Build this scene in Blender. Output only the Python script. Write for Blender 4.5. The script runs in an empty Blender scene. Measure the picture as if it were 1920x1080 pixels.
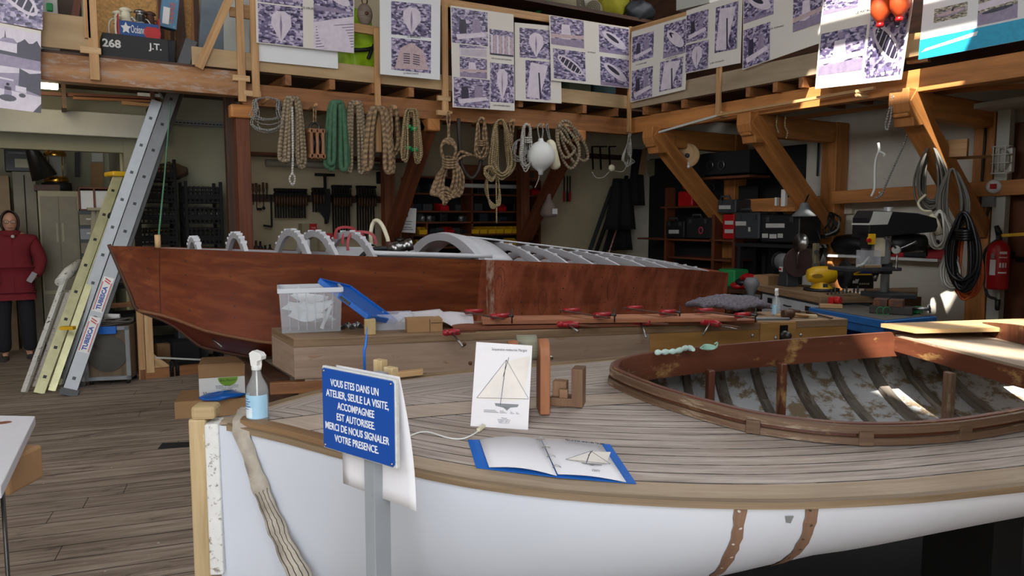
import bpy,bmesh,math,random
from mathutils import Vector,Matrix
random.seed(7)
V=Vector
sc=bpy.context.scene
COL=sc.collection
# ------------------------------------------------------------------ camera
CAM_H,FOC=1.55,1400.0
PITCH=math.atan(130/1400.0)
YAW=math.atan(880/1400.0*math.cos(PITCH))
LAT=V((math.cos(YAW),-math.sin(YAW),0))      # horizontal right of the camera
FWD=V((math.sin(YAW),math.cos(YAW),0))       # horizontal forward
cam_data=bpy.data.cameras.new('camera')
cam_data.sensor_width=36.0
cam_data.lens=FOC/1920.0*36.0
cam_data.clip_start=0.05
cam=bpy.data.objects.new('camera',cam_data)
COL.objects.link(cam)
cam.location=(0,0,CAM_H)
cam.rotation_euler=(math.pi/2 - PITCH,0,-YAW)
sc.camera=cam
# ------------------------------------------------------------------ daylight
world=bpy.data.worlds.new('daylight');sc.world=world
world.use_nodes=True
bg=world.node_tree.nodes['Background']
bg.inputs[0].default_value=(0.93,0.96,1.0,1)
bg.inputs[1].default_value=7.0
sun_data=bpy.data.lights.new('sun','SUN')
sun_data.energy=14.0
sun_data.angle=math.radians(0.6)
sun_data.color=(1.0,0.95,0.86)
sun=bpy.data.objects.new('sun',sun_data)
SUN_DIR=V((0.62,0.30,-0.72)).normalized()    # the way the light travels
sun.rotation_euler=SUN_DIR.to_track_quat('-Z','Y').to_euler()
sun.location=(-6,-4,12)
COL.objects.link(sun)
def portal(name,loc,rot,sx,sy):
    d=bpy.data.lights.new(name,'AREA');d.shape='RECTANGLE';d.size=sx;d.size_y=sy
    d.cycles.is_portal=True
    o=bpy.data.objects.new(name,d);COL.objects.link(o);o.location=loc;o.rotation_euler=rot
sc.view_settings.view_transform='Standard'
sc.view_settings.look='None'
sc.view_settings.gamma=1.0
sc.view_settings.use_curve_mapping=False
sc.view_settings.exposure=0.24
sc.cycles.use_denoising=True
sc.cycles.max_bounces=8
sc.cycles.transparent_max_bounces=12
# ------------------------------------------------------------------ sight lines: a pixel of the 1920x1080 frame to a point in the room
CP,SP=math.cos(PITCH),math.sin(PITCH)
def ray(px,py):
    u=(px-960)/FOC;w=-(py-540)/FOC
    return LAT*u + FWD*(CP+w*SP) + V((0,0,-SP+w*CP))
ORI=V((0,0,CAM_H))
def D(px,py,d):return ORI + ray(px,py)*d
def AZ(px,py,z):r=ray(px,py);return ORI + r*((z-CAM_H)/r.z)
def AX(px,py,X):r=ray(px,py);return ORI + r*(X/r.x)
def AY(px,py,Y):r=ray(px,py);return ORI + r*(Y/r.y)
# ------------------------------------------------------------------ materials
def _nt(name):
    m=bpy.data.materials.new(name);m.use_nodes=True
    nt=m.node_tree;nt.nodes.clear()
    out=nt.nodes.new('ShaderNodeOutputMaterial');b=nt.nodes.new('ShaderNodeBsdfPrincipled')
    nt.links.new(b.outputs[0],out.inputs[0])
    return m,nt,b
def N(nt,t,**kw):
    n=nt.nodes.new(t)
    for k,v in kw.items():
        if k.startswith('i_'):
            n.inputs[int(k[2:]) if k[2:].isdigit() else k[2:]].default_value=v
        else:setattr(n,k,v)
    return n
def ramp(nt,fac,stops,interp='LINEAR'):
    r=nt.nodes.new('ShaderNodeValToRGB');r.color_ramp.interpolation=interp
    e=r.color_ramp.elements
    while len(e) < len(stops):e.new(0.5)
    for i,(p,c) in enumerate(stops):
        e[i].position=p;e[i].color=(c[0],c[1],c[2],1)
    nt.links.new(fac,r.inputs[0]);return r
def mathn(nt,op,a,b=None,c=None):
    n=nt.nodes.new('ShaderNodeMath');n.operation=op
    for i,x in enumerate((a,b,c)):
        if x is None:continue
        if hasattr(x,'is_output'):nt.links.new(x,n.inputs[i])
        else:n.inputs[i].default_value=x
    return n.outputs[0]
def mixc(nt,fac,a,b,mode='MIX'):
    n=nt.nodes.new('ShaderNodeMix');n.data_type='RGBA';n.blend_type=mode
    for idx,x in ((0,fac),(6,a),(7,b)):
        if hasattr(x,'is_output'):nt.links.new(x,n.inputs[idx])
        elif idx == 0:n.inputs[0].default_value=x
        else:n.inputs[idx].default_value=(x[0],x[1],x[2],1)
    return n.outputs[2]
def noise(nt,co,scale,detail=4,rough=0.6,dist=0.0):
    n=N(nt,'ShaderNodeTexNoise');n.inputs['Scale'].default_value=scale
    n.inputs['Detail'].default_value=detail;n.inputs['Roughness'].default_value=rough
    n.inputs['Distortion'].default_value=dist
    if co is not None:nt.links.new(co,n.inputs['Vector'])
    return n.outputs[0]
def coords(nt,kind='Object',scale=(1,1,1),rot=(0,0,0)):
    tc=nt.nodes.new('ShaderNodeTexCoord');mp=nt.nodes.new('ShaderNodeMapping')
    nt.links.new(tc.outputs[kind],mp.inputs[0])
    mp.inputs['Scale'].default_value=scale;mp.inputs['Rotation'].default_value=rot
    return mp.outputs[0]
def bump(nt,b,h,strength=0.3,dist=0.01):
    n=nt.nodes.new('ShaderNodeBump');n.inputs['Strength'].default_value=strength
    n.inputs['Distance'].default_value=dist
    nt.links.new(h,n.inputs['Height']);nt.links.new(n.outputs[0],b.inputs['Normal'])
def C(h):
    h=h.lstrip('#');r=[int(h[i:i+2],16)/255 for i in (0,2,4)]
    return tuple(((x+0.055)/1.055)**2.4 if x > 0.04045 else x/12.92 for x in r)
def paint(name,col,rough=0.5,metal=0.0,var=0.12,scale=6.0,bmp=0.0,spec=0.5,dirt=None,dirt_amt=0.5):
    """plain coat with faint unevenness, optionally with worn patches of another colour"""
    m,nt,b=_nt(name)
    co=coords(nt)
    n=noise(nt,co,scale,5)
    lo=tuple(c*(1-var) for c in col);hi=tuple(min(1,c*(1+var)) for c in col)
    c=ramp(nt,n,[(0.3,lo),(0.7,hi)]).outputs[0]
    if dirt is not None:
        n2=noise(nt,co,scale*2.3,8,0.7)
        f=ramp(nt,n2,[(dirt_amt,(0,0,0)),(dirt_amt+0.08,(1,1,1))]).outputs[0]
        c=mixc(nt,f,c,dirt)
    nt.links.new(c,b.inputs['Base Color'])
    b.inputs['Roughness'].default_value=rough;b.inputs['Metallic'].default_value=metal
    b.inputs['Specular IOR Level'].default_value=spec
    if bmp:bump(nt,b,noise(nt,co,scale*8,6),bmp,0.004)
    return m
def wood(name,light,dark,rough=0.6,grain=28.0,stain=None,stain_amt=0.55,bmp=0.15,along=1.2):
    """grain runs along U, the length of each piece"""
    m,nt,b=_nt(name)
    co=coords(nt,'UV',(along,grain,1))
    n=noise(nt,co,1.0,6,0.65,0.4)
    c=ramp(nt,n,[(0.28,dark),(0.5,tuple((a+d)/2 for a,d in zip(light,dark))),(0.72,light)]).outputs[0]
    n2=noise(nt,coords(nt,'UV',(1.1,3.0,1)),1.3,3)
    c=mixc(nt,0.55,c,ramp(nt,n2,[(0.3,(0.72,0.72,0.72)),(0.7,(1.12,1.12,1.12))]).outputs[0],'MULTIPLY')
    if stain is not None:
        n3=noise(nt,coords(nt,'UV',(3.0,9.0,1)),1.6,7,0.7)
        f=ramp(nt,n3,[(stain_amt,(0,0,0)),(stain_amt+0.1,(1,1,1))]).outputs[0]
        c=mixc(nt,f,c,stain)
    nt.links.new(c,b.inputs['Base Color']);b.inputs['Roughness'].default_value=rough
    if bmp:bump(nt,b,n,bmp,0.004)
    return m
def glass(name,tint=(1,1,1),rough=0.02,mix=0.85):
    m,nt,b=_nt(name)
    b.inputs['Base Color'].default_value=(*tint,1);b.inputs['Roughness'].default_value=rough
    tr=nt.nodes.new('ShaderNodeBsdfTransparent');tr.inputs[0].default_value=(*tint,1)
    mx=nt.nodes.new('ShaderNodeMixShader');mx.inputs[0].default_value=mix
    out=[n for n in nt.nodes if n.type == 'OUTPUT_MATERIAL'][0]
    nt.links.new(b.outputs[0],mx.inputs[1]);nt.links.new(tr.outputs[0],mx.inputs[2]);nt.links.new(mx.outputs[0],out.inputs[0])
    return m
def emit(name,col,s):
    m,nt,b=_nt(name)
    b.inputs['Emission Color'].default_value=(*col,1);b.inputs['Emission Strength'].default_value=s
    b.inputs['Base Color'].default_value=(*col,1)
    return m
def rope_mat(name,light,dark,twist=90.0,slant=1.0,rough=0.9):
    """strands wound round a tube: U runs along, V round"""
    m,nt,b=_nt(name)
    tc=nt.nodes.new('ShaderNodeTexCoord');sp=nt.nodes.new('ShaderNodeSeparateXYZ')
    nt.links.new(tc.outputs['UV'],sp.inputs[0])
    a=mathn(nt,'MULTIPLY',sp.outputs[0],twist);bb=mathn(nt,'MULTIPLY',sp.outputs[1],slant*6.2832)
    s=mathn(nt,'SINE',mathn(nt,'ADD',a,bb))
    n=noise(nt,coords(nt,'UV',(40,6,1)),1.0,4)
    f=mathn(nt,'ADD',mathn(nt,'MULTIPLY',s,0.16),n)
    c=ramp(nt,f,[(0.2,dark),(0.75,light)]).outputs[0]
    nt.links.new(c,b.inputs['Base Color']);b.inputs['Roughness'].default_value=rough
    bump(nt,b,s,0.6,0.006)
    return m
# ------------------------------------------------------------------ mesh builder
MW={}                                           # world matrix of every object made here
def perp(d,up=None):
    d=d.normalized();up=V((0,0,1)) if up is None else V(up)
    if abs(d.dot(up.normalized())) > 0.985:up=V((0,1,0)) if abs(d.y) < 0.9 else V((1,0,0))
    a=d.cross(up).normalized();return a,a.cross(d).normalized()
class MB:
    def __init__(s,M=None):
        s.v=[];s.f=[];s.uv=[];s.mi=[];s.sm=[];s.cur=0;s.M=M;s.smooth=False
    def face(s,pts,uvs,smooth=None):
        i=len(s.v)
        for p in pts:s.v.append(s.M @ V(p) if s.M is not None else V(p))
        s.f.append(tuple(range(i,i+len(pts))));s.uv.append(uvs);s.mi.append(s.cur)
        s.sm.append(s.smooth if smooth is None else smooth)
    def mesh(s,pts,faces,uvfn,smooth=None):
        i=len(s.v)
        for p in pts:s.v.append(s.M @ V(p) if s.M is not None else V(p))
        for k,f in enumerate(faces):
            s.f.append(tuple(i+j for j in f));s.uv.append([uvfn(k,j) for j in f]);s.mi.append(s.cur)
            s.sm.append(s.smooth if smooth is None else smooth)
    def obox(s,c,ax,ay,az):
        """box from its centre and three half-extent vectors; U follows the longest"""
        c=V(c);ax,ay,az=V(ax),V(ay),V(az)
        if ax.cross(ay).dot(az) < 0:ax=-ax
        P=[c+ax*i+ay*j+az*k for i in (-1,1) for j in (-1,1) for k in (-1,1)]
        F=[(0,1,3,2),(4,6,7,5),(0,4,5,1),(2,3,7,6),(0,2,6,4),(1,5,7,3)]
        L=sorted((ax,ay,az),key=lambda a:-a.length)
        l,b,d=[x.normalized() if x.length > 1e-9 else V((0,0,1)) for x in L]
        o=random.random()*20,random.random()*20
        s.mesh(P,F,lambda k,j:((P[j]-c).dot(l)+o[0],(P[j]-c).dot(b)+(P[j]-c).dot(d)*0.9+o[1]),False)
    def box(s,c,size,rz=0.0):
        ca,sa=math.cos(rz)/2,math.sin(rz)/2
        s.obox(c,V((ca,sa,0))*size[0],V((-sa,ca,0))*size[1],V((0,0,size[2]/2)))
    def bar(s,p0,p1,w,h,up=None):
        p0,p1=V(p0),V(p1);d=(p1-p0)
        a,u=perp(d,up);s.obox((p0+p1)/2,d/2,a*(w/2),u*(h/2))
    def tube(s,pts,r,n=8,closed=False,cap=True,up=None):
        pts=[V(p) for p in pts];m=len(pts)
        if m < 2:return
        rr=r if isinstance(r,(list,tuple)) else [r]*m
        P=[];L=[0.0];a=None
        for i,p in enumerate(pts):
            if closed:d=pts[(i+1) % m]-pts[i-1]
            else:d=pts[min(i+1,m-1)]-pts[max(i-1,0)]
            if d.length < 1e-9:d=V((0,0,1))
            d=d.normalized()
            if a is None:a,b=perp(d,up)
            else:
                a=a-d*a.dot(d)
                a=perp(d)[0] if a.length < 1e-6 else a.normalized()
                b=a.cross(d).normalized()
            for k in range(n):
                t=2*math.pi*k/n;P.append(p+(a*math.cos(t)+b*math.sin(t))*rr[i])
            if i:L.append(L[-1]+(p-pts[i-1]).length)
        F=[];U=[]
        for i in range(m if closed else m-1):
            j=(i+1) % m
            for k in range(n):
                k2=(k+1) % n
                F.append((i*n+k,i*n+k2,j*n+k2,j*n+k))
                l0=L[i];l1=L[j] if j else L[-1]+(pts[0]-pts[-1]).length
                U.append(((l0,k/n),(l0,(k+1)/n),(l1,(k+1)/n),(l1,k/n)))
        i0=len(s.v)
        for p in P:s.v.append(s.M @ p if s.M is not None else p)
        for f,u in zip(F,U):
            s.f.append(tuple(i0+j for j in f));s.uv.append(list(u));s.mi.append(s.cur);s.sm.append(True)
        if cap and not closed:
            for base in (0,(m-1)*n):
                q=tuple(range(i0+base,i0+base+n))
                s.f.append(q if base else q[::-1]);s.uv.append([(0,0)]*n);s.mi.append(s.cur);s.sm.append(False)
    def cyl(s,p0,p1,r,n=16):s.tube([p0,p1],r,n)
    def lathe(s,c,prof,n=20,axis=(0,0,1),smooth=True):
        """profile of (radius, height) pairs turned round an axis through c"""
        c=V(c);ax=V(axis).normalized();a,b=perp(ax);P=[];m=len(prof)
        for r,h in prof:
            for k in range(n):
                t=2*math.pi*k/n;P.append(c+ax*h+(a*math.cos(t)+b*math.sin(t))*max(r,1e-5))
        F=[(i*n+k,(i+1)*n+k,(i+1)*n+(k+1) % n,i*n+(k+1) % n) for i in range(m-1) for k in range(n)]
        s.mesh(P,F,lambda k,j:(prof[j//n][1],prof[j//n][0]*6.28*(j % n)/n),smooth)
        for row in (0,m-1):
            if prof[row][0] > 1e-4:
                q=[P[row*n+k] for k in range(n)]
                s.face(q if row == 0 else q[::-1],[((p-c).dot(a),(p-c).dot(b)) for p in q],False)
    def prism(s,pts,vec,smooth=False):
        pts=[V(p) for p in pts];vec=V(vec);m=len(pts);c=sum(pts,V())/m
        nrm=V()
        for i in range(m):nrm += (pts[i]-c).cross(pts[(i+1) % m]-c)
        if nrm.dot(vec) > 0:pts=pts[::-1]
        nrm=nrm.normalized() if nrm.length > 0 else V((0,0,1))
        L=max(((pts[(i+1) % m]-pts[i]) for i in range(m)),key=lambda d:d.length).normalized();B=nrm.cross(L)
        o=random.random()*9
        uv=lambda p:((p-c).dot(L)+o,(p-c).dot(B)+o)
        s.face(pts,[uv(p) for p in pts],False)
        q=[p+vec for p in pts][::-1];s.face(q,[uv(p) for p in q],False)
        l=0.0
        for i in range(m):
            a,b=pts[i],pts[(i+1) % m];e=(b-a).length;h=vec.length
            s.face([b,a,a+vec,b+vec],[(l+e,0),(l,0),(l,h),(l+e,h)],smooth);l += e
    def grid(s,fn,nu,nv,uvfn=None,smooth=True,thick=None):
        P=[V(fn(i/nu,j/nv)) for i in range(nu+1) for j in range(nv+1)];w=nv+1
        F=[(i*w+j,(i+1)*w+j,(i+1)*w+j+1,i*w+j+1) for i in range(nu) for j in range(nv)]
        uvfn=uvfn or (lambda a,b:(a,b))
        s.mesh(P,F,lambda k,j:uvfn((j//w)/nu,(j % w)/nv),smooth)
    def ball(s,c,r,nu=16,nv=10):
        c=V(c);r=V(r) if isinstance(r,(tuple,list,Vector)) else V((r,r,r))
        prof=[(math.sin(math.pi*i/nv),-math.cos(math.pi*i/nv)) for i in range(nv+1)]
        P=[c+V((r.x*a*math.cos(2*math.pi*k/nu),r.y*a*math.sin(2*math.pi*k/nu),r.z*h)) for a,h in prof for k in range(nu)]
        F=[(i*nu+k,i*nu+(k+1) % nu,(i+1)*nu+(k+1) % nu,(i+1)*nu+k) for i in range(nv) for k in range(nu)]
        s.mesh(P,F,lambda k,j:((j % nu)/nu,(j//nu)/nv),True)
    def build(s,name,mats,parent=None,label=None,bevel=0.0,solid=0.0,subsurf=0,origin=None):
        me=bpy.data.meshes.new(name)
        if parent is None:
            xs=[p.x for p in s.v];ys=[p.y for p in s.v];zs=[p.z for p in s.v]
            W=Matrix.Translation(V(origin) if origin is not None else V(((min(xs)+max(xs))/2,(min(ys)+max(ys))/2,min(zs))))
        else:W=MW[parent.name]
        I=W.inverted()
        me.from_pydata([I @ p for p in s.v],[],s.f)
        uvl=me.uv_layers.new(name='UVMap')
        flat=[c for u in s.uv for c in u]
        for i,c in enumerate(flat):uvl.data[i].uv=c
        me.polygons.foreach_set('material_index',s.mi);me.polygons.foreach_set('use_smooth',s.sm)
        for m in (mats if isinstance(mats,(list,tuple)) else [mats]):me.materials.append(m)
        if bevel or subsurf or solid:
            bm=bmesh.new();bm.from_mesh(me);bmesh.ops.remove_doubles(bm,verts=bm.verts,dist=1e-5)
            bm.to_mesh(me);bm.free()
        me.update()
        o=bpy.data.objects.new(name,me);COL.objects.link(o);MW[o.name]=W
        if parent is None:o.matrix_world=W
        else:o.parent=parent
        if label:o['label']=label
        if solid:
            md=o.modifiers.new('thickness','SOLIDIFY');md.thickness=solid;md.offset=0
        if bevel:
            md=o.modifiers.new('edge','BEVEL');md.width=bevel;md.segments=2;md.limit_method='ANGLE';md.angle_limit=0.6
        if subsurf:
            md=o.modifiers.new('smooth','SUBSURF');md.levels=subsurf;md.render_levels=subsurf
        return o
def thing(name,label,cat,loc=(0,0,0),rz=0.0,group=None,rot=None):
    o=bpy.data.objects.new(name,None);COL.objects.link(o);o.empty_display_size=0.1
    W=Matrix.Translation(V(loc)) @ (rot.to_4x4() if rot is not None else Matrix.Rotation(rz,4,'Z'))
    o.matrix_world=W;MW[o.name]=W
    tag(o,label,cat,group);return o
def tag(o,label,cat,group=None):
    o['label']=label;o['category']=cat
    if group:o['group']=group
    return o
def struct(o):o['kind']='structure';return o
def clone(root,loc,rz,label,group=None,rot=None):
    r=root.copy();COL.objects.link(r)
    W=Matrix.Translation(V(loc)) @ (rot.to_4x4() if rot is not None else Matrix.Rotation(rz,4,'Z'))
    r.matrix_world=W;MW[r.name]=W;r['label']=label
    if group:r['group']=group
    for ch in list(root.children):
        c=ch.copy();COL.objects.link(c);c.parent=r
        for g in list(ch.children):
            d=g.copy();COL.objects.link(d);d.parent=c
    return r
def frame(o,x,y=None,z=None):
    """matrix from an origin and axes"""
    x=V(x).normalized()
    if z is None:z=x.cross(V(y)).normalized();y=z.cross(x)
    else:
        z=V(z).normalized();y=z.cross(x).normalized();x=y.cross(z)
    m=Matrix((x,y,z)).transposed().to_4x4();m.translation=V(o);return m
def lettering(name,text,F4,size,mat,parent,width=None,align='CENTER',ext=0.0004,label=None,bold=0.0):
    """flat letters lying in the XY plane of the frame F4"""
    cu=bpy.data.curves.new(name,'FONT');cu.body=text;cu.size=size;cu.align_x=align;cu.align_y='CENTER'
    cu.extrude=ext;cu.offset=bold;cu.materials.append(mat);cu.resolution_u=3
    if width:
        bpy.context.view_layer.update()
        tmp=bpy.data.objects.new('tmp',cu);COL.objects.link(tmp);bpy.context.view_layer.update()
        w=tmp.dimensions.x;bpy.data.objects.remove(tmp)
    tmp=bpy.data.objects.new('tmp',cu);COL.objects.link(tmp)
    dg=bpy.context.evaluated_depsgraph_get();me=bpy.data.meshes.new_from_object(tmp.evaluated_get(dg))
    bpy.data.objects.remove(tmp)
    T=F4 @ Matrix.Diagonal((width/w if width and w > 0 else 1,1,1,1))
    me.transform(MW[parent.name].inverted() @ T)
    o=bpy.data.objects.new(name,me);COL.objects.link(o);o.parent=parent;MW[o.name]=MW[parent.name]
    if label:o['label']=label
    return o
def spline(pts,n=8,closed=False):
    """points of a smooth curve through the given points"""
    pts=[V(p) for p in pts];m=len(pts);out=[]
    rng=range(m if closed else m-1)
    for i in rng:
        if closed:a,b,c,d=pts[i-1],pts[i],pts[(i+1) % m],pts[(i+2) % m]
        else:a,b,c,d=pts[max(i-1,0)],pts[i],pts[i+1],pts[min(i+2,m-1)]
        for k in range(n):
            t=k/n
            out.append(0.5*((2*b)+(-a+c)*t+(2*a-5*b+4*c-d)*t*t+(-a+3*b-3*c+d)*t**3))
    if not closed:out.append(pts[-1])
    return out
def lerp(a,b,t):return a+(b-a)*t
def interp(x,X,Y):
    if x <= X[0]:return Y[0]
    for i in range(len(X)-1):
        if x <= X[i+1]:
            return Y[i]+(Y[i+1]-Y[i])*(x-X[i])/(X[i+1]-X[i])
    return Y[-1]
def sinterp(x,X,Y):
    """smooth (monotone-ish) interpolation through the nodes"""
    n=len(X)
    if x <= X[0]:return Y[0]
    if x >= X[-1]:return Y[-1]
    i=max(k for k in range(n-1) if X[k] <= x)
    def m(k):
        if k == 0:return (Y[1]-Y[0])/(X[1]-X[0])
        if k == n-1:return (Y[-1]-Y[-2])/(X[-1]-X[-2])
        return (Y[k+1]-Y[k-1])/(X[k+1]-X[k-1])
    h=X[i+1]-X[i];t=(x-X[i])/h
    return ((2*t**3-3*t*t+1)*Y[i]+(t**3-2*t*t+t)*h*m(i)+(-2*t**3+3*t*t)*Y[i+1]+(t**3-t*t)*h*m(i+1))
# ================================================================== materials of the place
W_PINE=wood('pine',C('c9a070'),C('9c7040'),stain=None)
W_PINE2=wood('pale_pine',C('d2b083'),C('ab8456'),grain=22)
W_BEAM=wood('old_beam',C('a9713f'),C('6b4022'),grain=14,stain=C('8a6a4c'),stain_amt=0.6)
W_BRACE=wood('brace_timber',C('cf8a48'),C('965f2e'),grain=12)
W_RED=wood('reddish_timber',C('7a3f1f'),C('4a2310'),grain=16)
W_DARK=wood('dark_timber',C('5a3820'),C('2e1b10'),grain=16)
W_FASCIA=wood('fascia_board',C('b59a74'),C('a08258'),grain=9,bmp=0.05)
W_FASCIA2=wood('grey_fascia_board',C('a39178'),C('8d7a60'),grain=9,bmp=0.05)
W_GREY=wood('weathered_grey_wood',C('9a8a7c'),C('6b5c50'),grain=30)
W_OSB=paint('strand_board',C('b98b52'),0.8,var=0.35,scale=45)
W_PLY=wood('plywood',C('c9a878'),C('b48e5c'),grain=8,bmp=0.03)
W_MAHO_RAW=wood('planed_mahogany',C('b5714a'),C('8a4a2c'),grain=24)
P_CREAM=paint('cream_plaster',C('b9ab8d'),0.85,var=0.1,scale=2.0,bmp=0.1,dirt=C('94845f'),dirt_amt=0.68)
P_OLIVE=paint('olive_grey_plaster',C('8f8d78'),0.85,var=0.08,scale=1.6,bmp=0.08)
P_WALLR=paint('grey_white_render',C('c9c3b6'),0.85,var=0.12,scale=2.2,bmp=0.2,dirt=C('857a68'),dirt_amt=0.66)
P_WHITE=paint('white_paint',C('d8d8d4'),0.5,var=0.04)
P_WHITE_DULL=paint('dull_white_paint',C('b9bab2'),0.55,var=0.06)
P_BLACK=paint('black_plastic',C('17181a'),0.45)
P_BLACK_M=paint('matt_black',C('101012'),0.85)
P_DGREY=paint('dark_grey',C('33363a'),0.55)
P_GREY=paint('mid_grey',C('7b7e80'),0.5)
P_RED=paint('red_plastic',C('b01218'),0.4)
P_YELLOW=paint('yellow_plastic',C('d6a818'),0.4)
P_GREEN=paint('green_plastic',C('1f8a4a'),0.5)
P_BLUE=paint('blue_plastic',C('1560b8'),0.35)
P_PAPER=paint('paper',C('d9d8dc'),0.8,var=0.02)
P_CARD=paint('cardboard',C('a07c56'),0.85,var=0.08,scale=9)
P_CREAMP=paint('cream_plastic',C('d8d0b4'),0.5)
P_INK=paint('ink',C('25252c'),0.8)
P_INK_BLUE=paint('blue_ink',C('2b4a98'),0.7)
P_ORANGE=paint('orange_plastic',C('d2542a'),0.35)
M_STEEL=paint('steel',C('9a9a98'),0.32,1.0,scale=20)
M_DSTEEL=paint('dark_steel',C('4c4a48'),0.42,0.9,scale=20)
M_IRON=paint('black_iron',C('1d1b1a'),0.55,0.6)
M_ALU=paint('aluminium',C('7f8183'),0.45,0.85,var=0.06,scale=14)
M_BRASS=paint('brass',C('c8943a'),0.25,1.0)
M_RUST=paint('rusty_steel',C('5a4238'),0.6,0.5,dirt=C('7a4a30'),dirt_amt=0.5)
G_CLEAR=glass('clear_glass',(0.95,0.97,0.97))
G_TOTE=glass('milky_clear_plastic',(0.86,0.88,0.92),0.2,0.74)
def floor_material():
    m,nt,b=_nt('worn_floor_boards')
    co=coords(nt,'Object',(1,1,1),(0,0,math.radians(12)))
    sp=nt.nodes.new('ShaderNodeSeparateXYZ');nt.links.new(co,sp.inputs[0])
    wob=noise(nt,coords(nt,'Object',(0.6,0.6,1)),1.2,2)
    y=mathn(nt,'ADD',mathn(nt,'DIVIDE',sp.outputs[1],0.165),mathn(nt,'MULTIPLY',wob,0.12))
    fr=mathn(nt,'FRACT',y);idx=mathn(nt,'FLOOR',y)
    gap=mathn(nt,'LESS_THAN',mathn(nt,'ABSOLUTE',mathn(nt,'SUBTRACT',fr,0.5)),0.478)
    wn=N(nt,'ShaderNodeTexWhiteNoise',noise_dimensions='1D');nt.links.new(idx,wn.inputs['W'])
    xx=mathn(nt,'FRACT',mathn(nt,'ADD',mathn(nt,'DIVIDE',sp.outputs[0],3.4),wn.outputs[0]))
    butt=mathn(nt,'GREATER_THAN',xx,0.0012)
    cv=N(nt,'ShaderNodeCombineXYZ');nt.links.new(mathn(nt,'MULTIPLY',sp.outputs[0],1.6),cv.inputs[0])
    nt.links.new(mathn(nt,'MULTIPLY',sp.outputs[1],26),cv.inputs[1]);nt.links.new(wn.outputs[0],cv.inputs[2])
    g=noise(nt,cv.outputs[0],1.0,7,0.7,0.6)
    c=ramp(nt,g,[(0.3,C('5e5145')),(0.5,C('8f8071')),(0.72,C('b3a493'))]).outputs[0]
    tone=mathn(nt,'ADD',mathn(nt,'MULTIPLY',wn.outputs[0],0.22),0.87)
    tc=N(nt,'ShaderNodeCombineXYZ')
    for i in range(3):nt.links.new(tone,tc.inputs[i])
    c=mixc(nt,1.0,c,tc.outputs[0],'MULTIPLY')
    st=noise(nt,coords(nt,'Object',(1.5,5,1),(0,0,math.radians(12))),1.4,8,0.75)
    c=mixc(nt,ramp(nt,st,[(0.56,(0,0,0)),(0.68,(0.8,0.8,0.8))]).outputs[0],c,C('2c241f'))
    sp2=noise(nt,co,26,2,0.5)
    c=mixc(nt,ramp(nt,sp2,[(0.755,(0,0,0)),(0.77,(0.8,0.8,0.8))]).outputs[0],c,C('c9c6c0'))
    c=mixc(nt,mathn(nt,'MULTIPLY',gap,butt),C('1d1814'),c)
    nt.links.new(c,b.inputs['Base Color']);b.inputs['Roughness'].default_value=0.75
    bump(nt,b,mathn(nt,'ADD',g,mathn(nt,'MULTIPLY',gap,0.8)),0.25,0.006)
    return m
# ================================================================== room shell
XL,XR,YF,YB,ZR=-5.2,8.35,-4.5,9.7,6.0
YA=11.6;XA=0.92                     # the alcove on the left goes deeper
mb=MB();mb.box(((XL+XR)/2,(YF+YA)/2,-0.05),(XR-XL+0.4,YA-YF+0.4,0.1));struct(mb.build('floor',floor_material(),origin=(0,0,0)))
mb=MB();mb.box(((XA+XR)/2,YB+0.1,ZR/2),(XR-XA+0.2,0.2,ZR));struct(mb.build('wall_back',P_CREAM))
mb=MB();mb.box(((XL+XA)/2-0.1,YA+0.1,ZR/2),(XA-XL,0.2,ZR));struct(mb.build('wall_alcove',P_OLIVE))
mb=MB();mb.box((XA-0.06,(YB+YA)/2+0.12,ZR/2),(0.12,YA-YB-0.25,ZR));struct(mb.build('wall_return',P_OLIVE))
mb=MB();mb.box((XR+0.1,(YF+YB)/2,ZR/2),(0.2,YB-YF,ZR));struct(mb.build('wall_right',P_WALLR))
CY0,CY1,CZ0,CZ1=0.5,8.0,3.9,5.8     # clerestory added for fill light, under deep eaves
mb=MB();mb.box((XL-0.1,(YF+YA)/2,CZ0/2),(0.2,YA-YF,CZ0));mb.box((XL-0.1,(YF+YA)/2,(CZ1+ZR)/2),(0.2,YA-YF,ZR-CZ1))
for a,b in ((YF,CY0),(CY1,YA)):mb.box((XL-0.1,(a+b)/2,(CZ0+CZ1)/2),(0.2,b-a,CZ1-CZ0))
struct(mb.build('wall_left',P_OLIVE))
mb=MB();mb.box((XL-1.1,4.2,ZR+0.06),(2.2,10.5,0.1));struct(mb.build('ceiling_added_eaves',W_DARK))  # eaves added to keep direct sun out of the clerestory
portal('added_clerestory_portal',(XL-0.05,(CY0+CY1)/2,(CZ0+CZ1)/2),(0,math.radians(-90),0),CZ1-CZ0,CY1-CY0)
# added unseen wall that keeps light off the right of the hull
mb=MB();mb.box(((0.9+XR)/2,-0.9,ZR/2),(XR-0.9,0.16,ZR));mb.box((0.9,(YF-0.9)/2,ZR/2),(0.16,-0.9-YF,ZR));struct(mb.build('wall_light_block',W_DARK))
# front wall: a wide opening where the big doors stand open
OX0,OX1,OZ=-5.0,-0.2,2.0
mb=MB()
mb.box(((XL+OX0)/2,YF,ZR/2),(OX0-XL,0.2,ZR));mb.box(((XR+OX1)/2,YF,1.75),(XR-OX1,0.2,3.5));mb.box((5.18,YF,4.65),(6.34,0.2,2.3))
mb.box(((OX0+OX1)/2,YF,(3.5+OZ)/2),(OX1-OX0,0.2,3.5-OZ));mb.box(((XL+XR)/2,YF,5.9),(XR-XL,0.2,0.2))  # the gap left above the doors is added for fill light
struct(mb.build('wall_front',P_OLIVE))
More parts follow.
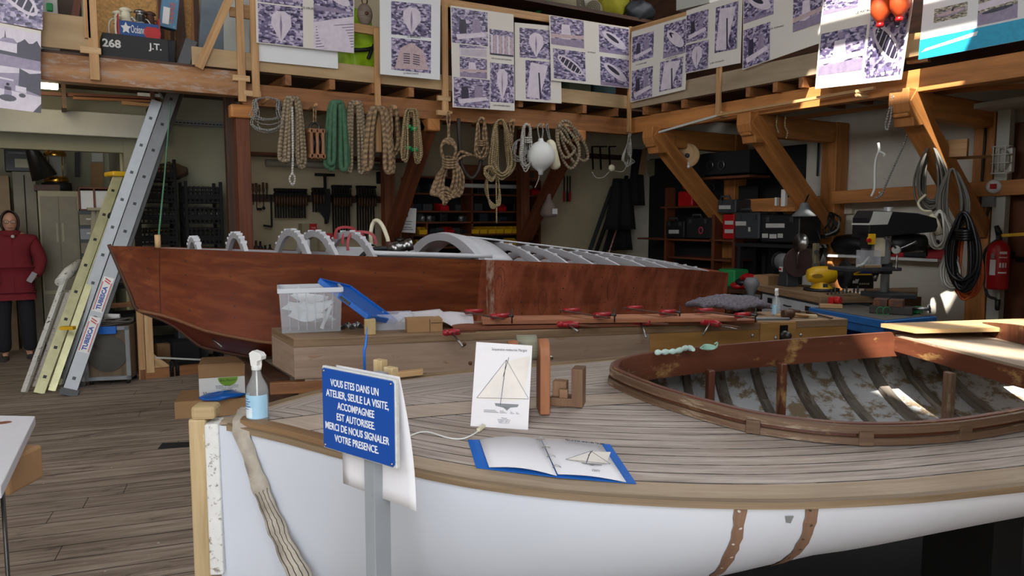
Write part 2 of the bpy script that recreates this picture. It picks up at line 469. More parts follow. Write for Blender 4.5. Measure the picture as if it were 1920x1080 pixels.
# roof with unseen openings, placed to land sun patches and add fill light
HOLES=[(3.35,5.0,2.0,3.7),(-1.3,-0.3,-1.3,0.1),(-4.9,-0.6,-4.2,-2.0),(6.75,8.2,0.2,6.6),(-0.6,2.0,0.2,5.2)]
xs=sorted({XL,XR} | {h[0] for h in HOLES} | {h[1] for h in HOLES});ys=sorted({YF,YA} | {h[2] for h in HOLES} | {h[3] for h in HOLES})
mb=MB()
for i in range(len(xs)-1):
    for j in range(len(ys)-1):
        cx,cy=(xs[i]+xs[i+1])/2,(ys[j]+ys[j+1])/2
        if any(h[0] < cx < h[1] and h[2] < cy < h[3] for h in HOLES):continue
        mb.box((cx,cy,ZR+0.06),(xs[i+1]-xs[i],ys[j+1]-ys[j],0.12))
struct(mb.build('ceiling',W_DARK))
# added sawtooth for fill light: closed to the sun, glazed on the other side
sx0,sx1,sy0,sy1,sz0,sz1=-0.6,2.0,0.2,5.2,ZR+0.12,ZR+1.65
mb=MB();mb.prism([(sx0,sy0,sz0),(sx1+.2,sy0,sz1),(sx1+.2,sy1,sz1),(sx0,sy1,sz0)],(0,0,.06))
for y in (sy0,sy1):mb.prism([(sx0,y,sz0-.02),(sx1,y,sz0-.02),(sx1,y,sz1)],(0,.05,0))
struct(mb.build('ceiling_added_sawtooth',W_DARK))
portal('added_sawtooth_portal',(sx1,(sy0+sy1)/2,(sz0+sz1)/2),(0,math.radians(90),0),sz1-sz0-.05,sy1-sy0-.1)
for k,h in enumerate(HOLES[:4]):
    mb=MB();cx,cy=(h[0]+h[1])/2,(h[2]+h[3])/2
    for x in (h[0],h[1]):mb.box((x,cy,ZR+0.1),(0.06,h[3]-h[2],0.1))
    for y in (h[2],h[3]):mb.box((cx,y,ZR+0.1),(h[1]-h[0],0.06,0.1))
    mb.box((cx-0.1,cy,ZR+0.1),(0.16,h[3]-h[2],0.08))
    struct(mb.build('window_unseen_%d' % (k+1),W_DARK))
    portal('unseen_rooflight_portal',(cx,cy,ZR-0.02),(0,0,0),h[1]-h[0],h[3]-h[2])
portal('added_transom_portal',(-1.5,YF+0.12,4.65),(math.radians(90),0,0),7.0,2.3)
portal('door_portal',((OX0+OX1)/2,YF+0.12,OZ/2),(math.radians(90),0,0),OX1-OX0,OZ)
# ================================================================== mezzanine
YM,XM,ZD=7.66,6.62,3.0
mb=MB();mb.box(((XL+XR)/2,(YM+YB)/2+0.02,ZD-0.012),(XR-XL-0.02,YB-YM-0.06,0.024));mb.box(((XM+XR)/2+0.01,(YM+YF)/2,ZD-0.012),(XR-XM-0.03,YM-YF-0.3,0.024))
struct(mb.build('mezzanine_floor',W_DARK))
XP=AY(440,190,YM).x                  # the post under the left end of the joisted part
# big beam of the left part, pale patched timber
mb=MB();mb.bar((XL+0.02,YM+0.1,2.855),(XP+0.12,YM+0.1,2.855),0.16,0.235);b_=struct(mb.build('beam_left',wood('patched_beam',C('b88757'),C('84542e'),grain=10,stain=C('a58c78'),stain_amt=0.5),bevel=0.006))
mb=MB();mb.bar((XP+0.1,YM+0.13,2.77),(XM+0.1,YM+0.13,2.77),0.12,0.21);struct(mb.build('beam_back',W_BEAM,bevel=0.005))
mb=MB();mb.bar((XM+0.13,YM+0.2,2.78),(XM+0.13,YF+0.2,2.78),0.12,0.2);struct(mb.build('beam_right',W_BRACE,bevel=0.005))
# joists
n=0
for px in (540,622,701,770,840,905,975,1036,1095,1155):
    x=AY(px,165,YM).x
    mb=MB();mb.bar((x,YM-0.02,2.928),(x,YB-0.05,2.928),0.06,0.1);struct(mb.build('joist_beam',W_BEAM))
for px,py in ((1210,200),(1246,192),(1283,186),(1405,164),(1456,155),(1505,148),(1560,140)):
    y=AX(px,py,XM).y
    mb=MB();mb.bar((XM-0.02,y,2.928),(XR-0.05,y,2.928),0.06,0.1);struct(mb.build('joist_beam',W_BEAM))
# toe boards
def board(name,p0,p1,z0,z1,t,m,off):
    mb=MB();c0,c1=V((p0[0],p0[1],(z0+z1)/2)),V((p1[0],p1[1],(z0+z1)/2));mb.bar(c0,c1,t,z1-z0)
    return struct(mb.build(name,m,bevel=0.003))
board('toe_board_trim',(AY(360,120,YM).x,YM),(XM,YM),2.985,3.155,0.022,W_FASCIA,0)
board('toe_board_trim',(AY(-90,60,YM).x,YM),(AY(168,70,YM).x,YM),3.01,3.30,0.022,W_FASCIA,0)
board('toe_board_trim',(XM,YM-0.02),(XM,AX(1545,120,XM).y),2.985,3.2,0.022,W_FASCIA2,0)
board('toe_board_trim',(XM+0.02,AX(1390,150,XM).y),(XM+0.02,0.5),2.985,3.13,0.022,W_FASCIA,0)
# rails
def rail(p0,p1,w=0.035,h=0.09,m=None,nm='hand_rail_trim'):
    mb=MB();mb.bar(p0,p1,w,h);return struct(mb.build(nm,m or W_PINE,bevel=0.003))
rail(AY(815,2,YM-0.01),AY(1186,60,YM-0.01))
rail(AY(445,20,YM+0.03)+V((0,0,0.02)),AY(715,60,YM+0.03))
rail(AX(1186,58,XM-0.01),AX(1560,-48,XM-0.01))
rail(AY(430,22,YM+0.02),AY(480,29,YM+0.02))
# stanchions
def post(px0,py0,px1,py1,w=0.07,t=0.035,off=0.0,m=None,side='Y',nm='stanchion_post'):
    f=(lambda a,b:AY(a,b,YM-0.03-off)) if side == 'Y' else (lambda a,b:AX(a,b,XM-0.03-off))
    p0,p1=f(px0,py0),f(px1,py1)
    if abs(px0-px1) < 12:p1.x=p0.x if side == 'Y' else p1.x;p1.y=p0.y if side == 'X' else p1.y
    mb=MB();mb.bar(p0,p1,w,t,up=(0,1,0) if side == 'Y' else (1,0,0));return struct(mb.build(nm,m or W_PINE,bevel=0.003))
post(446,-70,446,190);post(473,-60,473,182,off=0.012);post(706,53,703,285,w=0.06);post(833,-30,831,215)
post(168,-60,175,150,w=0.075);post(158,-60,163,72,w=0.05)
post(432,-8,373,128,w=0.075,off=0.02,nm='brace_post')
post(1182,50,1178,248,w=0.05);post(1349,115,1349,215,side='X',w=0.06)
# little cross blocks at the feet of the stanchions
for px,py,sd in ((452,147,'Y'),(473,176,'Y'),(170,95,'Y'),(832,185,'Y'),(831,212,'Y')):
    c=AY(px,py,YM-0.03);mb=MB();mb.box(c,(0.16,0.04,0.055));struct(mb.build('cleat_trim',W_PINE2,bevel=0.003))
mb=MB();c=AX(1349,214,XM-0.03);mb.bar(c,c+V((0.9,0,0)),0.06,0.06);struct(mb.build('cleat_trim',W_PINE2,bevel=0.003))
# posts and braces under the back mezzanine
def timber(p0,p1,w,h,m,nm,up=None,bv=0.006):
    mb=MB();mb.bar(p0,p1,w,h,up);return struct(mb.build(nm,m,bevel=bv))
for px,y in ((456,7.80),):
    x=AY(px,300,y).x;timber((x,y+0.02,0),(x,y+0.02,2.66),0.13,0.13,W_RED,'pillar_post',up=(0,1,0))
    mb=MB();c=V((x,y-0.02,2.60));mb.box(c,(0.24,0.14,0.13));struct(mb.build('bracket_post',W_BRACE,bevel=0.02))
x=AY(434,330,8.3).x;timber((x,8.3,0),(x,8.3,2.86),0.1,0.1,W_DARK,'pillar_post',up=(0,1,0))
for px in (804,1078):
    x=AY(px,230,7.8).x
    timber((x,7.78,2.62),(x,8.95,1.28),0.13,0.16,W_RED,'knee_brace',up=(1,0,0));timber((x,9.02,0),(x,9.02,2.86),0.14,0.14,W_RED,'pillar_post',up=(0,1,0))
    mb=MB();mb.box((x,7.76,2.6),(0.16,0.2,0.14));struct(mb.build('bracket_post',W_BRACE,bevel=0.02))
# brackets under the right mezzanine: horizontal arm, raking brace, wall post
for k,y in enumerate((7.25,5.71,3.95)):
    timber((XM-0.02,y,2.58),(XR-0.06,y,2.58),0.16,0.24,W_BRACE,'bracket_beam',bv=0.02)
    timber((XM+0.02,y,2.66),(XR-0.26,y,1.42),0.17,0.2,W_BRACE,'knee_brace',up=(0,1,0),bv=0.01)
    timber((XR-0.14,y,0),(XR-0.14,y,2.7),0.24,0.2,W_BRACE,'pillar_post',up=(0,1,0),bv=0.01)
    mb=MB();mb.prism([(XM+0.34,y+0.095,2.71),(XM-0.05,y+0.095,2.71),(XM-0.06,y+0.095,2.58),(XM-0.03,y+0.095,2.50),(XM+0.03,y+0.095,2.46),(XM+0.05,y+0.095,2.38),(XM+0.12,y+0.095,2.38),(XM+0.34,y+0.095,2.42)],(0,-0.19,0));struct(mb.build('bracket_post',W_BRACE,bevel=0.01))
# horizontal plank along the right wall at head height
timber((XR-0.32,5.6,1.80),(XR-0.32,3.35,1.86),0.05,0.15,W_BRACE,'wall_plank_trim')
timber((XR-0.32,7.2,1.72),(XR-0.32,5.75,1.74),0.05,0.17,W_BRACE,'wall_plank_trim')
mb=MB();mb.box(((AY(800,0,YB).x+XR)/2,YB-0.02,(ZD+ZR)/2),(XR-AY(800,0,YB).x,0.04,ZR-ZD));struct(mb.build('wall_loft',W_RED))
mb=MB();mb.box((XR-0.02,4.6,(ZD+ZR)/2),(0.04,10.0,ZR-ZD));struct(mb.build('wall_loft',W_DARK))
# door frame and post at the right
timber((XR-0.12,3.35,0),(XR-0.12,3.35,2.7),0.2,0.14,W_BRACE,'door_post',up=(0,1,0))
timber((XR-0.16,3.12,0),(XR-0.16,3.12,2.62),0.18,0.2,W_BRACE,'door_post',up=(0,1,0))
# ================================================================== the white sailing boat in the foreground
BANG=0.10
BX=LAT*math.cos(BANG)+FWD*math.sin(BANG);BY=FWD*math.cos(BANG)-LAT*math.sin(BANG)
BORG=LAT*-1.05+FWD*2.60
BRZ=math.atan2(BX.y,BX.x)
def bw(t,n,z):return BORG+BX*t+BY*n+V((0,0,z))
NT=[0,.12,.28,.44,.65,.87,1.11,1.34,1.55,1.76,2.08,2.3,2.55,3.2,4.2]
NN=[.025,.09,.195,.315,.46,.59,.685,.745,.785,.81,.815,.80,.78,.70,.52]
FN=[.025,.14,.30,.41,.50,.57,.63,.68,.725,.77,.82,.84,.86,.87,.66]
def bnear(t):return -sinterp(t,NT,NN)
def bfar(t):return sinterp(t,NT,FN)
def rise(t):return 0.0 if t < 1.2 else 0.012*(t-1.2)**2
def sheer(t,n):return 0.83+0.07*n+rise(t)
def deckz(t,n):
    b0,b1=bnear(t),bfar(t);m=(b0+b1)/2;h=max((b1-b0)/2,0.02)
    return sheer(t,n)+0.09*(h/0.8)*max(0,1-((n-m)/h)**2)
def to_tn(p):r=V(p)-BORG;return r.dot(BX),r.dot(BY)
def deck_hit(px,py,dz=0.0):
    z=0.86
    for _ in range(40):
        p=AZ(px,py,z);t,n=to_tn(p);z=0.5*z+0.5*(deckz(t,n)+dz)
    return p
CT=1.47
CNT=[1.47,1.485,1.51,1.56,1.62,1.68,1.79,1.96,2.12,2.30,2.50,2.85,3.3,3.7]
CNN=[.07,.0,-.07,-.17,-.25,-.32,-.42,-.50,-.535,-.54,-.52,-.45,-.38,-.34]
CFT=[1.47,1.485,1.51,1.58,1.70,1.91,2.36,2.87,3.3,3.7]
CFN=[.07,.13,.19,.27,.34,.41,.50,.55,.52,.46]
def cnear(t):return CNN[0] if t <= CT else interp(t,CNT,CNN)
def cfar(t):return CFN[0] if t <= CT else interp(t,CFT,CFN)
def zkeel(t):return interp(t,[0,1.0,1.5,1.9,2.5,3.5,4.2],[.10,.14,.26,.40,.51,.60,.68])
def hull(t,s,u):
    """s = -1 near side, +1 far side; u = 0 at the sheer, 1 at the keel"""
    b=bnear(t) if s < 0 else bfar(t);zs=sheer(t,b);zk=zkeel(t)
    e=interp(t,[0,.5,1.2,2.0,4.2],[1.25,1.4,1.8,2.0,2.0])
    a=u*math.pi/2
    return V((t,b*abs(math.cos(a))**(2/e),zk+(zs-zk)*(1-abs(math.sin(a))**(2/e))))
TS=sorted({0,.03,.06,.1,.15,.2,.28,.36,.44,.55,.65,.76,.87,1.0,1.11,1.22,1.34,1.42,1.4699,1.475,1.485,1.5,1.53,1.56,1.62,1.7,1.8,1.9,2.0,2.1,2.2,2.3,2.42,2.55,2.7,2.85,3.0,3.2,3.45,3.7,3.95,4.2})
def deck_mat():
    m,nt,b=_nt('weathered_teak_deck')
    tc=nt.nodes.new('ShaderNodeTexCoord');su=nt.nodes.new('ShaderNodeSeparateXYZ');so=nt.nodes.new('ShaderNodeSeparateXYZ')
    nt.links.new(tc.outputs['UV'],su.inputs[0]);nt.links.new(tc.outputs['Object'],so.inputs[0])
    u,v,n=su.outputs[0],su.outputs[1],so.outputs[1]
    q=mathn(nt,'DIVIDE',mathn(nt,'SUBTRACT',v,0.085),0.046)
    fr=mathn(nt,'FRACT',q);idx=mathn(nt,'FLOOR',q)
    seam=mathn(nt,'LESS_THAN',fr,0.085)
    inside=mathn(nt,'GREATER_THAN',v,0.084)
    king=mathn(nt,'ABSOLUTE',mathn(nt,'ADD',n,0.10))
    notking=mathn(nt,'GREATER_THAN',king,0.062)
    kedge=mathn(nt,'LESS_THAN',mathn(nt,'ABSOLUTE',mathn(nt,'SUBTRACT',king,0.062)),0.003)
    seam=mathn(nt,'MAXIMUM',mathn(nt,'MULTIPLY',mathn(nt,'MULTIPLY',seam,inside),notking),kedge)
    wn=N(nt,'ShaderNodeTexWhiteNoise',noise_dimensions='1D');nt.links.new(mathn(nt,'MULTIPLY',mathn(nt,'ADD',mathn(nt,'MULTIPLY',idx,inside),notking),1.37),wn.inputs['W'])
    cv=N(nt,'ShaderNodeCombineXYZ');nt.links.new(mathn(nt,'MULTIPLY',u,3.0),cv.inputs[0]);nt.links.new(mathn(nt,'MULTIPLY',v,75),cv.inputs[1]);nt.links.new(wn.outputs[0],cv.inputs[2])
    g=noise(nt,cv.outputs[0],1.0,7,0.72,0.5)
    c=ramp(nt,g,[(0.28,C('776b64')),(0.5,C('a3978e')),(0.72,C('c4b9af'))]).outputs[0]
    tone=mathn(nt,'ADD',mathn(nt,'MULTIPLY',wn.outputs[0],0.22),0.88)
    t3=N(nt,'ShaderNodeCombineXYZ')
    for i in range(3):nt.links.new(tone,t3.inputs[i])
    c=mixc(nt,1.0,c,t3.outputs[0],'MULTIPLY')
    c=mixc(nt,mathn(nt,'MULTIPLY',mathn(nt,'SUBTRACT',1.0,inside),0.6),c,C('a58e6c'))
    c=mixc(nt,mathn(nt,'MULTIPLY',mathn(nt,'SUBTRACT',1.0,notking),0.45),c,C('b09c84'))
    br=noise(nt,coords(nt,'Object',(1,1,1)),2.0,5)
    c=mixc(nt,ramp(nt,br,[(0.5,(0,0,0)),(0.75,(0.45,0.45,0.45))]).outputs[0],c,C('8a735c'))
    gap=noise(nt,coords(nt,'UV',(6,2,1)),1.0,3)
    seam=mathn(nt,'MULTIPLY',seam,ramp(nt,gap,[(0.3,(0.25,)*3),(0.5,(1,1,1))]).outputs[0])
    c=mixc(nt,seam,c,C('1b1715'))
    nt.links.new(c,b.inputs['Base Color']);b.inputs['Roughness'].default_value=0.75
    bump(nt,b,mathn(nt,'SUBTRACT',g,seam),0.35,0.004)
    return m
M_DECK=deck_mat()
M_HULLW=paint('white_hull_paint',C('cdd2dc'),0.38,var=0.025,scale=1.5)
W_STEM=wood('bare_oak',C('c9b289'),C('a38a5e'),grain=30,stain=C('e2e0da'),stain_amt=0.62)
W_COVER=wood('covering_board',C('9c876c'),C('6d5840'),grain=26,stain=C('5b4028'),stain_amt=0.62)
W_COAM=wood('worn_mahogany',C('74402a'),C('482617'),grain=20,stain=C('a5814f'),stain_amt=0.56,rough=0.45)
W_COAM2=wood('greyed_mahogany',C('7d614a'),C('473020'),grain=20,stain=C('9a8770'),stain_amt=0.56,rough=0.6)
P_INNER=paint('flaking_grey_paint',C('c2c4c6'),0.7,var=0.08,scale=5,dirt=C('8a785f'),dirt_amt=0.49,bmp=0.2)
W_RIB=wood('painted_rib',C('8d8880'),C('5b4d40'),grain=18,stain=C('4e3b2a'),stain_amt=0.52)
boat=thing('sailing_dinghy','white hulled wooden sailing boat with grey planked deck and open cockpit, nearest of all','boat',BORG,BRZ)
FB=MW[boat.name]
mb=MB(FB);mb.smooth=True
for s in (-1,1):
    mb.grid(lambda a,b:hull(TS[round(a*(len(TS)-1))],s,b),len(TS)-1,14,lambda a,b:(a*4,b))
# transom
for i in range(14):
    a0,a1=hull(4.2,-1,i/14),hull(4.2,-1,(i+1)/14);b0,b1=hull(4.2,1,i/14),hull(4.2,1,(i+1)/14)
    mb.face([a0,a1,b1,b0],[(0,0)]*4,False)
mb.build('hull',M_HULLW,boat)
mb=MB(FB)
nT=len(TS)-1
for s,bf,cf_ in ((-1,bnear,cnear),(1,bfar,cfar)):
    NA=10
    def fn(a,b):
        t=TS[round(a*nT)];lo,hi=bf(t),cf_(t)
        n=lerp(lo,hi,b);return V((t,n,deckz(t,n)))
    P=[[fn(i/nT,j/NA) for j in range(NA+1)] for i in range(nT+1)]
    for i in range(nT):
        if TS[i] >= 3.69:continue
        for j in range(NA):
            q=[P[i][j],P[i+1][j],P[i+1][j+1],P[i][j+1]]
            uv=[(p.x,abs(p.y-bf(p.x))) for p in q]
            if s > 0:q,uv=q[::-1],uv[::-1]
            mb.face(q,uv,True)
for i in range(nT):
    if TS[i] >= 3.69:
        for j in range(8):
            q=[]
            for (t,k) in ((TS[i],j),(TS[i+1],j),(TS[i+1],j+1),(TS[i],j+1)):
                n=lerp(bnear(t),bfar(t),k/8);q.append(V((t,n,deckz(t,n))))
            mb.face(q,[(p.x,min(abs(p.y-bnear(p.x)),abs(bfar(p.x)-p.y))) for p in q],True)
mb.build('deck',M_DECK,boat)
# rubbing strakes round the sheer: near one of newer brown wood at the bow
def strake(s,t0,t1,w,h,dz,out,m,name='rubbing_strake'):
    mb=MB(FB);bf=bnear if s < 0 else bfar
    ts=[t for t in TS if t0 < t < t1];ts=[t0]+ts+[t1]
    ring=[]
    for t in ts:
        n=bf(t)+s*out;z=sheer(t,bf(t))+dz
        ring.append([V((t,n-s*w,z+h)),V((t,n,z+h*0.8)),V((t,n,z-h)),V((t,n-s*w,z-h))])
    l=0
    for i in range(len(ts)-1):
        d=(ring[i+1][0]-ring[i][0]).length
        for k in range(4):
            q=[ring[i][k],ring[i+1][k],ring[i+1][(k+1) % 4],ring[i][(k+1) % 4]]
            if s < 0:q=q[::-1];uv=[(l,(k+1)*.03),(l+d,(k+1)*.03),(l+d,k*.03),(l,k*.03)]
            else:uv=[(l,k*.03),(l+d,k*.03),(l+d,(k+1)*.03),(l,(k+1)*.03)]
            mb.face(q,uv,False)
        l += d
    mb.face(ring[0],[(0,0)]*4);mb.face(ring[-1][::-1],[(0,0)]*4)
    return mb.build(name,m,boat)
strake(-1,0.05,4.15,0.022,0.011,0.0,0.012,W_COVER)
strake(1,0.05,4.15,0.035,0.014,0.0,0.012,W_COVER)
strake(-1,0.10,0.50,0.05,0.012,0.022,-0.004,wood('new_brown_rail',C('9a7a58'),C('6f5236'),grain=26),'toe_rail')
strake(1,0.5,0.72,0.04,0.012,0.03,-0.01,W_PINE2,'toe_rail')
# stem with its flat bare face
mb=MB(FB);mb.obox(V((-0.058,0,0.56)),V((0.03,0,0)),V((0,0.035,0)),V((0,0,0.29)));mb.build('stem',W_STEM,boat,bevel=0.008)
mb=MB(FB);mb.obox(V((-0.006,-0.0,0.56)),V((0.024,0.0,0)),V((0,0.047,0)),V((0,0,0.275)));mb.build('stem_rabbet',paint('flaking_white_paint',C('d9d9d6'),0.7,var=0.05,dirt=C('8a8176'),dirt_amt=0.56,scale=22,bmp=0.5),boat,bevel=0.006,label='strip of flaking white paint on bare oak')
mb=MB(FB);mb.obox(V((-0.035,0.0,0.872)),V((0.042,0,0)),V((0,0.04,0)),V((0,0,0.024)));mb.build('stem_cap',W_STEM,boat,bevel=0.012)
# coaming
cpts=[(t,cnear(t)) for t in (3.7,3.3,2.85,2.5,2.3,2.12,1.96,1.79,1.68,1.62,1.56,1.51,1.485)]+[(1.47,.07)]+[(t,cfar(t)) for t in (1.485,1.51,1.58,1.7,1.91,2.1,2.36,2.6,2.87,3.3,3.7)]
cs=spline([V((t,n,0)) for t,n in cpts],5)
def band(z0,z1,o0,o1,m,name,parent=boat):
    mb=MB(FB);rows=[]
    for i,p in enumerate(cs):
        d=(cs[min(i+1,len(cs)-1)]-cs[max(i-1,0)]).normalized();out=V((-d.y,d.x,0))*-1
        z=deckz(p.x,p.y)
        if out.dot(V((2.4,0,0))-p) > 0:out=-out
        rows.append([p+out*o0+V((0,0,z+z1)),p+out*o1+V((0,0,z+z1)),p+out*o1+V((0,0,z+z0)),p+out*o0+V((0,0,z+z0))])
    l=0
    for i in range(len(rows)-1):
        d=(rows[i+1][1]-rows[i][1]).length
        for k in range(4):
            mb.face([rows[i][k],rows[i][(k+1) % 4],rows[i+1][(k+1) % 4],rows[i+1][k]],[(l,k*.06),(l,k*.06+.05),(l+d,k*.06+.05),(l+d,k*.06)],False)
        l += d
    return mb.build(name,m,parent)
band(-0.05,0.064,-0.004,0.016,W_COAM,'coaming')
band(0.034,0.060,0.016,0.030,W_COAM2,'coaming_rail')
band(0.0,0.022,0.016,0.034,W_COAM2,'coaming_rail')
for t in (1.80,2.10,2.42,2.72):
    n=cnear(t);d=V((.1,cnear(t+.05)-cnear(t-.05),0)).normalized();o=V((d.y,-d.x,0))
    mb=MB(FB);mb.obox(V((t,n,deckz(t,n)+0.02))+o*0.026,d*0.022,o*0.014,V((0,0,0.022)));mb.build('coaming_block',W_COAM2,boat,bevel=0.002)
# inside: planking, ribs, keelson, stanchions
def inner(t,s,u,off=0.022):
    p=hull(t,s,u);q=hull(t,s,min(u+.02,1));d=(q-p);nn=V((0,-d.z,d.y)).normalized()
    if nn.y*s > 0:nn=-nn
    return p+nn*off
mb=MB(FB)
for s in (-1,1):mb.grid(lambda a,b:inner(1.2+2.4*a,s,.03+.97*b),16,12,lambda a,b:(a*2.4,b*0.9))
mb.build('inner_planking',P_INNER,boat)
for i,t in enumerate([1.4+0.19*k for k in range(11)]):
    for s in (1,-1):
        mb=MB(FB);pts=[inner(t+0.02*math.sin(i),s,.04+.9*k/10,0.036) for k in range(11)]
        for k in range(10):mb.obox((pts[k]+pts[k+1])/2,(pts[k+1]-pts[k])*0.53,V((0.017 if i % 2 else 0.024,0,0)),(pts[k+1]-pts[k]).cross(V((1,0,0))).normalized()*0.014)
        mb.build('rib',W_RIB,boat)
mb=MB(FB);mb.bar((1.3,0.02,.36),(3.4,0.02,.585),0.09,0.035);mb.build('keelson',W_GREY,boat,bevel=0.004)
for t,n in ((1.95,.37),(2.30,.43),(2.85,.10)):
    z1=deckz(t,n)-0.03;z0=zkeel(t)+0.10
    mb=MB(FB);mb.bar((t,n,z0),(t,n,z1),0.045,0.03,up=(1,0,0));mb.build('stanchion',W_COAM2 if t > 2.5 else W_COAM,boat,bevel=0.006)
# bridge seat across the cockpit and the curved edge behind it
W_SEAT=wood('scrubbed_seat',C('b9a790'),C('8a7660'),grain=12,stain=C('7a4f32'),stain_amt=0.6)
zt=deckz(2.9,0)+0.05
mb=MB(FB);mb.box((3.10,0.06,zt),(0.40,1.0,0.02));mb.build('bridge_seat',W_SEAT,boat)
mb=MB(FB);mb.box((2.91,0.06,zt-0.035),(0.028,1.02,0.07));mb.build('seat_beam',W_COAM,boat,bevel=0.003)
mb=MB(FB)
pp=spline([V((3.32,-.42,zt+.02)),V((3.28,-.1,zt+.045)),V((3.28,.25,zt+.05)),V((3.31,.5,zt+.03))],6)
for a,b in zip(pp[:-1],pp[1:]):mb.bar(a,b+(b-a)*.03,0.025,0.075)
mb.build('cockpit_bulkhead_edge',W_COAM,boat)
# two bare strips where frames are being refastened
W_STRIP=wood('bare_plank_strip',C('9a7a64'),C('6b4f3d'),grain=20,stain=C('d8d4cf'),stain_amt=0.62)
def hullpt(t,u,off):
    p=hull(t,-1,u);q=hull(t,-1,u+.02);d=q-p;nn=V((0,-d.z,d.y)).normalized()
    if nn.y > 0:nn=-nn
    return p+nn*off
def deck_t(px,py):  # station of a point on the near sheer
    z=.79
    for _ in range(30):
        t,n=to_tn(AZ(px,py,z));z=sheer(t,n)
    return t
for px in (1388,1522):
    t0=deck_t(px,944);mb=MB(FB);NS=26;rng=random.Random(px)
    wl=[0.017+rng.uniform(-.004,.003) for _ in range(NS+1)];wr=[0.017+rng.uniform(-.004,.003) for _ in range(NS+1)]
    for k in range(NS):
        u0,u1=k/NS*.8,(k+1)/NS*.8
        mb.face([hullpt(t0-wl[k],u0,.003),hullpt(t0-wl[k+1],u1,.003),hullpt(t0+wr[k+1],u1,.003),hullpt(t0+wr[k],u0,.003)],[(u0*.6,0),(u1*.6,0),(u1*.6,.04),(u0*.6,.04)])
    mb.cur=1
    for k in range(9):
        u=.03+k*.075;c=hullpt(t0+(.005 if k % 2 else -.005),u,.0045);c2=hullpt(t0+.02,u,.0045);c3=hullpt(t0,u+.02,.0045)
        a=(c2-c).normalized();b=(c3-c).normalized()
        mb.face([c+(a*math.cos(x)+b*math.sin(x))*.0045 for x in [i*.785 for i in range(8)]][::-1],[(0,0)]*8)
    mb.build('bare_wood_strip',[W_STRIP,paint('filled_screw',C('cfc9c2') if px < 1450 else C('4a3a30'),.7)],boat,label='narrow strip of bare brown wood down the white hull side')
t0=deck_t(1487,950);mb=MB(FB);mb.face([hullpt(t0+.012,.055,.002),hullpt(t0-.012,.055,.002),hullpt(t0-.007,.085,.002),hullpt(t0+.006,.09,.002)],[(0,0)]*4);mb.build('paint_scrape',P_GREY,boat)
# added black sheet standing for the shade on the floor below the hull
mb=MB(FB);mb.grid(lambda a,b:V((lerp(.9,4.4,a),lerp(-.75,1.0,b),.006+.004*math.sin(a*23+b*9))),30,10);o=mb.build('floor_shade_sheet',P_BLACK_M);tag(o,'black sheet added on the floor to stand for the shade under the white hull','sheet')
# cradle added under the keel (mostly hidden), black for the shade there
cr=thing('boat_cradle','added trestles coloured black as shade under the white boat hull','trestle',bw(2.0,0,0),BRZ)
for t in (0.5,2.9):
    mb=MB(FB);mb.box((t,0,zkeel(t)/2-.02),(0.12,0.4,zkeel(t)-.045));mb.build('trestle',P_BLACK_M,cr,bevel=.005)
# ================================================================== things on and round the boat
def on_deck(px,py):return deck_hit(px,py)
# hand gel spray bottle
def spray_bottle(base,h,label,liquid,facing,group=None,lab=C('9cc4dc')):
    r=h*0.15;t=thing('spray_bottle',label,'bottle',base,facing,group)
    F_=MW[t.name]
    mb=MB(F_);mb.lathe((0,0,0),[(0,0),(r*.85,0),(r,.02*h),(r,.42*h),(r*.92,.50*h),(r*.6,.60*h),(r*.42,.66*h),(r*.38,.74*h)],24);mb.build('bottle_body',G_CLEAR,t)
    mb=MB(F_);mb.lathe((0,0,0),[(0,.012*h),(r*.9,.014*h),(r*.93,.03*h),(r*.93,.36*h),(0,.361*h)],20);mb.build('liquid',liquid,t)
    mb=MB(F_)
    mb.grid(lambda a,b:(r*1.015*math.cos(-.2+a*3.4-3.1),r*1.015*math.sin(-.2+a*3.4-3.1),(.08+.32*b)*h),14,1);mb.cur=1
    for k in range(5):mb.grid(lambda a,b:(r*1.025*math.cos(-2.5+a*(.75+.2*(k % 2))),r*1.025*math.sin(-2.5+a*(.75+.2*(k % 2))),(.345-.035*k+.009*b)*h),6,1)
    mb.cur=2;mb.grid(lambda a,b:(r*1.02*math.cos(-3.1+a*1.7),r*1.02*math.sin(-3.1+a*1.7),(.09+.14*b)*h),8,1)
    mb.build('label',[paint('label_blue',lab,.5),P_INK_BLUE,paint('label_pale',C('d5e3ea'),.5)],t)
    mb=MB(F_);mb.tube([(0,0,.05*h),(0,0,.74*h)],.012*h,6);mb.build('dip_tube',P_WHITE,t)
    mb=MB(F_);mb.lathe((0,0,0),[(r*.45,.73*h),(r*.45,.79*h),(r*.4,.80*h)],16)
    mb.prism([(-.05*h,-r*.38,.79*h),(.045*h,-r*.38,.79*h),(.06*h,-r*.38,.86*h),(.12*h,-r*.38,.88*h),(.13*h,-r*.38,.93*h),(.09*h,-r*.38,.975*h),(-.02*h,-r*.38,1.0*h),(-.075*h,-r*.38,.96*h)],(0,r*.76,0));mb.build('spray_head',P_WHITE,t,bevel=.003)
    mb=MB(F_);mb.tube(spline([(.07*h,0,.87*h),(.075*h,0,.80*h),(.055*h,0,.74*h)],4),[.016*h]*8+[.012*h],8);mb.build('trigger',P_WHITE,t)
    return t
p=on_deck(484,791)
spray_bottle(p,0.255,'clear spray bottle with pale blue label standing on the bow of the white boat',glass('blue_gel',(.78,.88,.95),.05,.7),-0.9)
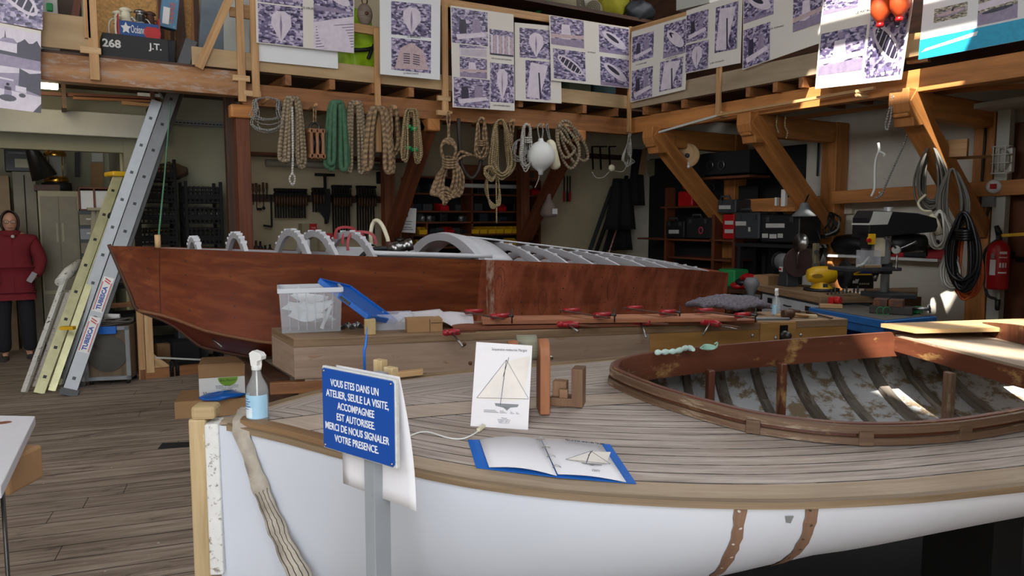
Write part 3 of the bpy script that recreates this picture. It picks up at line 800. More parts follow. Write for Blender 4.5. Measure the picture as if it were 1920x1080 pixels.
# canvas strip hanging over the bow
def ribbon(pts,ws,side,name,mats,parent=None,th=0.004,**k):
    mb=MB();L=0;ps=[V(p) for p in pts]
    for i in range(len(ps)-1):
        a,b=ps[i],ps[i+1];d=(b-a).length;s0,s1=V(side[i]).normalized()*ws[i]/2,V(side[i+1]).normalized()*ws[i+1]/2
        mb.face([a-s0,a+s0,b+s1,b-s1],[(L,0),(L,1),(L+d,1),(L+d,0)],True);L += d
    return mb.build(name,mats,parent,solid=th,**k)
def canvas_mat():
    m,nt,b=_nt('stained_canvas');co=coords(nt)
    n=noise(nt,co,9,6);c=ramp(nt,n,[(.3,C('8a8174')),(.7,C('b9b0a2'))]).outputs[0]
    tc=nt.nodes.new('ShaderNodeTexCoord');sp=nt.nodes.new('ShaderNodeSeparateXYZ');nt.links.new(tc.outputs['UV'],sp.inputs[0])
    ln=mathn(nt,'MULTIPLY',mathn(nt,'LESS_THAN',mathn(nt,'ABSOLUTE',mathn(nt,'SUBTRACT',mathn(nt,'FRACT',mathn(nt,'MULTIPLY',sp.outputs[1],4)),.5)),.09),mathn(nt,'GREATER_THAN',sp.outputs[0],.42))
    c=mixc(nt,ln,c,C('3a3835'));nt.links.new(c,b.inputs['Base Color']);b.inputs['Roughness'].default_value=.95
    bump(nt,b,noise(nt,co,30,6),.6,.006);return m
pth=[bw(.10,.10,deckz(.1,.1)+.012),bw(.10,.03,deckz(.1,.03)+.016),bw(.105,-.05,deckz(.1,-.05)+.016),bw(.11,-.10,.815),bw(.135,-.118,.76),bw(.155,-.132,.70),bw(.18,-.142,.63),bw(.208,-.150,.555),bw(.242,-.16,.47),bw(.285,-.175,.38),bw(.33,-.185,.29)]
wd=[.075,.07,.066,.06,.045,.05,.058,.055,.065,.07,.075]
sd=[BX]*3+[BX+V((0,0,.2))]*2+[BX*.9+V((0,0,.4))]*6
pth2=spline(pth,4);wd2=[interp(i/(len(pth2)-1)*(len(pth)-1),list(range(len(pth))),wd)*(1+.08*math.sin(i*1.7)) for i in range(len(pth2))];sd2=[V(sd[min(10,i//4)])+BY*(.35*math.sin(i*.9)) for i in range(len(pth2))]
o=ribbon(pth2,wd2,sd2,'canvas_strip',canvas_mat(),th=.012);tag(o,'crumpled off-white canvas strip draped over the bow of the white boat','strap')
# mooring bitt with a round barrel
W_BITT=wood('orange_worn_wood',C('b3784f'),C('8a4f2e'),grain=18,stain=C('9b8a76'),stain_amt=.6)
pb=on_deck(998,772);bt=thing('mooring_bitt','worn orange brown mooring bitt with rounded top fixed to the grey deck','bitt',pb,BRZ)
Fb=MW[bt.name]
def rounded(w,h,n=12,r=None):
    r=r or w/2;return [(-w/2,0),(w/2,0)]+[(math.cos(a)*w/2,h-r+math.sin(a)*r) for a in [math.pi*i/n for i in range(n+1)]]
mb=MB(Fb);mb.prism([V((.02,y,z)) for y,z in rounded(.10,.255)],(.035,0,0));mb.build('cheek',W_BITT,bt,bevel=.004)
mb=MB(Fb);mb.prism([V((-.085,y,z)) for y,z in rounded(.10,.25)],(.035,0,0));mb.build('cheek',W_BITT,bt,bevel=.004)
mb=MB(Fb);mb.cyl((-.05,.055,.215),(.02,.055,.215),.045,20);mb.build('barrel',wood('greenish_barrel',C('9a9a86'),C('6d6a55'),grain=12),bt)
mb=MB(Fb);mb.lathe((.055,-.02,.19),[(0,.014),(.007,.012),(.010,0)],10,axis=(1,0,0));mb.lathe((.055,-.015,.05),[(0,.01),(.007,.008),(.010,0)],10,axis=(1,0,0));mb.build('bolt',M_STEEL,bt)
# laminated sheet leaning on the bitt
a0,a1=on_deck(882,799),on_deck(990,806)
def D_at_z(px,py,depth):return D(px,py,depth)
dep=lambda p:(V(p)-ORI).dot(FWD*CP-V((0,0,SP)))
tl,tr=D(893,641,dep(a0)+.045),D(998,648,dep(a1)+.045)
def quadframe(bl,br,tl):return frame(bl,br-bl,None,None) if False else frame(bl,br-bl,(tl-bl))
lf=thing('laminated_sheet','white laminated sheet with a sailing boat drawing leaning on the bitt','sheet',a0)
def sheet(mb,bl,br,tr,tl,th=.0015):
    n=(br-bl).cross(tl-bl).normalized();mb.prism([bl,br,tr,tl],-n*th)
mb=MB();sheet(mb,a0,a1,tr,tl);mb.build('sheet',paint('glossy_laminate',C('e2dfe2'),.18,var=.02),lf)
def draw_boat(parent,Fq,w,h,sail=C('dcd6cf')):
    """line drawing of a gaff sloop in the plane of Fq (x right, y up)"""
    mb=MB(Fq);z=.0008
    def ln(x0,y0,x1,y1,t=.0007):
        a,b=V((x0*w,y0*h,z)),V((x1*w,y1*h,z));mb.bar(a,b,t*1.6,.0003,up=(0,0,1))
    mb.cur=1;mb.face([V((x*w,y*h,z*.5)) for x,y in ((.52,.30),(.90,.34),(.97,.86),(.55,.78))],[(0,0)]*4)
    mb.face([V((x*w,y*h,z*.5)) for x,y in ((.08,.33),(.48,.31),(.55,.76))],[(0,0)]*3)
    mb.cur=0;ln(.08,.335,.98,.355);ln(.50,.27,.56,.80,.001);ln(.56,.80,.98,.36);ln(.08,.335,.56,.80);ln(.52,.60,.60,.83,.001)
    mb.cur=2;mb.face([V((x*w,y*h,z)) for x,y in ((.40,.285),(.42,.255),(.58,.235),(.80,.255),(.82,.285))],[(0,0)]*5)
    mb.face([V((x*w,y*h,z)) for x,y in ((.55,.245),(.62,.205),(.68,.245))],[(0,0)]*3)
    return mb.build('boat_drawing',[P_INK,paint('sail_tint',sail,.8),P_GREY],parent)
Wd,Hg=(a1-a0).length,(tl-a0).length
Fq=frame(a0,a1-a0,tl-a0);Fq=Fq @ Matrix.Translation((0,0,.0006));draw_boat(lf,Fq,Wd,Hg)
lettering('title_lettering','Séquanaise restaurée Margot',Fq @ Matrix.Translation((Wd*.6,Hg*.92,.001)),.012,P_GREY,lf,Wd*.62)
lettering('caption_lettering','Margot\nLongueur 6,20 m\nLargeur 1,85 m\nVoilure 20 m²',Fq @ Matrix.Translation((Wd*.58,Hg*.09,.001)),.005,P_GREY,lf,Wd*.22)
mb=MB(Fq)
for x0,x1 in ((.22,.48),(.50,.62),(.68,.75),(.78,.84)):
    for k in range(3):mb.bar((Wd*x0,Hg*(.175+.012*k),.0012),(Wd*(x1-.03*k),Hg*(.178+.012*k),.0012),.0012,.0003,up=(0,0,1))
mb.build('plan_drawing',P_GREY,lf)
# notched wooden block
pk=on_deck(1063,759);wb=thing('wooden_chock','L-shaped brown wooden chock with small step standing beside the bitt','block',pk,BRZ-.35)
Fk=MW[wb.name];mb=MB(Fk)
mb.prism([(-.055,-.03,0),(.06,-.03,0),(.06,-.03,.135),(.02,-.03,.135),(.02,-.03,.03),(-.055,-.03,.03)],(0,.075,0));mb.build('chock_body',wood('brown_block',C('8d6a4e'),C('63452f'),grain=20),wb,bevel=.002)
mb=MB(Fk);mb.box((-.027,.02,.055),(.05,.045,.055));mb.box((-.008,-.018,.045),(.03,.02,.03));mb.build('step_piece',wood('brown_step',C('9a7658'),C('6f5038'),grain=20),wb,bevel=.002)
# open ring binder
bd=thing('ring_binder','open blue ring binder with white pages lying on the near edge of the deck','binder',on_deck(1040,860))
def dq(px,py,dz):return deck_hit(px,py,dz)
mb=MB();q=[dq(877,824,.004),dq(1016,826,.012),dq(1046,894,.012),dq(893,876,.004)];sheet(mb,q[3],q[2],q[1],q[0],.003)
q2=[dq(1016,826,.012),dq(1144,833,.004),dq(1193,906,.004),dq(1046,894,.012)];sheet(mb,q2[3],q2[2],q2[1],q2[0],.003);mb.build('cover',P_BLUE,bd)
mb=MB();r=[dq(899,824,.010),dq(1015,825,.020),dq(1044,892,.020),dq(917,876,.010)];mb.grid(lambda a,b:lerp(lerp(r[0],r[1],a),lerp(r[3],r[2],a),b)+V((0,0,.010*math.sin(a*3.14))),8,2);mb.build('page',P_PAPER,bd,solid=.002)
mb=MB();r2=[dq(1016,825,.020),dq(1127,832,.010),dq(1174,904,.010),dq(1046,889,.020)];mb.grid(lambda a,b:lerp(lerp(r2[0],r2[1],a),lerp(r2[3],r2[2],a),b)+V((0,0,.006*math.sin(a*3.14))),8,2);mb.build('page',P_PAPER,bd,solid=.002)
Fp=frame(r2[3],r2[2]-r2[3],r2[0]-r2[3]);Fp=Fp @ Matrix.Translation((0,0,.011))
w2,h2=(r2[2]-r2[3]).length,(r2[0]-r2[3]).length;draw_boat(bd,Fp @ Matrix.Translation((w2*.02,h2*.1,0)),w2*.75,h2*.7)
lettering('title_lettering','Séquanaise restaurée Margot',Fp @ Matrix.Translation((w2*.33,h2*.92,.001)),.011,P_INK,bd,w2*.62)
lettering('caption_lettering','Margot\n6,20 m',Fp @ Matrix.Translation((w2*.55,h2*.12,.001)),.006,P_GREY,bd,w2*.12)
for px,py in ((1014,829),(1024,845),(1034,862),(1044,882)):
    c=dq(px,py,.012);mb=MB();d=(r2[1]-r2[0]).normalized()
    mb.tube([c+d*(.014*math.cos(x))+V((0,0,.016*math.sin(x))) for x in [i*3.14/8 for i in range(9)]],.0016,6);mb.build('ring',M_STEEL,bd)
# white cable with small connector
cb=thing('white_cable','thin white cable with small cream connector lying on the grey deck','cable',on_deck(850,818))
pts=[on_deck(x,y)+V((0,0,.004)) for x,y in ((740,838),(772,818),(800,812),(840,823),(866,825),(885,818),(897,810))]
mb=MB();mb.tube(spline(pts,5),.0025,6);mb.build('cord',P_WHITE,cb)
c0,c1=on_deck(896,811),on_deck(908,802);mb=MB();mb.bar(c0+V((0,0,.007)),c1+V((0,0,.007)),.012,.01);mb.build('connector',P_CREAMP,cb,bevel=.002)
# mint green cord and rag on the far coaming
def coam_top(px,py):return deck_hit(px,py,.066)
mb=MB();a=coam_top(1312,658);b=coam_top(1343,655);c=(a+b)/2+V((0,0,.012));d=(b-a)/2
mb.grid(lambda x,y:c+d*(2*x-1)*(1-.25*abs(2*y-1))+V((0,0,.013*(2*y-1)*(1-.5*(2*x-1)**2)))+BY*.012*math.sin(x*5),8,4);mb.tube(spline([b+V((0,0,.006)),b+V((0,0,.028))+d*.12,b+V((0,0,.024))-d*.2],5),.002,6)
o=mb.build('face_mask',paint('mint_cloth',C('8fb8a4'),.9),solid=.003);tag(o,'crumpled mint green face mask lying on the far coaming','mask')
mb=MB();pts=[coam_top(x,y)+V((0,0,.008)) for x,y in ((1228,665),(1240,664),(1255,663),(1268,662),(1280,658),(1290,655),(1300,659))]
mb.tube(spline(pts,4),[.006+.007*abs(math.sin(i*.8)) for i in range(25)],8);o=mb.build('rag',paint('pale_rag',C('b7cfc6'),.95));tag(o,'twisted pale rag lying along the far coaming left of the mask','rag')
# plywood offcut and black tray on the far side
zpl=deckz(3.0,.55)+.075
mb=MB(FB);mb.prism([V((2.86,.60,zpl)),V((2.90,.40,zpl)),V((4.1,.32,zpl+.02)),V((4.1,.62,zpl+.02))],(0,0,.018));o=mb.build('plywood_offcut',W_PLY);tag(o,'bare plywood offcut lying across the cockpit coaming of the white boat','board')
pt=AZ(1905,624,zpl+.02);mb=MB(FB);t_,n_=to_tn(pt);zz=deckz(3.85,.60)+.05
mb.prism([V((3.72,.64,deckz(3.7,.66)+.005)),V((3.72,.78,deckz(3.7,.7)+.005)),V((4.0,.76,deckz(4.0,.66)+.005)),V((4.0,.64,deckz(4,.6)+.005))],(0,0,.03));o=mb.build('tool_tray',P_BLACK,bevel=.004);tag(o,'small black tray on the far side deck beyond the plywood offcut','tray')
# ================================================================== the blue notice on its post
sL,sR=D(603,681,1.95),D(737,730,1.785)
SX=(sR-sL);SX.z=0;SW=SX.length;SX.normalize();SN=V((SX.y,-SX.x,0))   # towards the camera
SH=.212;SO=V((sL.x,sL.y,1.163-SH))
post_c=SO+SX*SW*.56-SN*.05
sg=thing('notice_sign','blue notice board with white French capitals on a grey wooden post before the white hull','sign',(post_c.x,post_c.y,0))
mb=MB();mb.prism([SO+SX*x+V((0,0,z)) for x,z in ((.006,0),(SW-.006,0),(SW,.006),(SW,SH-.006),(SW-.006,SH),(.006,SH),(0,SH-.006),(0,.006))],-SN*.004)
mb.build('sign_plate',paint('enamel_blue',C('12489c'),.3,var=.03,scale=3,dirt=C('5f86c0'),dirt_amt=.735),sg,bevel=.001)
mb=MB();e=.004;mb.prism([SO+SX*(x)-SN*.0042+V((0,0,z)) for x,z in ((-e,-e),(SW+e,-e),(SW+e,SH+e),(-e,SH+e))],-SN*.012);mb.build('backing_board',paint('greyish_white_edge',C('c8cac6'),.6,dirt=C('8a8a84'),dirt_amt=.62,scale=30),sg,bevel=.002)
Fs=frame(SO,SX,V((0,0,1))) @ Matrix.Translation((0,0,.0006))
W_TXT=paint('sign_white',C('e6e8ec'),.4,var=.01)
for k,(tx,cx,wd_) in enumerate((('VOUS ETES DANS UN',.475,.68),('ATELIER, SEULE LA VISITE,',.505,.88),('ACCOMPAGNEE',.49,.52),('EST AUTORISEE.',.485,.54),('MERCI DE NOUS SIGNALER',.49,.90),('VOTRE PRESENCE.',.49,.62))):
    lettering('sign_lettering',tx,Fs @ Matrix.Translation((SW*cx,SH*(.835-.137*k),.0004)),.0265,W_TXT,sg,SW*wd_,bold=.0003)
mb=MB()
for x in (.03,.97):
    for z in (.035,.965):mb.lathe(SO+SX*SW*x+V((0,0,SH*z)),[(0,.003),(.003,.002),(.0035,0)],8,axis=SN)
mb.build('screw',M_STEEL,sg)
mb=MB();c=post_c;mb.obox((c.x,c.y,.58),SX*.019,SN*.027,(0,0,.58));mb.build('post',paint('grey_painted_wood',C('8d9297'),.6,var=.08,scale=8,dirt=C('6f7173'),dirt_amt=.66),sg,bevel=.002)
PCX=V((post_c.x,post_c.y,0));mb=MB();mb.obox((PCX-SN*.042+SX*-.028)+V((0,0,1.13)),SX*.016,SN*.011,(0,0,.055));mb.obox((PCX-SN*.042+SX*.012)+V((0,0,1.125)),SX*.016,SN*.011,(0,0,.045));mb.build('stake_end',W_STEM,sg,bevel=.002)
mb=MB();q=D(683,664,2.05);mb.tube([q-V((0,0,.08)),q+V((0,0,.012)),q+V((.004,0,.022)),q+V((.007,0,.045)),q+V((.01,0,.075))],[.004,.004,.0045,.003,.0008],8);mb.build('blue_tipped_stick',P_BLUE,sg)
mb=MB();mb.box((post_c.x,post_c.y,.02),(.35,.35,.04),.4);mb.build('foot',W_DARK,sg,bevel=.004)
# drooping sheet of paper behind the notice
pa=thing('paper_sheet','white sheet of paper hanging curled behind the blue notice','paper',post_c-SN*.02+V((0,0,.8)))
B0=SO-SN*.020
def pf(a,b):
    x=lerp(.07,.96,a)*SW+(.03*b*(a));z=SH*1.02-.325*b-.012*a*b;bulge=.03*math.sin(b*2.4)*(.4+.6*a)
    return B0+SX*x-SN*(.012+.010*b+bulge*.6)+V((0,0,z))
def pf2(a,b):
    p=pf(a,b);return p
mb=MB();mb.grid(pf2,10,10);mb.build('sheet',P_PAPER,pa,solid=.001)
# ================================================================== mahogany runabout under repair
MANG=math.radians(32)
MX=LAT*math.cos(MANG)+FWD*math.sin(MANG);MY=FWD*math.cos(MANG)-LAT*math.sin(MANG)
MO=LAT*-2.80+FWD*5.2;MRZ=math.atan2(MX.y,MX.x);ML=5.41;MS=ML/4.83
mboat=thing('mahogany_runabout','brown plywood motor boat hull with white deck frames, unfinished, behind the workbench','boat',MO,MRZ)
FM=MW[mboat.name]
def mw(t,n,z):return MO+MX*t+MY*n+V((0,0,z))
def mb_(t):return sinterp(t,[0,.32,.76,1.3,2.1,3.1,4.2,ML],[.012,.15,.32,.49,.65,.74,.76,.72])
def proj(p):
    r=p-ORI;d=r.dot(FWD*CP-V((0,0,SP)));return 960+FOC*r.dot(LAT)/d,540-FOC*(r.z*CP+r.dot(FWD)*SP)/d
_zt={}
def msheer(t):
    k=round(t,4)
    if k not in _zt:
        px=proj(mw(t,-mb_(t),1.2))[0]
        py=sinterp(px,[205,430,700,935,1150,1290,1368],[461,470,481,488,497,505,512])
        r=ray(px,py);g=mw(t,-mb_(t),0)-ORI;_zt[k]=CAM_H+r.z*(g.dot(FWD)/r.dot(FWD))
    return _zt[k]
def mt(px):     # station whose near sheer falls at this pixel column
    a,b=0.0,ML
    for _ in range(40):
        m=(a+b)/2
        if proj(mw(m,-mb_(m),1.2))[0] < px:a=m
        else:b=m
    return a
def mchine(t):return interp(t,[0,.25,.5,.9,1.4,2,3,ML],[.0,.05,.19,.34,.47,.57,.64,.62]),interp(t,[0,.25,.5,.9,1.4,2,3,ML],[.90,.845,.76,.66,.57,.52,.50,.52])
def mkeel(t):return interp(t,[0,.25,.5,.9,1.4,2,3,ML],[.90,.80,.62,.50,.43,.40,.40,.44])
def stemx(z,t):return t+max(0,(1.36-z))*.34*max(0,1-t/.6)      # raked stem
T_SCARF=mt(925)
def maho_mat():
    m,nt,b=_nt('raw_mahogany_ply')
    co=coords(nt,'UV',(1.2,7,1));n=noise(nt,co,1.6,6,.6,.8)
    c=ramp(nt,n,[(.3,C('50200a')),(.5,C('663015')),(.7,C('804622'))]).outputs[0]
    n2=noise(nt,coords(nt,'Object',(1,1,1)),1.1,4)
    c=mixc(nt,ramp(nt,n2,[(.45,(0,0,0)),(.7,(.7,.7,.7))]).outputs[0],c,C('7a3820'))
    so=nt.nodes.new('ShaderNodeSeparateXYZ');tc=nt.nodes.new('ShaderNodeTexCoord');nt.links.new(tc.outputs['Object'],so.inputs[0])
    aft=mathn(nt,'GREATER_THAN',so.outputs[0],T_SCARF-.1)
    smear=noise(nt,coords(nt,'Object',(3,1,1.2),(0,.6,0)),2.0,5)
    c=mixc(nt,mathn(nt,'MULTIPLY',aft,ramp(nt,smear,[(.4,(.15,)*3),(.7,(.75,)*3)]).outputs[0]),c,C('b8664c'))
    x=mathn(nt,'ADD',so.outputs[0],mathn(nt,'MULTIPLY',so.outputs[2],.12))
    band=mathn(nt,'LESS_THAN',mathn(nt,'ABSOLUTE',mathn(nt,'SUBTRACT',x,T_SCARF+.12)),.035)
    rag=ramp(nt,noise(nt,coords(nt,'Object',(14,14,5)),1.5,6),[(.42,(0,0,0)),(.6,(.75,)*3)]).outputs[0]
    c=mixc(nt,mathn(nt,'MULTIPLY',band,rag),c,C('c3a592'))
    seam=mathn(nt,'LESS_THAN',mathn(nt,'ABSOLUTE',mathn(nt,'SUBTRACT',so.outputs[0],.30)),.0035)
    c=mixc(nt,seam,c,C('4a2010'))
    nt.links.new(c,b.inputs['Base Color']);b.inputs['Roughness'].default_value=.6;b.inputs['Specular IOR Level'].default_value=.25;return m
M_MAHO=maho_mat();M_MAHO_D=wood('red_mahogany_bottom',C('6d2712'),C('4a180c'),grain=14,rough=.4)
P_FRAME=paint('white_primer',C('c6c7cb'),.5,var=.04)
P_FRAME_G=paint('grey_primer',C('a3a1a4'),.5,var=.04)
MT=[0,.06,.12,.2,.3,.42,.55,.7,.9,1.1,1.4,1.7,2.0,2.4,2.8,3.2,3.6,4.0,4.4,4.9,ML]
def side_pt(t,s,v):
    b,z=mb_(t),msheer(t);cb_,cz=mchine(t);n=lerp(cb_,b,v)-.03*math.sin(math.pi*v)*(1 if t > .3 else t/.3);zz=lerp(cz,z,v)
    return V((stemx(zz,t)+(0 if t < ML else .0),s*n,zz))
mb=MB(FM)
for s in (-1,1):mb.grid(lambda a,b:side_pt(MT[round(a*(len(MT)-1))],s,b),len(MT)-1,6,lambda a,b:(a*4.8,b*.6))
# screw heads in rows over the sides
rng=random.Random(3);mb.cur=1
def dot(t,v,r,s=-1):
    c=side_pt(t,s,v);a=(side_pt(t+.01,s,v)-c).normalized();u=(side_pt(t,s,min(v+.02,1.02))-c).normalized();nn=u.cross(a)*-s
    if nn.y*s < 0:nn=-nn
    mb.face([c+nn*.003+(a*math.cos(k*1.047)+u*math.sin(k*1.047)*-s)*r for k in range(6)],[(0,0)]*6,False)
for k in range(66):dot(.12+k*.078,.955,.0055)
for t in [.2,.45,.75,1.05,1.35,1.75,2.1,2.5,3.0,3.4,3.8,4.2,4.6,5.0]:
    for v in (.2,.36,.52,.68,.84):dot(t+rng.uniform(-.02,.02),v+rng.uniform(-.02,.02),rng.uniform(.005,.009))
for k in range(38):dot(.5+k*.125,.44+.02*math.sin(k),.0055)
for k in range(45):dot(.35+k*.11,.05,.0045)
# pencilled ovals
mb.cur=2
for t,v,rx,rz in ((mt(940),.72,.055,.12),(mt(940),.70,.03,.075),(mt(1027),.5,.04,.10),(mt(1157),.68,.05,.12),(mt(935),.25,.06,.05)):
    L=[side_pt(t+rx*math.cos(a),-1,v+rz*math.sin(a)*1.6)+V((0,-.003,0)) for a in [i*.2618 for i in range(25)]]
    for p,q in zip(L[:-1],L[1:]):mb.face([p,q,q+V((.0,0,.005)),p+V((.005,0,.0))],[(0,0)]*4)
mb.build('side_planking',[M_MAHO,paint('dark_screw_head',C('3a1d10'),.6),P_INK],mboat)
mb=MB(FM)
for s in (-1,1):mb.grid(lambda a,b:(lambda t:V((stemx(mchine(t)[1],t) if b < .5 else stemx(mkeel(t),t),s*lerp(mchine(t)[0],.012,b),lerp(mchine(t)[1],mkeel(t),b**.85))))(MT[round(a*(len(MT)-1))]),len(MT)-1,4,lambda a,b:(a*4.8,b*.6))
mb.build('bottom_planking',M_MAHO_D,mboat)
mb=MB(FM);tr=[V((ML,-mb_(ML),msheer(ML))),V((ML+.06,-.62,.52)),V((ML+.06,0,.44)),V((ML+.06,.62,.52)),V((ML,mb_(ML),msheer(ML)))]
tr += [V((ML,n,msheer(ML)+.04*(1-(n/.72)**2))) for n in (.4,0,-.4)];mb.prism(tr,(-.02,0,0));mb.build('transom',M_MAHO,mboat)
mb=MB(FM)
ps=[V((stemx(lerp(1.36,.91,a),0)-.004,0,lerp(1.372,.91,a))) for a in [i/6 for i in range(7)]]
ps += [V((stemx(mkeel(t),t),0,mkeel(t)-.004)) for t in (.12,.2,.3,.42,.55,.7,.9,1.4)];mb.tube(spline(ps,3),.013,8);mb.build('stem',W_DARK,mboat)
# chine batten
mb=MB(FM);mb.tube([V((stemx(mchine(t)[1],t),-mchine(t)[0]-.006,mchine(t)[1])) for t in MT],.014,6);mb.build('chine_batten',wood('chine_wood',C('8a5a34'),C('5a3018')),mboat)
# sheer clamps: white inside edges
for s in (-1,1):
    mb=MB(FM);q=[V((stemx(msheer(t),t)+(.08 if t < .1 else 0),s*max(mb_(t)-.055,.01),msheer(t)-.03)) for t in MT if t > .25]
    for a,b in zip(q[:-1],q[1:]):mb.bar(a,b+(b-a)*.02,.035,.05)
    mb.build('sheer_clamp',P_FRAME,mboat)
# arched deck frames
def arch(t,crown,depth,th,mats,name='deck_frame',n0=-1.0,n1=1.0,chips=True,legs=False,flat=False):
    mb=MB(FM);b=mb_(t)-.012;z=msheer(t);K=20;out,inn=[],[]
    for k in range(K+1):
        x=lerp(n0,n1,k/K);zz=z+crown*(1-abs(x)**2.2);out.append(V((t,x*b,zz)))
        inn.append(V((t,x*b*(1-depth/b*.8),zz-depth*(.8+.5*abs(x)**2))))
    for k in range(K):
        a,b2,c,d=out[k],out[k+1],inn[k+1],inn[k];h=V((th,0,0))
        mb.cur=1;mb.face([d,c,b2,a],[(0,0)]*4);mb.face([a+h,b2+h,c+h,d+h],[(0,0)]*4)
        mb.cur=0;mb.face([a,b2,b2+h,a+h],[(0,0)]*4);mb.face([d+h,c+h,c,d],[(0,0)]*4)
    if chips:
        for k in (2,4,6,8,12,14,16,18):mb.obox((out[k]+out[k+1])/2+V((th/2,0,.002)),V((th*.75,0,0)),(out[k+1]-out[k])*.12,V((0,0,.008)))
    return mb.build(name,mats,mboat)
FR=[P_FRAME,P_FRAME_G]
arch(mt(372),.085,.05,.03,FR);arch(mt(460),.13,.055,.03,FR);arch(mt(578),.175,.065,.03,FR);arch(mt(630),.175,.065,.03,FR);arch(mt(702),.185,.06,.03,FR)
tA=mt(900);arch(tA,.20,.08,.06,FR,chips=False)
mb=MB(FM);
def deckp(t,x,crown):return V((t,x*(mb_(t)-.012),msheer(t)+crown*(1-abs(x)**2.2)))
mb.grid(lambda a,b:deckp(lerp(tA+.05,tA+.30,a),lerp(-1,1,b),lerp(.20,.165,a)),3,20);mb.build('deck_band',P_FRAME,mboat,solid=.02)
tB=[mt(x) for x in (1012,1064,1112,1162,1210,1252,1292,1330)]
for k,t in enumerate(tB):arch(t,.145-.013*k,.06,.022,FR)
mb=MB(FM);mb.grid(lambda a,b:deckp(lerp(tA+.28,ML-.05,a),lerp(-.10,.10,b),lerp(.175,.05,a))+V((0,0,.004)),12,2);mb.build('king_plank',P_FRAME,mboat,solid=.015)
mb=MB(FM);mb.grid(lambda a,b:deckp(lerp(tA+.28,ML-.05,a),lerp(.52,.60,b),lerp(.165,.045,a)),12,2);mb.build('deck_stringer',P_FRAME_G,mboat,solid=.015)
# side decks beside the cockpit and its inner bulkheads
for s in (-1,1):
    mb=MB(FM);t0,t1=mt(705),mt(925)
    mb.grid(lambda a,b:(lambda t:V((t,s*(mb_(t)-.015-.13*b),msheer(t)+.028)))(lerp(t0,t1,a)),8,1);mb.build('side_deck',P_FRAME,mboat,solid=.03)
    mb=MB(FM);mb.grid(lambda a,b:(lambda t:V((t,s*(mb_(t)-.16),msheer(t)+.03-.2*b)))(lerp(t0,t1,a)),8,1);mb.build('cockpit_side',P_FRAME,mboat,solid=.02)
mb=MB(FM);mb.box(((mt(575)+mt(640))/2,-.1,msheer(1.4)-.02),(.03,.03,.25));mb.build('frame_strut',P_FRAME,mboat)
# supports below
mb=MB(FM)
for t in (1.0,3.9):
    mb.box((t,0,mkeel(t)/2-.012),(.14,1.1,mkeel(t)-.06))
mcr=thing('boat_stocks','dark timber stocks under the brown plywood boat','stocks',mw(2.4,0,0),MRZ)
for t in (1.0,3.9):
    mb=MB(FM);mb.box((t,0,mkeel(t)/2-.03),(.14,1.1,mkeel(t)-.08));mb.build('timber_block',W_DARK,mcr)
# screws left in the bottom
for t,v in ((.62,.3),(1.15,.35),(1.7,.5)):
    q=V((stemx(mkeel(t),t),-lerp(mchine(t)[0],.012,v),lerp(mchine(t)[1],mkeel(t),v**.85)))+V((0,-.004,0));mb=MB(FM);mb.cyl(q,q+V((.05,-.06,-.05)),.006,6);mb.ball(q+V((.05,-.06,-.05)),.010,8,6);mb.build('protruding_screw',M_STEEL,mboat)
# steering wheel hose, red clamps and engine in the front opening
def arc3(c,ax,ay,r0,r1,a0,a1,n=14):return [c+ax*(r0*math.cos(lerp(a0,a1,i/n)))+ay*(r1*math.sin(lerp(a0,a1,i/n))) for i in range(n+1)]
hz=thing('ribbed_hose','cream ribbed hose bent in a hoop rising out of the brown boat','hose',D(708,478,6.2))
c=D(709,470,6.2);mb=MB();pts=spline([D(697,470,6.3),D(695,440,6.3),D(700,417,6.3),D(709,414,6.25),D(718,425,6.2),D(726,445,6.15),D(728,455,6.15)],6)
mb.tube(pts,.017,10);mb.build('hose',P_CREAMP,hz)
mb=MB();mb.tube([D(728,453,6.15),D(733,482,6.15)],.02,10);mb.build('hose_end',paint('brown_rubber',C('4a2a24'),.6),hz)
P_CLAMP=paint('red_enamel',C('a3202a'),.4,dirt=C('6a1a1e'),dirt_amt=.66)
def cclamp(c,sx,sz,rz,label,dr=.02):
    t=thing('c_clamp',label,'clamp',c,rz,'red clamps on the deck frames of the brown boat');Fc=MW[t.name]
    mb=MB(Fc);pts=[(-sx,0,-sz),(-sx,0,-sz*.1),(-sx*.75,0,sz*.75),(0,0,sz),(sx*.75,0,sz*.75),(sx,0,sz*.1),(sx,0,-sz*.35)]
    pp=spline([V(p) for p in pts],5)
    for a,b in zip(pp[:-1],pp[1:]):mb.bar(a,b+(b-a)*.08,.022,dr*1.4,up=(0,1,0))
    mb.build('clamp_frame',P_CLAMP,t)
    mb=MB(Fc);mb.cyl((sx*.9,0,-sz*.5),(sx*.2,0,-sz*.15),.008,8);mb.cyl((sx*1.0,-.05,-sz*.55),(sx*1.0,.05,-sz*.55),.005,6);mb.build('clamp_screw',M_DSTEEL,t)
    return t
cclamp(D(648,437,6.3),.085,.05,-.2,'red C-clamp furthest back on the white deck frame')
cclamp(D(662,446,6.2),.085,.05,-.25,'red C-clamp between two others on the white deck frame')
cclamp(D(678,452,6.05),.11,.075,-.3,'red C-clamp nearest the white ribbed hose')
cclamp(D(614,447,6.4),.06,.035,.6,'small red C-clamp on the far end of a deck frame')
en=thing('boat_engine','dark engine with red parts and chrome cylinder inside the brown boat','engine',mw(2.05,0.1,.60),MRZ);Fe=MW[en.name]
mb=MB(Fe);mb.box((0,0,.22),(.6,.45,.42));mb.box((-.05,0,.46),(.45,.3,.12));mb.build('engine_block',P_BLACK,en,bevel=.02)
mb=MB(Fe);mb.tube(spline([V((-.3,-.1,.5)),V((-.2,-.12,.66)),V((0,-.12,.70)),V((.2,-.12,.60)),V((.28,-.1,.45))],5),.02,8);mb.build('air_pipe',P_DGREY,en)
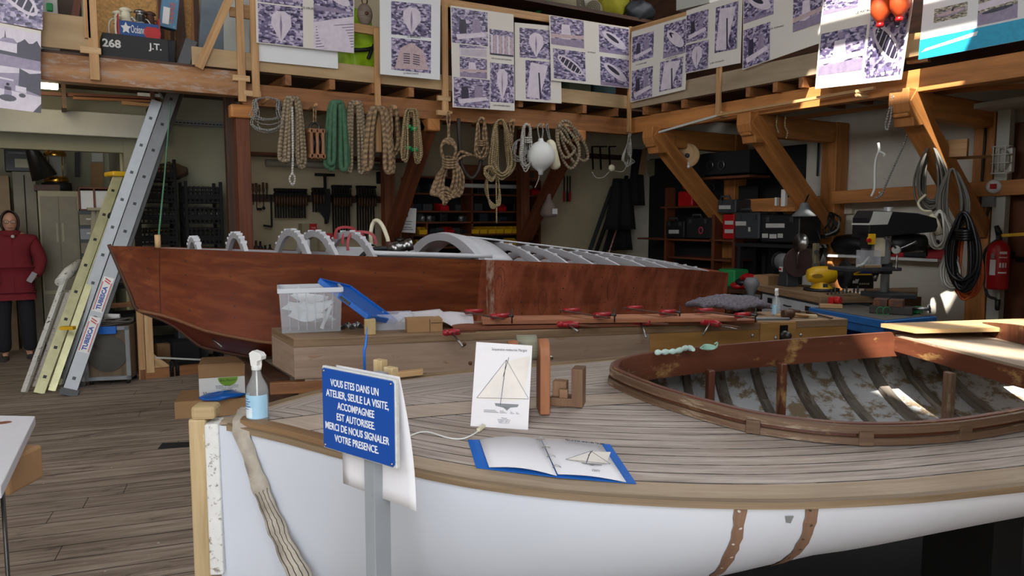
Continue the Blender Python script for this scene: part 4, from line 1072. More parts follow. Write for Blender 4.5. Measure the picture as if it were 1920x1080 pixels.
for y in (-.05,.05,.14):mb=MB(Fe);mb.ball((-.12,y,.56),(.045,.035,.035));mb.build('valve_cap',P_CLAMP,en)
mb=MB();ca,cb2=D(737,468,6.0),D(757,460,6.25);dd=(cb2-ca).normalized();mb.lathe(D(728,470,6.05),[(0,0),(.035,.002),(.042,.03),(.055,.035),(.055,.09),(.04,.095),(.04,.15),(.05,.155),(.05,.2),(0,.205)],18,axis=LAT*.9+FWD*.3+V((0,0,.25)))
mb.build('chrome_cylinder',M_STEEL,en)
# ================================================================== workbench
ZB=.85
bf0,bf1=AZ(550,636,ZB),AZ(1590,598,ZB);bk0=AZ(517,615,ZB);bdir=(bf1-bf0).normalized();bn=V((-bdir.y,bdir.x,0))
bk1=bf1+bn*.52;bk0=bf0+bn*.52-bdir*.16
bench=thing('workbench','long heavy paint-spattered wooden workbench before the brown boat','workbench',(bf0+bk1)/2-V((0,0,ZB)),math.atan2(bdir.y,bdir.x))
W_BTOP=wood('bench_top',C('a58868'),C('6b5138'),grain=22,stain=C('57402c'),stain_amt=.6)
W_BSIDE=wood('bench_side',C('b29a86'),C('8a705d'),grain=16,stain=C('8a5d38'),stain_amt=.60)
W_BEND=wood('bench_yellow',C('b98d50'),C('8f6630'),grain=10)
mb=MB();mb.prism([bf0,bf1,bk1,bk0],(0,0,-.05));mb.build('bench_top',W_BTOP,bench,bevel=.004)
ap0,ap1=bf0-V((0,0,.05))+bn*.004,bf1-V((0,0,.05))+bn*.004
def apron(u0,u1,h,m,name='front_board'):
    mb=MB();a,b=lerp(ap0,ap1,u0),lerp(ap0,ap1,u1);mb.prism([a,b,b-V((0,0,h)),a-V((0,0,h))],bn*.045);return mb.build(name,m,bench,bevel=.003)
apron(0,.60,.19,W_BSIDE);apron(.60,.815,.19,W_BEND);apron(.888,1.0,.19,W_BEND)
mb=MB();a,b=lerp(bf0,bf1,.815)-bn*.012-V((0,0,.004)),lerp(bf0,bf1,.888)-bn*.012-V((0,0,.004));mb.prism([a,b,b-V((0,0,.235)),a-V((0,0,.235))],bn*.06);mb.build('vice_jaw',W_BEND,bench,bevel=.004)
mb=MB();c=lerp(bf0,bf1,.862)-bn*.014-V((0,0,.09));mb.obox(c,bdir*.03,bn*.004,(0,0,.065));mb.build('vice_plate',M_IRON,bench)
mb=MB();mb.lathe(c-V((0,0,.0)),[(0,.07),(.02,.068),(.026,.05),(.024,.02),(.03,.018),(.03,0)],14,axis=-bn);mb.build('vice_screw',M_DSTEEL,bench)
for u,dz in ((.80,.09),(.795,.17),(.845,.11),(.90,.10),(.27,.07),(.28,.19),(.36,.12)):
    mb=MB();c2=lerp(bf0,bf1,u)-bn*(.016 if .815 < u < .888 else .001)-V((0,0,dz));mb.lathe(c2,[(0,.012),(.008,.010),(.012,0)],10,axis=-bn);mb.build('bolt',M_STEEL if u > .7 else M_RUST,bench)
for u in (.03,.27,.62,.93):
    for dn in (.06,.44):
        mb=MB();c3=lerp(bf0,bf1,u)+bn*dn;mb.obox((c3.x,c3.y,.405),bdir*.055,bn*.045,(0,0,.405));mb.build('leg',W_BSIDE,bench,bevel=.004)
mb=MB();a=lerp(bf0,bf1,-.02)+bn*.25;b=lerp(bf0,bf1,1)+bn*.25;a.z=b.z=.30;mb.bar(a,b,.4,.03);mb.build('lower_shelf',W_DARK,bench)
mb=MB();a=bf0+bn*.03-bdir*.14;b=bf0+bn*.03+bdir*.30;a.z=b.z=.56;mb.bar(a,b,.05,.07);mb.build('cross_rail',W_BEAM,bench,bevel=.004)
for s in (-1,1):
    mb=MB();a=bf0+bn*.05+bdir*.06;b=a+bdir*.11*s;a.z=.54;b.z=.2;mb.bar(a,b,.06,.07,up=bn);mb.build('brace',W_BEAM,bench)
mb=MB();mb.prism([bf0-bdir*.0+bn*.05-V((0,0,.05)),bk0-V((0,0,.05)),bk0-V((0,0,.24)),bf0+bn*.05-V((0,0,.24))],bdir*.045);mb.build('end_board',W_BSIDE,bench,bevel=.003)
def BT(px,py,dz=0):return AZ(px,py,ZB+dz)
# clear tote of white cut-outs
tb=[BT(528,627),BT(640,622)];td=(tb[1]-tb[0]);tw=td.length;td.normalize();tn2=V((-td.y,td.x,0));tdep=.30;th_=.275
tote=thing('storage_tote','clear plastic storage tote full of white cut-outs on the bench end','box',tb[0])
def tq(x,y,z):f=1-.07*(1-z/th_);return tb[0]+td*(tw/2+(x-tw/2)*f)+tn2*(tdep/2+(y-tdep/2)*f)+V((0,0,z))
mb=MB();P4=[(0-.01,0),(tw+.01,0),(tw+.01,tdep),(-.01,tdep)]
for i in range(4):
    a,b=P4[i],P4[(i+1) % 4];mb.face([tq(*a,.003),tq(*b,.003),tq(*b,th_),tq(*a,th_)],[(0,0)]*4)
mb.face([tq(*p,.003) for p in P4][::-1],[(0,0)]*4);mb.build('tote_body',G_TOTE,tote)
mb=MB()
for i in range(4):
    a,b=tq(*P4[i],th_-.012),tq(*P4[(i+1) % 4],th_-.012);mb.bar(a,b,.018,.03)
mb.build('rim',glass('milky_rim',(.8,.83,.87),.3,.3),tote,bevel=.003)
for k in range(6):
    x=tw*(.12+.15*k);mb=MB();mb.bar(tq(x,-.004,.02),tq(x,-.004,th_-.02),.006,.006,up=tn2);mb.build('rib',G_TOTE,tote)
rng=random.Random(5)
def blob(c,ax,ay,w,h,seed):
    r=random.Random(seed);return [c+ax*(w*(.75+.25*math.cos(3*a+r.random()))*math.cos(a))+ay*(h*(.8+.2*math.sin(2*a+seed))*math.sin(a)) for a in [i*.4189 for i in range(15)]]
for k in range(12):
    x=tw*rng.uniform(.3,.62);y=tdep*(.12+.07*k);z=.04+.085*rng.random()+.01*k
    mb=MB();ax=(td*math.cos(.5*math.sin(k))+V((0,0,math.sin(.5*math.sin(k*2))))).normalized();ay=(V((0,0,1))+tn2*.35-td*ax.z).normalized()
    pts=blob(tq(x,y,max(z,.07)),ax,ay,.10+.02*(k % 3),.045+.012*(k % 2),k);m0=min(p.z for p in pts)-ZB
    if m0 < .006:pts=[p+V((0,0,.008-m0)) for p in pts]
    mb.prism(pts,tn2*.006);o=mb.build('plastic_cutout',P_WHITE);tag(o,'white plastic cut-out offcut lying in the clear tote','cut-out','white cut-outs in the clear tote')
mb=MB();mb.bar(tq(tw*.68,.03,.02),tq(tw*.86,.06,.16),.02,.006,up=tn2);o=mb.build('plastic_cutout',P_WHITE);tag(o,'long narrow white strip leaning upright in the clear tote','cut-out','white cut-outs in the clear tote')
# blue lid leaning on the tote and a wood block under it
lA,lB,lC2,lD=D(598,527,4.70),D(690,596,4.52),D(706,591,4.80),D(624,520,5.02)
lid=thing('tote_lid','bright blue plastic lid leaning between the clear tote and a wood block','lid',lB)
n3=(lB-lA).cross(lD-lA).normalized();mb=MB()
LF=frame(lA,lB-lA,lD-lA);lw,lh=(lB-lA).length,(lD-lA).length
mb=MB(LF);mb.prism([(0,.02,0),(.02,0,0),(lw-.02,0,0),(lw,.02,0),(lw,lh-.02,0),(lw-.02,lh,0),(.02,lh,0),(0,lh-.02,0)],(0,0,.006));mb.build('lid_panel',P_BLUE,lid)
mb=MB(LF)
for a,b in (((0,0),(lw,0)),((lw,0),(lw,lh)),((lw,lh),(0,lh)),((0,lh),(0,0))):mb.bar((*a,.004),(*b,.004),.014,.035,up=(0,0,1))
mb.build('lid_rim',P_BLUE,lid,bevel=.004)
mb=MB(LF);mb.box((lw*.55,-.009,.004),(.09,.004,.018));mb.build('handle_slot',P_DGREY,lid)
wbk=BT(694,627);mb=MB();mb.obox(wbk+V((0,0,.048)),bdir*.034,bn*.03,(0,0,.048));o=mb.build('wood_block',wood('pale_block',C('cdb483'),C('a98b58'),grain=9),bevel=.006);tag(o,'small upright pale wood block propping the blue lid','block')
# clear small box, chain, cloth over carton
sb=BT(705,622)+bn*.05;t=thing('small_plastic_box','low clear plastic box beside the pale wood block','box',sb);Fx=frame(sb,bdir,z=(0,0,1))
mb=MB(Fx)
for a,b in (((0,0),(.24,0)),((.24,0),(.24,.16)),((.24,.16),(0,.16)),((0,.16),(0,0))):mb.face([(*a,0),(*b,0),(b[0],b[1],.10),(a[0],a[1],.10)],[(0,0)]*4)
mb.face([(0,0,0),(0,.16,0),(.24,.16,0),(.24,0,0)],[(0,0)]*4);mb.build('box_body',G_TOTE,t,solid=.003)
mb=MB(Fx);mb.bar((.14,.03,.03),(.19,.06,.07),.006,.006);mb.build('contents',M_STEEL,t)
mb=MB()
cpts2=[BT(x,y,.012) for x,y in ((643,614),(652,608),(660,614),(668,607),(676,612))]
for k,p in enumerate(spline(cpts2,4)):mb.lathe(p,[(.014,-.004),(.018,0),(.014,.004),(.010,0),(.014,-.004)],8,axis=(math.sin(k*1.6),math.cos(k*1.6),.3))
o=mb.build('chain',M_STEEL);tag(o,'small heap of steel chain between the clear tote and wood block','chain')
cc=BT(770,624)+bn*.01;Fc=frame(cc,bdir,z=(0,0,1));t=thing('open_carton','small open cardboard carton under the white cloth','carton',cc)
mb=MB(Fc);mb.box((.09,.07,.04),(.22,.14,.08));mb.build('carton_body',P_CARD,t,bevel=.002)
mb=MB(Fc);mb.box((.12,-.0015,.04),(.003,.002,.08));mb.box((.16,-.0015,.055),(.07,.002,.003));mb.build('flap_edge',P_BLACK_M,t)
mb=MB();K0,K1,K2,K3=BT(722,597,.06),BT(890,610,.03),BT(885,598,.02),BT(735,590,.06)
def cloth(a,b):
    p=lerp(lerp(K0,K1,a),lerp(K3,K2,a),b);on=1 if .1 < a < .62 else .75
    return V((p.x,p.y,ZB+.086*(on)+.012*math.sin(a*11)*(1-b)-.035*(1-b)**3*(1+.8*math.sin(a*9))-.045*max(0,a-.72)+.01*math.sin(a*5+b*4)))
mb.grid(cloth,22,8);o=mb.build('white_cloth',paint('thin_white_cloth',C('d3cfd2'),.9,var=.02),solid=.003);tag(o,'crumpled white cloth lying over the small carton on the bench','cloth')
# mahogany planks glued up under clamps
def plank(px0,py0,px1,py1,w,th,dz,m,label,group='mahogany planks on the bench'):
    a,b=BT(px0,py0,dz+th),BT(px1,py1,dz+th);d=(b-a).normalized();nn=V((-d.y,d.x,0));mb=MB();mb.prism([a,b,b+nn*w,a+nn*w],(0,0,-th));o=mb.build('plank',m,bevel=.002);return tag(o,label,'plank',group)
W_PL=wood('pink_mahogany',C('bd7f5c'),C('94593a'),grain=16)
W_PL2=wood('brown_mahogany',C('9a5a3a'),C('6a3a22'),grain=16)
plank(850,614,1420,600,.20,.022,.004,W_PL2,'brown mahogany plank under the glued panel, nearest the bench front')
mb=MB();a,b=BT(905,601,.06),BT(1382,595,.06);d=(b-a).normalized();nn=V((-d.y,d.x,0))
pl=thing('glued_panel','pink mahogany panel of glued strips held by red clamps on the bench','panel',a-V((0,0,.03)))
for k in range(3):
    mb=MB();o0=nn*(.075*k);mb.prism([a+o0,b+o0,b+o0+nn*.0735,a+o0+nn*.0735],(0,0,-.026));mb.build('strip',W_PL if k != 1 else wood('pale_mahogany',C('c58a66'),C('9c6242'),grain=16),pl,bevel=.001)
# F-clamps: steel bar, red fixed arm, red sliding arm, screw
def fclamp(c,d,L,label,dz,tail=-1):
    d=V(d).normalized();s=V((-d.y,d.x,0));t=thing('bar_clamp',label,'clamp',c,0,'red bar clamps on the mahogany panel')
    mb=MB();mb.bar(c-d*L*.5,c+d*L*.62,.024,.008,up=(0,0,1));mb.build('bar',M_RUST,t)
    mb=MB();mb.tube([c-d*L*.42-s*.0,c-d*L*.40+s*.06,c-d*L*.40+s*.13],[.017,.016,.012],8);mb.build('fixed_arm',P_CLAMP,t)
    mb=MB();mb.tube([c+d*L*.30,c+d*L*.32+s*.06,c+d*L*.32+s*.13],[.019,.018,.016],8);mb.build('sliding_arm',P_CLAMP,t)
    mb=MB();e=c+d*L*.32+s*.12;mb.cyl(e-d*.05,e+d*.06,.008,8);mb.cyl(e+d*.05-V((0,0,.045)),e+d*.05+V((0,0,.045)),.005,6);mb.build('screw',M_DSTEEL,t)
    return t
Fd=nn*-1
fpos=[(470+430,590,.085,'red bar clamp at the left end of the glued panel'),(1090,588,.085,'red bar clamp across the middle of the glued panel'),(1212,583,.085,'red bar clamp across the glued panel right of its middle'),(1350,588,.085,'red bar clamp at the right end of the glued panel')]
for px,py,dz,lb in fpos:fclamp(BT(px,py,dz),(Fd+bdir*.55),.42,lb,dz)
def hclamp(px,py,px2,py2,dz,label,tx,ty):
    a,b=BT(px,py,dz),BT(px2,py2,dz);d=(b-a).normalized();s=V((-d.y,d.x,0));t=thing('bar_clamp',label,'clamp',(a+b)/2-V((0,0,.012)),0,'red bar clamps along the bench front')
    mb=MB();mb.tube([a,lerp(a,b,.35)+s*.02,lerp(a,b,.6)],[.016,.022,.016],8);mb.ball(a,(.022,.022,.02),10,6);mb.build('sliding_arm',P_CLAMP,t)
    mb=MB();mb.bar(lerp(a,b,.4),b+(b-a)*.25,.022,.008,up=(0,0,1));mb.build('bar',M_RUST,t)
    e=lerp(a,b,.25);mb=MB();q=D(tx,ty,(e-ORI).dot(FWD)-.08);mb.cyl(e,q,.006,8);mb.build('handle',M_STEEL,t);return t
hclamp(836,624,880,622,.03,'red bar clamp lying under the white cloth',868,650)
hclamp(1050,608,1110,610,.03,'red bar clamp hanging over the bench front below the panel middle',1084,622)
hclamp(1188,604,1240,607,.03,'red bar clamp hanging over the bench front below the panel, second from its right end',1212,633)
hclamp(1318,604,1372,612,.03,'red bar clamp hanging over the bench front by the yellow timber',1318,628)
# grey shag fabric, spray bottle, brush, mallet, pipe, papers
mb=MB();g0,g1=BT(1318,592,.0),BT(1440,590,.0);gd=(g1-g0);
def rug(a,b):
    p=g0+gd*a+bn*(.30*b-.02);e=min(a,1-a,b*1.0,1-b)
    return V((p.x,p.y,ZB+.055+.05*min(1,e*6)+.012*math.sin(a*9+b*4)+.006*math.sin(a*47)*math.cos(b*39)))
mb.grid(rug,40,20);o=mb.build('shaggy_mat',paint('grey_shag',C('6e6870'),.95,var=.5,scale=70,bmp=1.0),solid=.03);tag(o,'rolled grey shaggy mat at the right end of the glued panel','mat')
spray_bottle(BT(1455,592),.20,'clear trigger spray bottle with blue label on the right end of the workbench',glass('pale_liquid',(.85,.92,.95),.05,.8),-2.6)
mb=MB();q0,q1=BT(1345,598,.02),BT(1480,598,.02);mb.tube([q0,q1],.010,10);o=mb.build('grey_pipe',P_GREY);tag(o,'thin grey pipe lying before the shaggy mat','pipe')
t=thing('mallet','small round wooden mallet right of the spray bottle on the bench','mallet',BT(1478,589));mb=MB();c=BT(1476,589,.035);mb.tube([c-bdir*.035,c-bdir*.02,c+bdir*.03,c+bdir*.05],[.026,.034,.034,.022],14);mb.build('head',W_DARK,t);mb=MB();mb.cyl(c+bdir*.04,c+bdir*.17-V((0,0,.02)),.009,8);mb.build('handle',W_PINE,t)
t=thing('paint_brush','wide paint brush with pale bristles lying on the bench end','brush',BT(1515,592));a=BT(1500,592,.012);mb=MB();mb.bar(a,a+bdir*.10-bn*.05,.07,.018);mb.build('bristles',paint('pale_bristle',C('b8a684'),.9,bmp=.5),t);mb=MB();mb.bar(a-bdir*.0,a-bdir*.05+bn*.03,.05,.02);mb.tube([a-bdir*.04+bn*.025,a-bdir*.14+bn*.08],[.012,.008],8);mb.build('handle',W_PINE2,t)
for k,(x0,y0,x1,y1) in enumerate(((1532,590,1560,597),(1500,584,1530,588))):
    a,b=BT(x0,y0,.010),BT(x1,y1,.010);t=thing('chisel',('dark chisel lying nearest the bench right corner','dark chisel lying behind the paint brush')[k],'chisel',a,0,'chisels on the bench end');mb=MB();mb.bar(a,b,.016,.006);mb.build('blade',M_DSTEEL,t);mb=MB();mb.tube([a,a-(b-a)*.7],[.010,.013],8);mb.build('handle',W_DARK,t)
mb=MB();a,b=BT(1325,606,.003),BT(1382,617,.003);mb.prism([a,b,b+bn*.08,a+bn*.10],(0,0,.002));o=mb.build('white_card',P_PAPER);tag(o,'white card under the right clamps at the bench front','card')
# ================================================================== posters and photographs hung along the mezzanine
def photo_mat(k,warm=0.0):
    m,nt,b=_nt('photo_print');co=coords(nt,'UV',(1,1,1));
    mp=[n for n in nt.nodes if n.type == 'MAPPING'][0];mp.inputs['Location'].default_value=(k*3.7,k*1.9,0)
    mp.inputs['Scale'].default_value=(1,1.6,1)
    vo=N(nt,'ShaderNodeTexVoronoi',distance='CHEBYCHEV');vo.inputs['Scale'].default_value=13;vo.inputs['Randomness'].default_value=.9;nt.links.new(co,vo.inputs['Vector'])
    sx=N(nt,'ShaderNodeSeparateColor');nt.links.new(vo.outputs['Color'],sx.inputs[0])
    n=mathn(nt,'ADD',mathn(nt,'MULTIPLY',sx.outputs[0],.55),mathn(nt,'MULTIPLY',noise(nt,co,7,6,.7),.45))
    a,d,l=(C('2a2540'),C('74698c'),C('c2b6ca')) if not warm else (C('3c3832'),C('8d8474'),C('cfc7b2'))
    c=ramp(nt,n,[(.25,a),(.5,d),(.75,l)]).outputs[0]
    nt.links.new(c,b.inputs['Base Color']);b.inputs['Roughness'].default_value=.35;return m
PH=[photo_mat(i) for i in range(5)];PHW=[photo_mat(7,1),photo_mat(8,1)]
PL=paint('photo_light',C('cfc4cf'),.35,var=.1,scale=14);PD=paint('photo_dark',C('2f2a3d'),.35,var=.3,scale=30)
PM=paint('photo_mid',C('8c7f97'),.35,var=.2,scale=20);PPK=paint('photo_pink',C('b9a2a4'),.35,var=.15,scale=26)
P_BOARD=paint('poster_board',C('d6d0c6'),.7,var=.03,scale=1.5)
P_BOARDW=paint('white_board',C('dcdcdc'),.6,var=.02)
pcount=[0]
def poster(cor,plane,label,photos,texts=(),group='posters along the mezzanine rail',off=0.0,mat=None,th=.008,cat='poster',curl=0.0,extra=None):
    """cor: pixel corners tl, tr, br, bl seen on the mezzanine edge; photos: (u0, v0, u1, v1, kind)"""
    f=(lambda q:AY(q[0],q[1],YM-.075-off)) if plane == 'Y' else (lambda q:AX(q[0],q[1],XM-.075-off))
    tl,tr,br,bl=[f(q) for q in cor]
    n=(tr-bl).cross(tl-br).normalized();
    if n.dot(ORI-tl) < 0:n=-n
    t=thing('poster',label,cat,(bl+br)/2,0,group)
    mb=MB();mb.prism([bl,br,tr,tl],-n*th);mb.build('backing_board',mat or P_BOARD,t,bevel=.001)
    def P(u,v,z=.002):return lerp(lerp(tl,tr,u),lerp(bl,br,u),v)+n*z
    for (u0,v0,u1,v1,kind) in photos:
        pcount[0] += 1;k=pcount[0];r=random.Random(k);mb=MB();lift=.012 if kind.endswith('*') else 0;kd=kind.rstrip('*')
        def Q(a,b,z=.001):return P(lerp(u0,u1,a),lerp(v0,v1,b),z+lift*a*b)
        G=4
        for i in range(G):
            for j in range(G):
                a0,a1,b0,b1=i/G,(i+1)/G,j/G,(j+1)/G;mb.face([Q(a0,b1),Q(a1,b1),Q(a1,b0),Q(a0,b0)],[(a0,b1),(a1,b1),(a1,b0),(a0,b0)],True)
        def shp(pts,m,z=.0018):mb.cur=m;q=[Q(min(max(x,0),1),min(max(y,0),1),z) for x,y in pts];mb.face(q,[(x,y) for x,y in pts])
        def ell(cx,cy,rx,ry,m,z=.0018,rot=0):shp([(cx+rx*math.cos(a)*math.cos(rot)-ry*math.sin(a)*math.sin(rot),cy+rx*math.cos(a)*math.sin(rot)+ry*math.sin(a)*math.cos(rot)) for a in [-i*.3927 for i in range(16)]],m,z)
        def man(x,y,s,m=2,sh=1):ell(x,y,.06*s,.07*s,4);shp([(x-.11*s,y+.1*s),(x-.13*s,y+.45*s),(x-.1*s,y+.8*s),(x+.1*s,y+.8*s),(x+.14*s,y+.4*s),(x+.1*s,y+.1*s)],m)
        if kd == 'hull':shp([(.5,.95),(.28,.5),(.3,.25),(.42,.14),(.6,.14),(.72,.25),(.74,.5)],1);shp([(.5,.9),(.47,.5),(.5,.2),(.53,.5)],4,.0024)
        elif kd == 'boat':ell(.52,.5,.47,.17,1,.0018,.62);ell(.45,.43,.26,.07,2,.0024,.62);shp([(.0,.85),(.0,1),(1,1),(1,.95),(.5,.9)],4,.002)
        elif kd == 'ribs':
            ell(.52,.5,.47,.18,1,.0018,.62);ell(.52,.5,.41,.12,2,.0024,.62)
            for q in range(6):x,y=.22+.11*q,.3+.085*q;shp([(x+.05,y-.1),(x+.08,y-.1),(x-.02,y+.12),(x-.05,y+.12)],1,.003)
        elif kd == 'plank':
            shp([(0,.35),(1,.1),(1,1),(0,1)],1)
            for q in range(9):y=.4+.07*q;shp([(.05,y+.05),(1,y-.12),(1,y-.105),(.05,y+.065)],2,.0024)
        elif kd == 'boards':
            for q in range(8):x=.04+.12*q;shp([(x,.22+.04*(q % 2)),(x,.95),(x+.1,.95),(x+.1,.2)],3 if q % 2 else 1,.0018)
            shp([(0,.93),(0,1),(1,1),(1,.93)],2,.0024)
        elif kd == 'men':man(.3,.22,.8,2);man(.68,.15,.9,4);shp([(.1,.75),(.9,.6),(.95,.72),(.15,.9)],1,.0024)
        elif kd == 'man':man(.45,.12,1.1,1);shp([(.0,.62),(1,.55),(1,.68),(0,.75)],3,.0024);shp([(.0,.78),(1,.72),(1,1),(0,1)],4,.002)
        elif kd == 'deck':shp([(.08,.95),(.22,.3),(.5,.1),(.78,.3),(.95,.9)],3);[shp([(.30,.45+.07*q),(.30,.48+.07*q),(.46,.48+.07*q),(.46,.45+.07*q)],2,.0024) for q in range(5)];[shp([(.54,.45+.07*q),(.54,.48+.07*q),(.72,.5+.07*q),(.70,.47+.07*q)],2,.0024) for q in range(5)]
        elif kd == 'sail':shp([(.2,.05),(.05,.95),(.55,.98),(.9,.1)],1);shp([(.55,.98),(.5,.3),(.56,.3),(.62,.98)],2,.0024)
        elif kd == 'house':
            shp([(0,0),(0,.64),(1,.7),(1,0)],1);shp([(0,.6),(0,1),(1,1),(1,.64)],4,.002);tl_=[(i/14,.40+.10*math.sin(i*2.3)*(i % 3 != 0)-(.1 if i > 8 else 0)) for i in range(15)];shp(tl_[::-1]+[(0,.68),(1,.74)],2,.0024)
            shp([(.28,.36),(.28,.60),(.58,.62),(.58,.36),(.43,.28)],1,.0028);shp([(.26,.38),(.60,.38),(.52,.26),(.34,.26)],4,.003);shp([(.36,.27),(.39,.27),(.375,.06)],2,.0032)
        elif kd == 'yard':
            shp([(0,0),(0,1),(1,1),(1,0)],1,.0014);shp([(0,.22),(0,.5),(1,.62),(1,.1),(.6,.12)],4);shp([(.62,0),(.6,.45),(1,.6),(1,.05),(.8,.1)],2,.0022);man(.22,.36,.6,1);man(.42,.42,.5,4);shp([(.04,.24),(.04,.28),(.52,.33),(.52,.29)],1,.0026);shp([(.55,.42),(.55,.55),(.74,.58),(.74,.44)],1,.0026);ell(.42,.74,.15,.08,2,.0026);ell(.67,.64,.06,.05,2,.003);shp([(.86,1),(1,1),(1,.78)],2,.0028)
        elif kd == 'sketch':ell(.5,.5,.46,.2,4,.0018,-.12);ell(.5,.48,.42,.13,3,.0022,-.12);shp([(.52,.42),(.58,.05),(.6,.42)],2,.0024)
        elif kd == 'port':shp([(0,.2),(0,.45),(1,.35),(1,.1)],1);shp([(0,.55),(0,1),(1,1),(1,.5)],4,.0022);ell(.5,.55,.4,.07,2,.0026,-.1)
        mats=(PHW[k % 2] if kd in ('house','yard','port','sketch') else PH[k % 5]);base=[mats,PL,PD,PPK,PM]
        mb.build('photo_print',base,t)
    F0=frame(bl,tr-tl,None,None) if False else None
    for tx,u,v,w,sz in texts:
        c=P(u,v,.003);X=(tr-tl).normalized();Fq=frame(c,X,n.cross(X));lettering('caption_lettering',tx,Fq,sz,P_INK,t,w*(tr-tl).length)
    if extra:extra(t,P)
    return t,P
poster([(478,-70),(664,-45),(664,100),(481,80)],'Y','large poster of two purple boatbuilding photos, left of the lime green bag',[(.02,.02,.46,.48,'men'),(.02,.50,.46,.99,'hull'),(.57,.02,.99,.50,'boat'),(.57,.47,.99,1.0,'plank*')],[('LES VIRURES',.52,.49,.15,.03)],off=.01)
poster([(482,60),(633,75),(634,129),(482,114)],'Y','plain white panel half hidden below the leftmost large rail poster',[],off=-.035,mat=P_BOARDW,cat='panel')
poster([(712,-12),(826,-2),(825,150),(713,139)],'Y','tall white poster with a hull photo above and a deck photo below',[(.18,.08,.84,.49,'hull'),(.18,.53,.84,.93,'deck')],[('LE BROSSAGE',.55,.50,.22,.026),('LE PINOCHAGE',.5,.955,.25,.026)],mat=P_BOARDW,off=.03)
poster([(845,10),(963,27),(965,208),(849,201)],'Y','tall poster of six purple photos, left of the two-photo sheet',[(.01,.02,.57,.36,'men'),(.60,.18,.99,.44,'boards'),(.12,.37,.55,.48,'plank'),(.12,.49,.55,.69,'man'),(.02,.70,.59,.99,'men'),(.60,.52,.99,.92,'hull')],[('LES CLOUS RETOURNES',.79,.475,.33,.022),('LES MEMBRURES',.78,.955,.28,.022)],off=.012)
poster([(965,42),(1051,50),(1053,194),(966,188)],'Y','narrow poster with an upturned hull photo above a standing boat photo',[(.10,.06,.80,.44,'hull'),(.22,.47,.76,.97,'sail')],off=-.004)
poster([(1030,28),(1180,52),(1181,166),(1034,151)],'Y','four-photo poster in the inner corner of the mezzanine',[(.01,.01,.41,.44,'man'),(.60,.03,.99,.46,'boat'),(.03,.50,.42,.96,'ribs'),(.61,.53,.99,.99,'boat')],[('LE PONT',.5,.49,.1,.024)],off=.018)
poster([(1184,60),(1291,28),(1284,168),(1182,192)],'X','four-photo poster just right of the mezzanine corner',[(.02,.08,.42,.44,'men'),(.60,.04,.99,.50,'boat*'),(.02,.56,.42,.99,'men'),(.55,.54,.95,.95,'sail*')],[('LE PLANCHER',.2,.49,.2,.022),('LES ROUES',.75,.52,.2,.022)],off=.0)
poster([(1287,20),(1392,-14),(1388,118),(1284,138)],'X','poster with a tall dark sail photo on its right half',[(.01,.08,.42,.52,'men*'),(.01,.55,.44,.99,'hull*'),(.55,.10,.94,.78,'sail*')],[('LES VOILES',.6,.92,.25,.022)],off=.012)
poster([(1394,-22),(1548,-72),(1545,78),(1392,131)],'X','wide poster with curling photos, left of the orange fenders',[(.01,.02,.40,.44,'boat'),(.01,.52,.36,.99,'men*'),(.64,.30,.98,.75,'man*')],[('LES ESPARS',.44,.62,.18,.022)],off=.0)
poster([(1546,-40),(1726,-95),(1690,149),(1528,167)],'X','large sunlit poster behind the two orange fenders',[(.02,.05,.42,.33,'boat'),(.02,.50,.55,.88,'man'),(.58,.42,.98,.96,'ribs')],[('LE MATAGE',.5,.38,.18,.03)],off=.06)
def banner(t,P):
    mb=MB();mb.prism([P(0,1,.003),P(1,1,.003),P(1,.80,.003),P(0,.80,.003)],(P(0,1,.004)-P(0,1,.003)));mb.build('blue_band',paint('turquoise_print',C('1c9cc0'),.5,var=.12,scale=25),t)
    mb=MB();mb.face([P(.02,.93,.0045),P(.44,.87,.0045),P(.45,.83,.0045),P(.05,.90,.0045)],[(0,0)]*4);mb.build('boat_print',P_BOARDW,t)
t,P=poster([(1738,-75),(1990,-150),(1990,62),(1722,112)],'X','white information panel with a turquoise band along its bottom edge',[(.10,.52,.36,.66,'sketch'),(.44,.52,.72,.78,'port')],[('Le dessin original',.25,.30,.3,.03),('est conservé au chantier',.24,.36,.32,.026),('dans le cahier des formes',.24,.41,.32,.026),('Yachting',.92,.88,.16,.045)],mat=P_BOARDW,off=.03,cat='panel',extra=banner)
poster([(-30,-75),(81,-60),(80,56),(-30,36)],'Y','purple photo of boat ribs, topmost of the three prints at the far left',[(.0,.0,1,1,'ribs')],off=.05,group='prints at the far left')
poster([(-32,36),(77,58),(76,134),(-32,118)],'Y','black and white print of a house and trees, middle of three at far left',[(.0,.08,1,1,'house')],off=.045,group='prints at the far left')
poster([(-32,118),(77,134),(77,212),(-32,198)],'Y','old print of men working in a yard, lowest of the three at the far left',[(.0,.0,1,1,'yard')],off=.05,group='prints at the far left')
# orange fenders hung in front of the poster
def fender(px,y0,y1,r,label):
    c=AX(px,y1,XM-.28);top=AX(px,y0,XM-.28);h=top.z-c.z;t=thing('boat_fender',label,'fender',(c.x,c.y,c.z),0,'orange fenders on the mezzanine rail');F_=MW[t.name]
    mb=MB(F_);mb.lathe((0,0,0),[(0,0),(r*.25,.0),(r*.5,.03),(r*.95,.09),(r,.15),(r,h-.15),(r*.9,h-.08),(r*.4,h-.02),(r*.2,h)],20);mb.build('fender_body',P_ORANGE,t)
    mb=MB(F_);mb.lathe((0,0,-.03),[(.02,0),(.035,.01),(.03,.035),(.018,.04)],10);mb.build('eye',P_RED,t)
    mb=MB(F_);mb.tube([(0,0,h),(.02,0,h+.25)],.006,6);mb.tube(spline([V((0,0,-.03)),V((.02,.01,-.05)),V((-.01,.02,-.07)),V((.03,0,-.06))],4),.006,6);mb.build('lanyard',P_DGREY,t)
